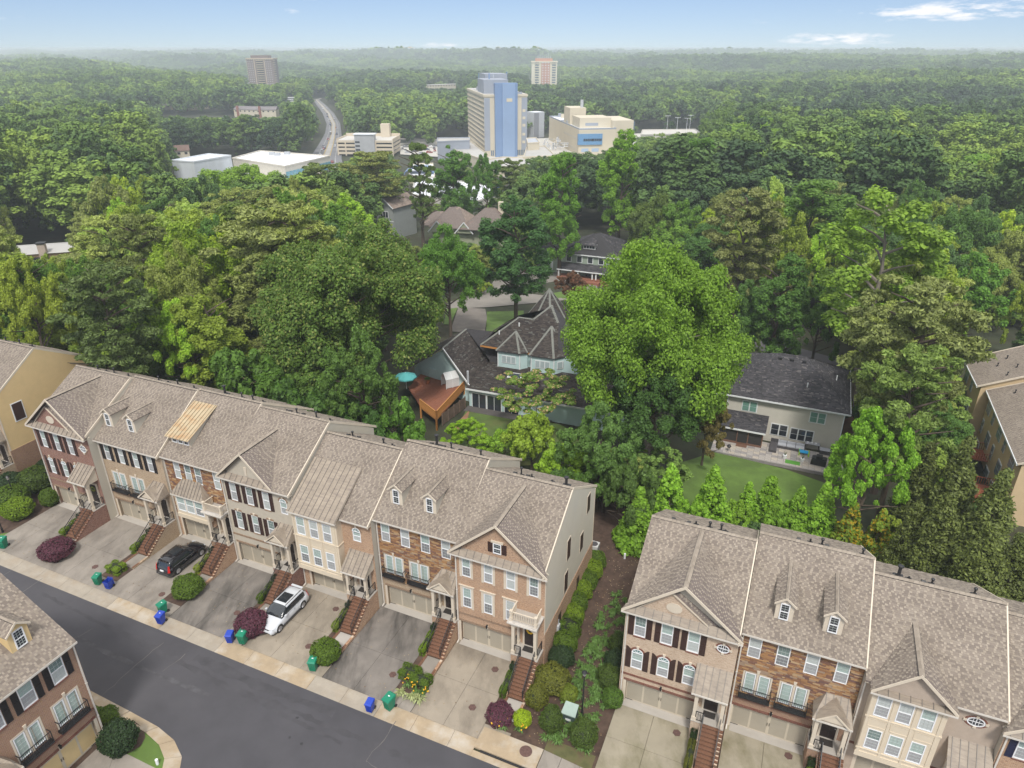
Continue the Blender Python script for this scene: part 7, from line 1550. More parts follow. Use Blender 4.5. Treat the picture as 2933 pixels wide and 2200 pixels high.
for i, u in enumerate(U[2:] + U2[:2]):
    nm = u['label'].split(' with ')[0].split(' faced')[0]
    pa, pd_, s_, f = u['s'] + u['w'] - 1.86, -1.35, u['s'], u['front']
    if u['s'] < 9:
        who = ['leftmost', 'second', 'third', 'fourth', 'fifth', 'sixth', 'seventh', 'eighth', 'ninth'][i]
        c = [BOXB, BOXB, (.2, .25, .03), BOX, (.14, .19, .03), BOXB, BOX, ORG, BOXB][i]
        P = W(pa, f - 2.95, .06); shrub('box', P, .26, 1.0, .52, c, 'clipped hedge beside the ' + who + ' flight of brick stairs counted from the left', group='clipped hedges beside the stairs', tilt=R(9))
        P = W(pa, f - 1.75, .06); shrub('box', P, .24, .28, .75, DKH, 'dark upright shrub under the porch of the ' + who + ' stairs from the left', group='dark shrubs at the porch corners')
# strap leaved clumps
def tuft_mesh(seed, n, h, wd_, mats, spread=.45, flowers=0):
    r = random.Random(seed); mb = MB()
    for i in range(n):
        g = r.uniform(0, 6.28); l = h * r.uniform(.6, 1.1); o = r.uniform(.3, 1) * spread; dx, dy = math.cos(g), math.sin(g); p = Vector((dx * .05, dy * .05, 0)); q_ = Vector((dx * o * .5, dy * o * .5, l * .8)); e = Vector((dx * o, dy * o, l * .55)); sd = Vector((-dy, dx, 0)) * wd_
        mb.add([p - sd, p + sd, q_ + sd, q_ - sd, e], [(0, 1, 2, 3), (3, 2, 4)])
    for i in range(flowers):
        g = r.uniform(0, 6.28); o = r.uniform(.1, .4); c = Vector((math.cos(g) * o, math.sin(g) * o, h * 1.15)); mb.box(c.x - .03, c.y - .03, c.z - .03, c.x + .03, c.y + .03, c.z + .03, 1)
    return mb.mesh('leaves', mats)
TG = paint('strap_green', (.10, .19, .035), .7, .3, 8); TV_ = paint('strap_variegated', (.34, .38, .16), .7, .25, 10); YF = paint('lily_yellow', (.75, .42, .02), .6)
TF = [tuft_mesh(i, 34, .34, .022, [TG], .36) for i in range(3)]; TVM = [tuft_mesh(9 + i, 60, .42, .024, [TV_], .5) for i in range(2)]; TFL = tuft_mesh(20, 40, .5, .02, [TG, YF], .45, 7)
def tuft(P, me, label, group=None, sc=1.0, name='liriope'):
    o = tag(inst(name, me, None, P, rnd.uniform(0, 6.28), (sc, sc, sc)), label, 'plant', group); return o
k = 0
while k < 210:
    s_, t_ = rnd.uniform(-12.2, -8.3), rnd.uniform(33.0, 49.5)
    if t_ > 44 and rnd.random() < .45: continue
    if s_ < -11.2 + (t_ - 40) * 0 and t_ > 36: s_ += .9
    tuft(W(s_, t_, -.05), TF[k % 3], 'strap leaved green clump in the mulch strip between the terraces', 'green clumps in the mulch strip', rnd.uniform(1.0, 1.8)); k += 1
for px, py, l in ((1150, 1990, 'leftmost'), (1178, 2003, 'middle'), (1201, 2008, 'rightmost')): tuft(G(px, py, .05), TVM[0], l + ' cream striped grass clump in the lily bed by the kerb', None, 1.5, 'striped_grass')
for px, py, l in ((1168, 1966, 'yellow flowered lily clump directly below the two boxwoods'), (1213, 1990, 'yellow flowered lily clump at the right end of the bed'), (1190, 1985, 'lily clump in the middle of the bed by the kerb'), (1424, 2080, 'lily clump with few yellow flowers under the maroon shrub'), (1490, 2095, 'green lily clump under the lime shrub'), (1440, 2088, 'second lily clump under the maroon shrub')): tuft(G(px, py, .05), TFL, l, None, 1.3, 'daylily')
st_sheet('grass_edge', -11.2, -7.7, 31.9, 33.2, -.03, paint('thin_grass', (.12, .12, .045), .95, .3, 1.2, stain=((.10, .06, .04), 1.2, .8)))
px_sheet('grass_edge', [(0, 1530), (60, 1520), (190, 1440), (215, 1450), (90, 1540), (40, 1555), (0, 1560)], GRASSL, .02); px_sheet('dirt_patch', [(10, 1555), (50, 1545), (30, 1575), (5, 1572)], DIRT, .03)
# lawn island and rolled kerb across the street
out_ = [(-60, 23.2), (-45, 23.0), (-40.5, 22.85), (-37.5, 22.7), (-35.6, 22.35), (-34.1, 21.6), (-33.1, 20.3), (-32.7, 18), (-32.6, 12)]
inn = [(-60, 22.3), (-45, 22.25), (-40.7, 22.1), (-37.9, 21.95), (-36.2, 21.6), (-35.0, 20.95), (-34.2, 19.9), (-33.8, 18), (-33.7, 12)]
kb = struct(inst('kerb', None)); 
for i in range(len(out_) - 1):
    a, b, c, d = [W(*p) for p in (out_[i], out_[i + 1], inn[i + 1], inn[i])]; e = .012
    V = [p + Vector((0, 0, z)) for z, pts_ in ((-.15, (a, b, c, d)),) for p in pts_] + [a.lerp(b, e) + Vector((0, 0, -.03)), b.lerp(a, e) + Vector((0, 0, -.03)), c.lerp(d, e) + Vector((0, 0, .09)), d.lerp(c, e) + Vector((0, 0, .09))]
    MB().add(V, [(3, 2, 1, 0), (4, 5, 6, 7), (0, 1, 5, 4), (1, 2, 6, 5), (2, 3, 7, 6), (3, 0, 4, 7)]).build('kerb_section', [KERB], kb)
px_poly('lawn', [W(s_, t_, .05) for s_, t_ in inn[1:] + [(-39.5, 12), (-39.5, 20.6), (-45, 20.8)]], GRASSL, 0); 
px_poly('mulch_bed', [W(-39.2 + 1.9 * math.cos(a) , 21.0 + 1.3 * math.sin(a), .06) for a in [i * .52 for i in range(12)]], MULCH, 0)
for t0, t1 in ((12.2, 16.2), (16.2, 19.6)):
    V = [W(x, t, z) for z in (.02, .085) for x, t in ((-39.9, t0 + .01), (-33.8 if t1 < 18 else -36.0, t0 + .01), (-33.8 if t1 < 18 else -38.3, t1 - .01), (-39.9, t1 - .01))]
    MB().add(V, [(0, 3, 2, 1), (4, 5, 6, 7), (0, 1, 5, 4), (1, 2, 6, 5), (2, 3, 7, 6), (3, 0, 4, 7)]).build('slab', [CONC], struct(inst('driveway', None)))
# ------------------------------------------------------------------ bins
BG_, BB_ = paint('bin_green', (.0, .19, .105), .4, .08, 2), paint('bin_blue', (.012, .05, .40), .4, .08, 2)
def bin_(px, py, mat, rot, h, label, open_=False):
    P = G(px, py, .07); P.z += .07; T = thing('wheelie_bin', label, 'bin', P, AZ + rot); k = h / 1.1; w_ = .3 * k
    mb = MB(); B0 = [(-w_ * .78, -w_ * .8, .06), (w_ * .78, -w_ * .8, .06), (w_ * .78, w_ * .8, .06), (-w_ * .78, w_ * .8, .06)]; T0 = [(-w_, -w_ * 1.1, h * .86), (w_, -w_ * 1.1, h * .86), (w_, w_ * 1.15, h * .86), (-w_, w_ * 1.15, h * .86)]
    mb.add(B0 + T0, [(3, 2, 1, 0)] + [(i, (i + 1) % 4, 4 + (i + 1) % 4, 4 + i) for i in range(4)] + ([] if open_ else [(4, 5, 6, 7)])); mb.box(-w_ * 1.05, -w_ * 1.17, h * .80, w_ * 1.05, -w_ * 1.09, h * .87)
    for x in (-.5, 0, .5): mb.box(x * w_ - .02, -w_ * 1.05, .2, x * w_ + .02, -w_ * .8, h * .6)
    mb.build('body', [mat], T)
    ld = MB()
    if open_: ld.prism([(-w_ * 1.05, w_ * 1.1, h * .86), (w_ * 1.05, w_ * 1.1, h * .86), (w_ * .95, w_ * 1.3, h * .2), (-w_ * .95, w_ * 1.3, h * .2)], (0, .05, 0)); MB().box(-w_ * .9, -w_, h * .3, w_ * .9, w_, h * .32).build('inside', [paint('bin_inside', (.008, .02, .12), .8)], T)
    else: ld.add([(-w_ * 1.08, -w_ * 1.25, h * .86), (w_ * 1.08, -w_ * 1.25, h * .86), (w_ * 1.08, w_ * 1.2, h * .88), (-w_ * 1.08, w_ * 1.2, h * .88), (-w_ * .9, -w_ * .9, h * .94), (w_ * .9, -w_ * .9, h * .94), (w_ * .95, w_ * 1.1, h), (-w_ * .95, w_ * 1.1, h)], [(3, 2, 1, 0), (4, 5, 6, 7), (0, 1, 5, 4), (1, 2, 6, 5), (2, 3, 7, 6), (3, 0, 4, 7)])
    ld.build('lid', [mat], T)
    if not open_: MB().add([(-.07, -.1, h * .955), (.07, -.1, h * .955), (.07, .1, h * .978), (-.07, .1, h * .978)], [(0, 1, 2, 3)]).build('sticker', [WHITE], T)
    MB().add([(-.09, -w_ * .99, h * .62), (.09, -w_ * .99, h * .62), (.09, -w_ * 1.03, h * .74), (-.09, -w_ * 1.03, h * .74)], [(0, 1, 2, 3)]).build('emblem', [paint('emblem_white', (.5, .55, .55), .6)], T)
    hd = MB(); hd.bar((-w_ * .9, w_ * 1.35, h * .92), (w_ * .9, w_ * 1.35, h * .92), .035); hd.bar((-w_ * .9, w_ * 1.1, h * .86), (-w_ * .9, w_ * 1.35, h * .92), .03); hd.bar((w_ * .9, w_ * 1.1, h * .86), (w_ * .9, w_ * 1.35, h * .92), .03); hd.build('handle', [mat], T)
    for x in (-w_ * .9, w_ * .9): MB().tube((x - .03, w_ * 1.05, .13), (x + .03, w_ * 1.05, .13), .13, n=12).build('wheel', [BLACK], T)
bin_(12, 1568, BG_, R(20), 1.15, 'green wheelie bin cut by the left edge of the picture'); bin_(283, 1672, BG_, R(15), 1.05, 'green wheelie bin beside the open blue one'); bin_(314, 1684, BB_, R(10), 1.0, 'blue wheelie bin with its lid hanging open', True)
bin_(468, 1754, BG_, R(-12), 1.1, 'green wheelie bin standing right behind a closed blue one'); bin_(463, 1784, BB_, R(8), 1.05, 'blue wheelie bin at the kerb in front of a green one'); bin_(661, 1838, BB_, R(20), 1.0, 'blue wheelie bin left of the maroon shrub by the white car'); bin_(698, 1840, BG_, R(10), 1.2, 'green wheelie bin at the front of the maroon shrub')
bin_(899, 1917, BG_, R(15), 1.15, 'green wheelie bin in front of the round shrub right of the white car'); bin_(1061, 2035, BB_, R(5), 1.0, 'blue wheelie bin nearest the camera, on the kerb'); bin_(1116, 2028, BG_, R(-12), 1.25, 'green wheelie bin near the kerb beside the striped grasses')
# ------------------------------------------------------------------ lamp posts, utility box, air conditioner, meter
def lamp(px, py, h, label):
    P = G(px, py); T = thing('lamp_post', label, 'lamp post', P); mb = MB(); mb.tube((0, 0, -.1), (0, 0, .5), .12, .09, 10); mb.tube((0, 0, .5), (0, 0, h), .06, .05, 10); mb.tube((0, 0, h - .05), (0, 0, h + .02), .1, .1, 10); mb.build('post', [BLACK], T)
    MB().tube((0, 0, h + .02), (0, 0, h + .32), .1, .17, 8).build('lamp_glass', [paint('lamp_glass', (.35, .33, .30), .2)], T); c = MB(); c.tube((0, 0, h + .32), (0, 0, h + .48), .22, .07, 8); c.tube((0, 0, h + .48), (0, 0, h + .58), .04, .015, 6); c.build('lamp_cap', [BLACK], T)
lamp(1667, 2050, 4.1, 'black lantern lamp post behind the big holly near the storm drain'); lamp(52, 1452, 3.4, 'black lantern lamp post in the left garden'); lamp(8, 1523, 3.3, 'black lamp post cut by the left edge of the picture')
T = thing('utility_box', 'pale green metal transformer box beside the egg shaped hollies', 'utility box', G(1632, 2056), AZ); m_ = paint('box_green', (.33, .42, .37), .5, .08, 2)
MB().box(-.5, -.45, 0, .5, .45, .75).build('cabinet', [paint('box_dark', (.06, .09, .08), .6)], T); MB().prism([(-.55, -.5, .75), (.55, -.5, .75), (.5, .5, .95), (-.5, .5, .95)], (0, 0, .08)).build('lid', [m_], T); MB().box(-.2, -.47, .2, .2, -.45, .4).build('label_plate', [WHITE], T)
T = thing('air_conditioner', 'white air conditioning unit behind the corner of the pale end wall', 'air conditioner', G(1701, 1580), AZ); MB().box(-.45, -.45, .05, .45, .45, .95).build('housing', [paint('ac_white', (.55, .55, .53), .5)], T); MB().tube((0, 0, .95), (0, 0, .98), .35, .35, 16).build('fan_grille', [DARKW], T)
for i in range(6): MB().box(.45, -.4, .15 + i * .13, .462, .4, .2 + i * .13).build('louvre', [DARKW], T)
T = thing('air_conditioner', 'smaller grey air conditioning unit beside the white one', 'air conditioner', G(1692, 1598), AZ); MB().tube((0, 0, .02), (0, 0, .7), .4, .4, 18).build('housing', [paint('ac_grey', (.40, .41, .41), .5)], T); MB().tube((0, 0, .7), (0, 0, .74), .42, .2, 18).build('fan_grille', [STEEL], T)
T = thing('electric_meter', 'grey electric meter box on the brick base of the end wall', 'meter', W(-13.74, 42.0, 1.3), AZ); MB().box(0, -.22, -.5, .16, .22, .6).build('meter_box', [paint('meter_grey', (.5, .52, .53), .5)], T); MB().tube((.08, 0, .6), (.08, 0, 1.2), .03).build('conduit', [STEEL], T); MB().tube((.16, 0, .2), (.26, 0, .2), .1, .09, 12).build('dial', [DGLASS], T)
T = thing('vent_stack', 'small white standpipe at the bottom edge of the corner lawn', 'standpipe', G(452, 2190)); MB().tube((0, 0, 0), (0, 0, .5), .1, .1, 12).build('pipe', [WHITE], T)
T = thing('utility_post', 'small white capped post in the mulch behind the terraces', 'post', G(1789, 1600)); MB().tube((0, 0, 0), (0, 0, .6), .1, .1, 10).build('pipe', [WHITE], T)
for x_, z_, t_ in ((0, 5.6, 49.8), (0, 7.0, 43.7), (0, 5.4, 46.3), (0, 3.6, 43.8), (0, 1.0, 45.5), (0, 1.0, 41.5)):
    pass
E7 = HOUSES[8]
for y_, z_, h_ in ((10.2, 8.2, 1.7), (5.0, 7.0, 1.9), (8.6, 5.2, 1.7), (4.6, 3.9, 1.9), (8.0, 1.2, 1.5), (3.2, 1.2, 1.5)):
    m_ = SHUT; o = MB().box(7.6 - .01 + .02, y_, z_, 7.66, y_ + .75, z_ + h_).build('shutter', [m_], E7); f_ = MB(); f_.box(7.6, y_ - .08, z_ - .08, 7.64, y_, z_ + h_ + .08); f_.box(7.6, y_ + .75, z_ - .08, 7.64, y_ + .83, z_ + h_ + .08); f_.box(7.6, y_, z_ + h_, 7.64, y_ + .75, z_ + h_ + .08); f_.build('shutter_frame', [TRIM], o)
E0_ = HOUSES[1]; o = MB().box(8.01, 1.6, 6.5, 8.06, 2.7, 8.5).build('shutter', [SHUT], E0_); f_ = MB(); f_.box(7.99, 1.5, 6.4, 8.05, 1.6, 8.6); f_.box(7.99, 2.7, 6.4, 8.05, 2.8, 8.6); f_.box(7.99, 1.6, 6.4, 8.05, 2.7, 6.5); f_.box(7.99, 1.6, 8.5, 8.05, 2.7, 8.6); f_.build('shutter_frame', [WHITE], o)
# ------------------------------------------------------------------ cars
TYRE = paint('tyre', (.018, .018, .018), .9, .1); RIM = paint('rim', (.45, .45, .47), .3, .05, metal=.8); CG = paint('car_glass', (.02, .025, .03), .05, .1, coat=1); LR = paint('tail_red', (.5, .01, .01), .3); LH = paint('head_light', (.5, .52, .55), .15)
def smooth(me):
    me.polygons.foreach_set('use_smooth', [True] * len(me.polygons)); return me
def loft(secs, name, mats, mfun=None, cap=True):
    n = len(secs[0]); V = [p for s_ in secs for p in s_]; F = []; M = []
    for i in range(len(secs) - 1):
        for j in range(n - 1): F.append((i * n + j, (i + 1) * n + j, (i + 1) * n + j + 1, i * n + j + 1)); M.append(mfun(i, j) if mfun else 0)
    me = bpy.data.meshes.new(name); me.from_pydata(V, [], F)
    for m in mats: me.materials.append(m)
    me.polygons.foreach_set('material_index', M); me.update(); return smooth(me)
CARM = {}
def car_meshes(L_, Wd, Hh_, style):
    key = (L_, Wd, Hh_, style)
    if key in CARM: return CARM[key]
    hw = Wd / 2; belt = Hh_ * .60
    # stations along x: nose at +L/2 ; (x, hood/deck height, half width, underside)
    st_ = [(-.5, .45, .80, .42), (-.495, .62, .90, .30), (-.47, .98, .97, .24), (-.40, 1.0, 1.0, .2), (-.2, 1.0, 1.0, .19), (.08, .99, 1.0, .19), (.16, .97, 1.0, .19), (.26, .90, .99, .2), (.38, .84, .96, .2), (.455, .76, .90, .22), (.485, .62, .82, .26), (.497, .46, .74, .34)]
    secs = []
    for x, hh, wf, lo in st_:
        X_ = x * L_; w_ = hw * wf; t = belt * hh; secs.append([(X_, -w_ * .86, lo), (X_, -w_ * .985, lo + .06), (X_, -w_, lo + (t - lo) * .45), (X_, -w_ * .965, lo + (t - lo) * .82), (X_, -w_ * .90, t - .015), (X_, -w_ * .6, t + .03), (X_, 0, t + .045), (X_, w_ * .6, t + .03), (X_, w_ * .90, t - .015), (X_, w_ * .965, lo + (t - lo) * .82), (X_, w_, lo + (t - lo) * .45), (X_, w_ * .985, lo + .06), (X_, w_ * .86, lo)])
    body = loft(secs, 'body', [TYRE]); 
    # greenhouse: windscreen, roof, tailgate
    gx = [(-.475, 0), (-.43, .62), (-.40, .90), (-.30, .985), (-.05, 1.0), (.05, .97), (.12, .78), (.22, 0.0)] if style == 'suv' else [(-.46, 0), (-.40, .5), (-.33, .88), (-.22, .98), (-.03, 1.0), (.05, .96), (.13, .7), (.24, 0.0)]
    gs = []
    for x, f in gx:
        X_ = x * L_; zb = belt - .01; zt = zb + (Hh_ - belt) * f; wb = hw * .885; wt = hw * (.885 - .15 * f); gs.append([(X_, -wb, zb), (X_, -(wb * .25 + wt * .75), zb + (zt - zb) * .8), (X_, -wt * .93, zt - .01 * f), (X_, -wt * .5, zt + .022 * f), (X_, 0, zt + .03 * f), (X_, wt * .5, zt + .022 * f), (X_, wt * .93, zt - .01 * f), (X_, wb * .25 + wt * .75, zb + (zt - zb) * .8), (X_, wb, zb)])
    def mf(i, j):
        side = j in (0, 7); shoulder = j in (1, 6)
        if i >= 5: return 1 if not shoulder else 1
        if i <= 1: return 1 if not side else 0
        return 1 if side else 0
    gh = loft(gs, 'cabin', [TYRE, CG], mf)
    wm = MB(); wm.tube((0, -.11, 0), (0, .11, 0), .355, .355, 20); wm.tube((0, -.12, 0), (0, -.105, 0), .33, .35, 20); wh = wm.mesh('wheel', [TYRE])
    rmm = MB(); rmm.tube((0, -.125, 0), (0, -.10, 0), .23, .25, 16); 
    for i in range(5): g = i * 1.2566; rmm.bar((0, -.13, 0), (.24 * math.cos(g), -.13, .24 * math.sin(g)), .06, .02)
    rm = rmm.mesh('rim', [RIM]); CARM[key] = (body, gh, wh, rm); return CARM[key]
def car(P, ang, paintm, label, L_=4.7, Wd=1.88, Hh_=1.66, style='suv', detail=True, group=None, sunroof=False):
    body, gh, wh, rm = car_meshes(L_, Wd, Hh_, style); T = thing('parked_car' if detail else 'car', label, 'car', P, ang, group)
    b = body.copy(); b.materials[0] = paintm; inst('body', b, T)
    g = gh.copy(); g.materials[0] = paintm; g.materials[1] = CG; inst('cabin', g, T)
    if not detail: return T
    for x in (-.30, .315):
        for sy in (-1, 1):
            w_ = inst('wheel', wh, T, (x * L_, sy * (Wd / 2 - .10), .355), 0 if sy < 0 else math.pi); inst('rim', rm, w_)
            ar = MB(); n = 10
            for i in range(n): g0, g1 = math.pi * i / n, math.pi * (i + 1) / n; ar.prism([(x * L_ + .40 * math.cos(g0), sy * (Wd / 2 + .004), .355 + .40 * math.sin(g0)), (x * L_ + .40 * math.cos(g1), sy * (Wd / 2 + .004), .355 + .40 * math.sin(g1)), (x * L_ + .47 * math.cos(g1), sy * (Wd / 2 + .0), .355 + .47 * math.sin(g1)), (x * L_ + .47 * math.cos(g0), sy * (Wd / 2 + .0), .355 + .47 * math.sin(g0))], (0, -sy * .06, 0))
            ar.build('wheel_arch', [paint('arch_' + paintm.name, (.02, .02, .02) if paintm.name != 'car_white' else (.6, .62, .64), .5)], T)
            dk = MB(); dk.tube((x * L_, sy * (Wd / 2 - .22), .40), (x * L_, sy * (Wd / 2 + .003), .40), .40, .40, 16); dk.build('wheel_well', [TYRE], T)
    for sy in (-1, 1):
        MB().prism([(L_ * .13, sy * Wd * .49, Hh_ * .62), (L_ * .17, sy * Wd * .49, Hh_ * .62), (L_ * .165, sy * Wd * .57, Hh_ * .63), (L_ * .135, sy * Wd * .57, Hh_ * .63)], (0, 0, .14)).build('mirror', [paintm], T)
        MB().prism([(L_ * .475, sy * Wd * .26, Hh_ * .40), (L_ * .462, sy * Wd * .43, Hh_ * .42), (L_ * .44, sy * Wd * .445, Hh_ * .45), (L_ * .472, sy * Wd * .28, Hh_ * .44)], (.03, 0, .03)).build('headlight', [LH], T)
        MB().prism([(-L_ * .497, sy * Wd * .35, Hh_ * .40), (-L_ * .475, sy * Wd * .47, Hh_ * .42), (-L_ * .45, sy * Wd * .43, Hh_ * .80), (-L_ * .47, sy * Wd * .37, Hh_ * .80)], (-.02, sy * .03, .0)).build('tail_light', [LR], T)
        MB().bar((-L_ * .36, sy * Wd * .47, Hh_ * .61), (L_ * .14, sy * Wd * .475, Hh_ * .59), .02, .02).build('chrome_strip', [RIM], T)
        for x in (-.10, .06): MB().bar((x * L_, sy * (Wd * .492), Hh_ * .52), (x * L_ + .16, sy * (Wd * .492), Hh_ * .52), .03, .03).build('door_handle', [RIM], T)
        MB().bar((-L_ * .25, sy * (Wd * .493), .32), (L_ * .25, sy * (Wd * .493), .32), .06, .1).build('sill', [paint('plastic_grey', (.05, .05, .055), .7)], T); MB().bar((-L_ * .36, sy * Wd * .335, Hh_ + .03), (L_ * .05, sy * Wd * .335, Hh_ + .02), .04, .04).build('roof_rail', [BLACK if paintm.name == 'car_white' else paintm], T)
    MB().prism([(L_ * .487, -Wd * .22, .42), (L_ * .487, Wd * .22, .42), (L_ * .474, Wd * .27, .72), (L_ * .474, -Wd * .27, .72)], (.03, 0, .0)).build('grille', [BLACK], T)
    MB().box(L_ * .495, -.22, .5, L_ * .495 + .035, .22, .62).build('number_plate', [WHITE], T); MB().box(-L_ * .515, -.2, .72, -L_ * .497, .2, .85).build('number_plate', [WHITE], T)
    MB().bar((-L_ * .505, -Wd * .42, .36), (-L_ * .505, Wd * .42, .36), .05, .12).build('bumper', [paint('plastic_grey', ())], T)
    if sunroof: MB().box(-L_ * .22, -Wd * .25, Hh_ + .03, L_ * .0, Wd * .25, Hh_ + .045).build('sunroof', [CG], T)
    MB().bar((-L_ * .43, -Wd * .3, Hh_ * .985), (-L_ * .43, Wd * .3, Hh_ * .985), .22, .03).build('spoiler', [paintm], T)
    return T
CW = paint('car_white', (.58, .60, .63), .25, .01, coat=.8); CB = paint('car_black', (.008, .008, .012), .12, .1, coat=1)
a, b = G(838, 1830), G(880, 1700); car(W(-36.35, 35.1, .07), AZ + R(-90), CW, 'white crossover with dark glass roof panel parked nose to the street', 4.95, 1.95, 1.62, sunroof=True)
car(W(-49.6, 36.9, .07), AZ + R(90), CB, 'black crossover parked nose to the garage', 4.65, 1.85, 1.68, sunroof=True)
CARP = [paint('car_' + n, c, .35, .02, coat=.5) for n, c in (('silver', (.45, .46, .48)), ('red', (.30, .03, .02)), ('navy', (.02, .04, .12)), ('grey', (.14, .14, .15)), ('white_far', (.7, .7, .7)))]
car(at(1428, 545, -12.9), R(20), paint('car_cobalt', (.02, .10, .38), .3, coat=.6), 'bright blue car on the white parking deck among the trees', detail=False, style='sedan', Hh_=1.5)
ORD = ['first', 'second', 'third', 'fourth', 'fifth', 'sixth', 'seventh', 'eighth', 'ninth', 'tenth', 'eleventh', 'twelfth']
js = sorted(rnd.uniform(.2, len(RL) - 3.2) for _ in range(26))
for i in range(26):
    j = js[i]; k = int(j); fr = j - k; u = rnd.choice([.27, .34, .70, .76, .30, .73]); A_ = G(D(RL[k][0]), D(RL[k][1])).lerp(G(D(RL[k + 1][0]), D(RL[k + 1][1])), fr); B_ = G(D(RRt[k][0]), D(RRt[k][1])).lerp(G(D(RRt[k + 1][0]), D(RRt[k + 1][1])), fr)
    P = A_.lerp(B_, u); P.z += .65; d = G(D(RL[k + 1][0]), D(RL[k + 1][1])) - G(D(RL[k][0]), D(RL[k][1])); p_ = CARP[i % 5]; car(P, math.atan2(d.y, d.x), p_, ORD[i // 5] + ' ' + p_.name.replace('car_', '').replace('_far', '') + ' car up the main road, counted from its near end', detail=False, style='sedan', Hh_=1.5, group=p_.name.replace('car_', '').replace('_far', '') + ' cars on the main road')
for i in range(46):
    P = at(rnd.uniform(1150, 1340), rnd.uniform(414, 440), -19.4) if i < 34 else at(rnd.uniform(1010, 1120), rnd.uniform(402, 409), -10); P.z = float(terrain(P.x, P.y)) + .55 if i < 34 else -10; 
    if i >= 34: continue
    p_ = CARP[(i * 3) % 5]; car(P, R(rnd.choice([5, 95, 8])), p_, p_.name.replace('car_', '').replace('_far', '') + ' car parked among many left of the slab tower', detail=False, style='sedan', Hh_=1.5, group=p_.name.replace('car_', '').replace('_far', '') + ' cars in the clinic car park')

for pts, wd in (([(330, 1800), (640, 1960), (900, 2060), (1180, 2180)], .5), ([(120, 1700), (420, 1850), (700, 1990), (980, 2130)], .3), ([(560, 1880), (760, 1970), (960, 2040)], .8)):
    ribbon([G(x, y, 0) for x, y in pts], wd, paint('tyre_band', (.059, .057, .063), .88, .2, .8), 'asphalt_seam', -.038, .04)
for i in range(14):
    P = G(rnd.uniform(350, 1200), rnd.uniform(1900, 2180)); t_ = P.x * E2.x + P.y * E2.y; s_ = P.x * E1.x + P.y * E1.y
    if t_ < 29.2 and s_ > -30: px_poly('oil_spot', [P + Vector((.12 * math.cos(a) * rnd.uniform(.6, 1.3), .12 * math.sin(a) * rnd.uniform(.6, 1.3), 0)) for a in [k * .785 for k in range(8)]], paint('oil', (.025, .024, .026), .5), -.04)
# leaf litter on the mulch and drives
lit = MB()
for i in range(900):
    if i < 650: P = W(rnd.uniform(-13.4, -7.7), rnd.uniform(32.5, 56), -.05)
    else: P = W(rnd.uniform(-68, -14), rnd.uniform(31.3, 38.5), .07)
    g = rnd.uniform(0, 6.28); c_, s_ = math.cos(g) * .05, math.sin(g) * .05; lit.add([P + Vector((c_, s_, .012)), P + Vector((-s_, c_, .02)), P + Vector((-c_, -s_, .012)), P + Vector((s_, -c_, .016))], [(0, 1, 2, 3)])
tag(lit.build('leaf_litter', [island_mat('litter', [(0, (.30, .22, .12)), (.4, (.18, .10, .05)), (.7, (.38, .30, .20))])]), 'small fallen leaves scattered over mulch and driveways', 'leaf litter', kind='stuff')
# ------------------------------------------------------------------ woods: what the survey leaves open stays open
KEEP = [(1290, 640, 1560, 960), (860, 640, 1235, 990), (960, 650, 1110, 720), (1060, 600, 1240, 680), (1200, 500, 1370, 625), (810, 455, 893, 525, 500), (930, 465, 1085, 525, 500), (1560, 745, 1850, 1050, 835), (1480, 990, 1800, 1115),
        (2090, 720, 2212, 1085), (1655, 728, 1815, 775), (370, 325, 720, 380, 345), (728, 275, 850, 333, 322), (1009, 165, 1140, 342, 305), (1155, 240, 1365, 325, 290), (945, 300, 1290, 338), (885, 380, 945, 440), (1000, 395, 1090, 425), (935, 345, 1100, 362),
        (668, 300, 742, 345), (692, 258, 738, 300), (684, 228, 722, 258), (674, 212, 704, 228), (345, 234, 600, 252, 250), (10, 540, 140, 552, 548), (530, 118, 600, 181, 178), (1146, 118, 1204, 181, 178), (614, 205, 636, 217, 216), (922, 181, 985, 190, 188), (1380, 262, 1515, 290, 282), (0, 1100, 150, 1200), (865, 318, 1010, 345), (860, 336, 1130, 362)]
def proj(x, y, z):
    c, s_ = math.cos(PITCH), math.sin(PITCH); dz = z - CH; dep = y * c - dz * s_; up = y * s_ + dz * c
    return (CX + F_PX * x / dep) * .75418, (CY - F_PX * up / dep) * .75418, dep
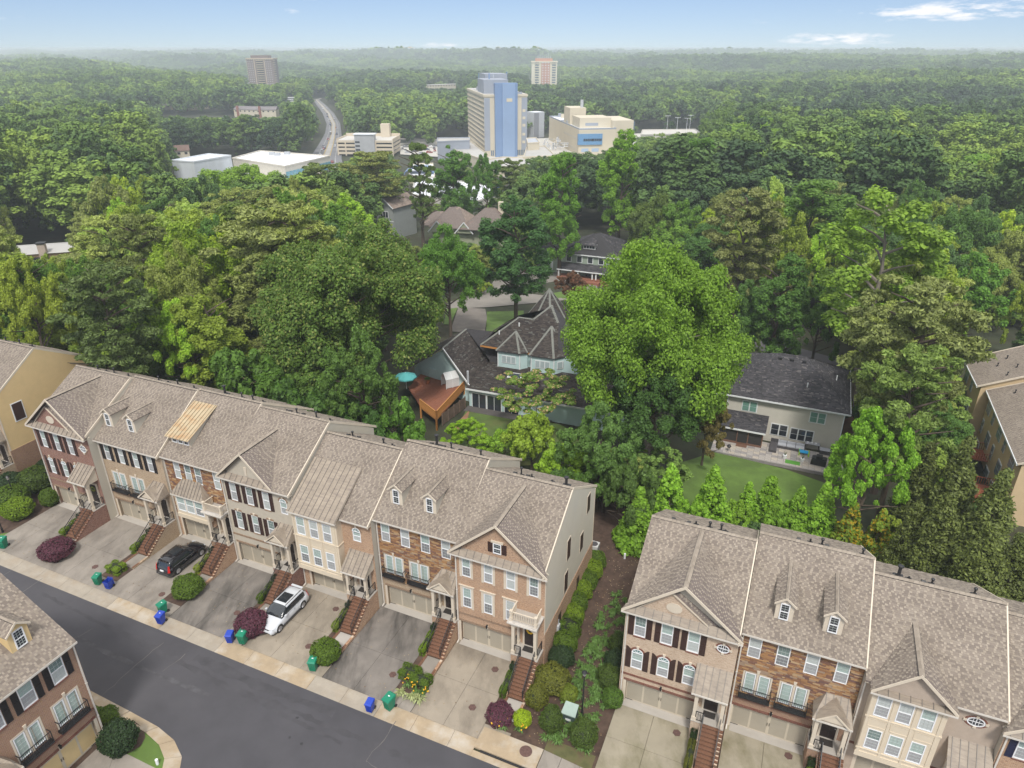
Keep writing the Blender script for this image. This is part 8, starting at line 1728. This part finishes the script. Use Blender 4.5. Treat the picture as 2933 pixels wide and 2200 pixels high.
def auto(y0, y1, step, hmin, hmax, seed, wr=.28, margin=1.08):
    r = np.random.default_rng(seed); half = y1 * .725 * margin + 20
    X, Y = np.meshgrid(np.arange(-half, half, step), np.arange(y0, y1, step)); X = X.ravel(); Y = Y.ravel()
    X = X + r.uniform(-.45, .45, X.size) * step; Y = Y + r.uniform(-.45, .45, X.size) * step
    keep = np.abs(X) < Y * .725 * margin + 30 + (200 - Y).clip(0) * .2; X, Y = X[keep], Y[keep]
    H = hmin + (hmax - hmin) * r.random(X.size) ** 1.3; Z = terrain(X, Y); rad = H * wr * r.uniform(.7, 1.4, X.size)
    done = np.zeros(X.size, bool); H0, R0 = H, rad; H = H.copy(); rad = rad.copy()
    for q in (1, .75, .5, .33, .2):
        h, rd_ = H0 * q, R0 * (q * .8 + .2); bx, by, dep = proj(X, Y, Z); tx, ty, d2 = proj(X, Y, Z + h); wpx = rd_ / dep * F_PX * .75418 * .85
        ok = np.ones(X.size, bool)
        for kp in KEEP:
            a, b, c, d = kp[:4]; f = kp[4] if len(kp) > 4 else b; ok &= ~((tx + wpx > a) & (tx - wpx < c) & (by > f) & (ty < d))
        new = ok & ~done; H[new] = h[new]; rad[new] = rd_[new]; done |= ok
    ok = done & (H > 2.6); tx, ty, d2 = proj(X, Y, Z + H)
    s_ = X * E1.x + Y * E1.y; t = X * E2.x + Y * E2.y
    ok &= (t > 60) | (s_ > 1e9)
    ok &= (by < 1659 + 60)
    for cx, cy, cr in CLEAR: ok &= ((X - cx) ** 2 + (Y - cy) ** 2) > (cr * (.85 if cr > 9.5 else .55) + 1.2) ** 2
    return X[ok], Y[ok], Z[ok], H[ok], rad[ok], tx[ok], ty[ok]
MIDV = [make_variant(k, 200 + i, 110, 9500, FAR, 5.5, 14, .37, BARK) for i, k in enumerate(('round', 'oak', 'tall', 'round', 'pine'))]
FARV = [make_variant(k, 300 + i, 44, 1500, FAR, 5.5, 14, .9, BARK) for i, k in enumerate(('round', 'oak', 'tall', 'round'))]
PAL = [YG, MG, DG, OL, BG, PN, BD, LG, MG, (.06, .12, .022), (.05, .10, .03)]
KIND = [('tall', 'tall green forest tree'), ('round', 'rounded green forest tree'), ('oak', 'broad crowned oak'), ('pine', 'dusky pine')]
X, Y, Z, H_, RR, TX, TY = auto(66, 190, 6.6, 15, 25, 5)
cand = [(Y[i], i) for i in range(len(X))]; cand.sort()
LAND = [('yellow end wall', 60, 790), ('leftmost gable', 110, 900), ('rusty dormer', 430, 900), ('blue house', 1050, 800), ('grey gabled house', 850, 490), ('tan roofed house', 1010, 495), ('green house', 1285, 560), ('grey hip roofed house', 1740, 870), ('tan apartments', 2150, 850), ('arborvitae row', 1650, 1060), ('white box building', 430, 360), ('parking deck', 790, 310), ('slab tower', 1075, 270), ('clinic', 1270, 290), ('low chimney house', 60, 540), ('right deck lamps', 1440, 275)]
def cname(c):
    r_, g_ = c[0] / c[1], c[1]
    return ('yellow green' if r_ > .78 and g_ > .2 else 'olive' if r_ > .72 else 'bright green' if g_ > .2 else 'mid green' if g_ > .12 else 'dark green')
rt = np.random.default_rng(9); plan = []; rest = []
for yy, i in cand:
    if not (-60 < TX[i] < 2270): continue
    if len(plan) >= 285: rest.append(i); continue
    k = ['tall', 'round', 'oak', 'pine'][int(rt.choice([0, 1, 2, 3], p=[.32, .33, .15, .2]))]; c = PAL[int(rt.integers(len(PAL)))]
    if k == 'pine': c = PN if rt.random() < .5 else OL
    if H_[i] < 7 and k in ('tall', 'oak'): k = 'small'
    d_, nm, lx, ly = min((math.hypot(TX[i] - lx, TY[i] - ly), nm, lx, ly) for nm, lx, ly in LAND)
    dr_ = ('left of' if TX[i] < lx else 'right of') if abs(TX[i] - lx) > abs(TY[i] - ly) else ('above' if TY[i] < ly else 'below')
    plan.append((cname(c), {'tall': 'tall tree', 'round': 'round tree', 'oak': 'broad tree', 'pine': 'pine', 'small': 'low tree'}[k], dr_, nm, d_, i, k, c))
plan.sort(key=lambda p: p[4]); seen = {}; ORDS = ['nearest', 'second', 'third', 'fourth', 'fifth', 'sixth', 'seventh', 'eighth', 'ninth', 'tenth', 'eleventh', 'twelfth', 'thirteenth', 'fourteenth', 'fifteenth', 'sixteenth']
for cn, kn, dr_, nm, d_, i, k, c in plan:
    key = (cn, kn, dr_, nm); q = seen.get(key, 0); seen[key] = q + 1
    tree(k, X[i], Y[i], float(H_[i]), float(RR[i]) * (1.25 if k == 'oak' else 1), c, '%s %s %s in the woods %s the %s' % (ORDS[min(q, 15)], cn, kn, dr_, nm), group='forest trees in the near woods')
cnt = len(plan)
RX = [(X[i], Y[i], Z[i], H_[i], RR[i]) for i in rest]
# understory close behind the terraces
X, Y, Z, H_, RR, TX, TY = auto(60, 130, 4.6, 4, 8.5, 6, .36)
order_ = np.argsort(Y)[:110]
for i in order_:
    if -40 < TX[i] < 2250: tree('small', X[i], Y[i], float(H_[i]), float(RR[i]), [DG, MG, BD, (.05, .1, .02), (.07, .13, .02)][int(rt.integers(5))], 'low understory tree in the thicket behind the terraces', group='understory trees behind the terraces')
# mid and far forest as one counted-by-nobody object, instanced on points
pts = []
for (a, b, st_, h0, h1, sd__, v) in ((190, 520, 10.2, 17, 34, 21, 0), (520, 1300, 12.0, 17, 28, 22, 1), (1300, 3000, 19, 24, 40, 23, 1), (3000, 8500, 48, 45, 70, 24, 1)):
    x, y, z, h, r_, tx, ty = auto(a, b, st_, h0, h1, sd__, .35 if b < 1400 else .42, 1.03)
    if b > 1300: z = z - h * .35
    pts.append((x, y, z, h, r_, np.full(len(x), v)))
x, y, z, h, r_, tx, ty = auto(64, 210, 4.2, 2.8, 7, 31, .42); pts.append((x, y, z, h, r_, np.zeros(len(x))))
if RX:
    a = np.array(RX); pts.append((a[:, 0], a[:, 1], a[:, 2], a[:, 3], a[:, 4], np.zeros(len(a))))
x, y, z, h, r_, v = [np.concatenate([p[k] for p in pts]) for k in range(6)]
# the objects the points refer to are real trees standing in the wood
def forest(name, sel, variants, label):
    n = int(sel.sum()); me = bpy.data.meshes.new(name); me.vertices.add(n)
    me.vertices.foreach_set('co', np.stack([x[sel], y[sel], z[sel] + h[sel] * .18], 1).astype(np.float32).ravel())
    r = np.random.default_rng(n)
    sc_ = np.stack([r_[sel] / 5.5, r_[sel] / 5.5 * r.uniform(.85, 1.15, n), h[sel] * .82 / 14], 1).astype(np.float32)
    at1 = me.attributes.new('siz', 'FLOAT_VECTOR', 'POINT'); at1.data.foreach_set('vector', sc_.ravel())
    at2 = me.attributes.new('turn', 'FLOAT_VECTOR', 'POINT'); at2.data.foreach_set('vector', np.stack([np.zeros(n), np.zeros(n), r.uniform(0, 6.28, n)], 1).astype(np.float32).ravel())
    tn = .22 + .22 * np.sin(x[sel] / 61 + 1) * np.cos(y[sel] / 83) + .14 * np.sin(x[sel] / 170 + y[sel] / 240) + r.normal(0, .05, n)
    at4 = me.attributes.new('tone', 'FLOAT', 'POINT'); at4.data.foreach_set('value', np.clip(tn, 0, .6).astype(np.float32))
    at3 = me.attributes.new('pick', 'INT', 'POINT'); at3.data.foreach_set('value', r.integers(0, len(variants), n).astype(np.int32))
    o = tag(inst(name, me), label, 'forest', kind='stuff')
    ng = bpy.data.node_groups.new(name, 'GeometryNodeTree'); ng.interface.new_socket('Geometry', in_out='INPUT', socket_type='NodeSocketGeometry'); ng.interface.new_socket('Geometry', in_out='OUTPUT', socket_type='NodeSocketGeometry')
    gi = ng.nodes.new('NodeGroupInput'); go = ng.nodes.new('NodeGroupOutput'); ip = ng.nodes.new('GeometryNodeInstanceOnPoints'); jn = ng.nodes.new('GeometryNodeJoinGeometry')
    ng.links.new(gi.outputs[0], ip.inputs['Points'])
    for q, src in enumerate(variants):
        # each kind of tree: one specimen standing at the wood's edge
        i0 = np.flatnonzero(sel)[q * 37 % n]; T = thing('leafy_tree', ['rounded', 'broad', 'tall', 'squat', 'feathery'][q] + ' tree standing in the ' + ('middle distance' if variants is MIDV else 'far') + ' woods', 'tree', (float(x[i0]) + 3, float(y[i0]) + 3, float(z[i0])), 0, 'trees of the distant woods')
        c = inst('crown', src[0], T, (0, 0, 4)); inst('trunk', src[1], T, None, 0, (20, 20, 20))
        oi = ng.nodes.new('GeometryNodeObjectInfo'); oi.inputs[0].default_value = c; oi.inputs['As Instance'].default_value = True; oi.transform_space = 'ORIGINAL'; ng.links.new(oi.outputs['Geometry'], jn.inputs[0])
    ng.links.new(jn.outputs[0], ip.inputs['Instance']); ip.inputs['Pick Instance'].default_value = True
    for nm, ty_, sock in (('siz', 'FLOAT_VECTOR', 'Scale'), ('turn', 'FLOAT_VECTOR', 'Rotation'), ('pick', 'INT', 'Instance Index')):
        na = ng.nodes.new('GeometryNodeInputNamedAttribute'); na.data_type = ty_; na.inputs[0].default_value = nm
        src_ = na.outputs[0]; ng.links.new(src_, ip.inputs[sock])
    ng.links.new(ip.outputs[0], go.inputs[0]); md = o.modifiers.new('trees', 'NODES'); md.node_group = ng
    return o
forest('forest', v < .5, MIDV, 'rolling green woods of broadleaf trees around the clinic and the main road')
forest('forest', v > .5, FARV, 'hazy distant woods stretching to the horizon')
print('forest trees', len(x), 'near', cnt)

# ------------------------------------------------------------------ haze: one box of thin air round the scene
if HAZE > 0:
    hz = MB().box(-9500, -150, -60, 9500, 9500, 47.5).build('haze', []); stuff(hz); hz['label'] = 'thin pale haze lying over the far woods'; hz['category'] = 'haze'
    m = bpy.data.materials.new('haze_air'); m.use_nodes = True; n_ = m.node_tree; n_.nodes.remove(n_.nodes['Principled BSDF'])
    pv_ = n_.nodes.new('ShaderNodeVolumePrincipled'); pv_.inputs['Density'].default_value = HAZE; pv_.inputs['Color'].default_value = (.86, .93, 1.0, 1); pv_.inputs['Anisotropy'].default_value = 0.1
    n_.links.new(pv_.outputs[0], n_.nodes['Material Output'].inputs['Volume']); hz.data.materials.append(m)
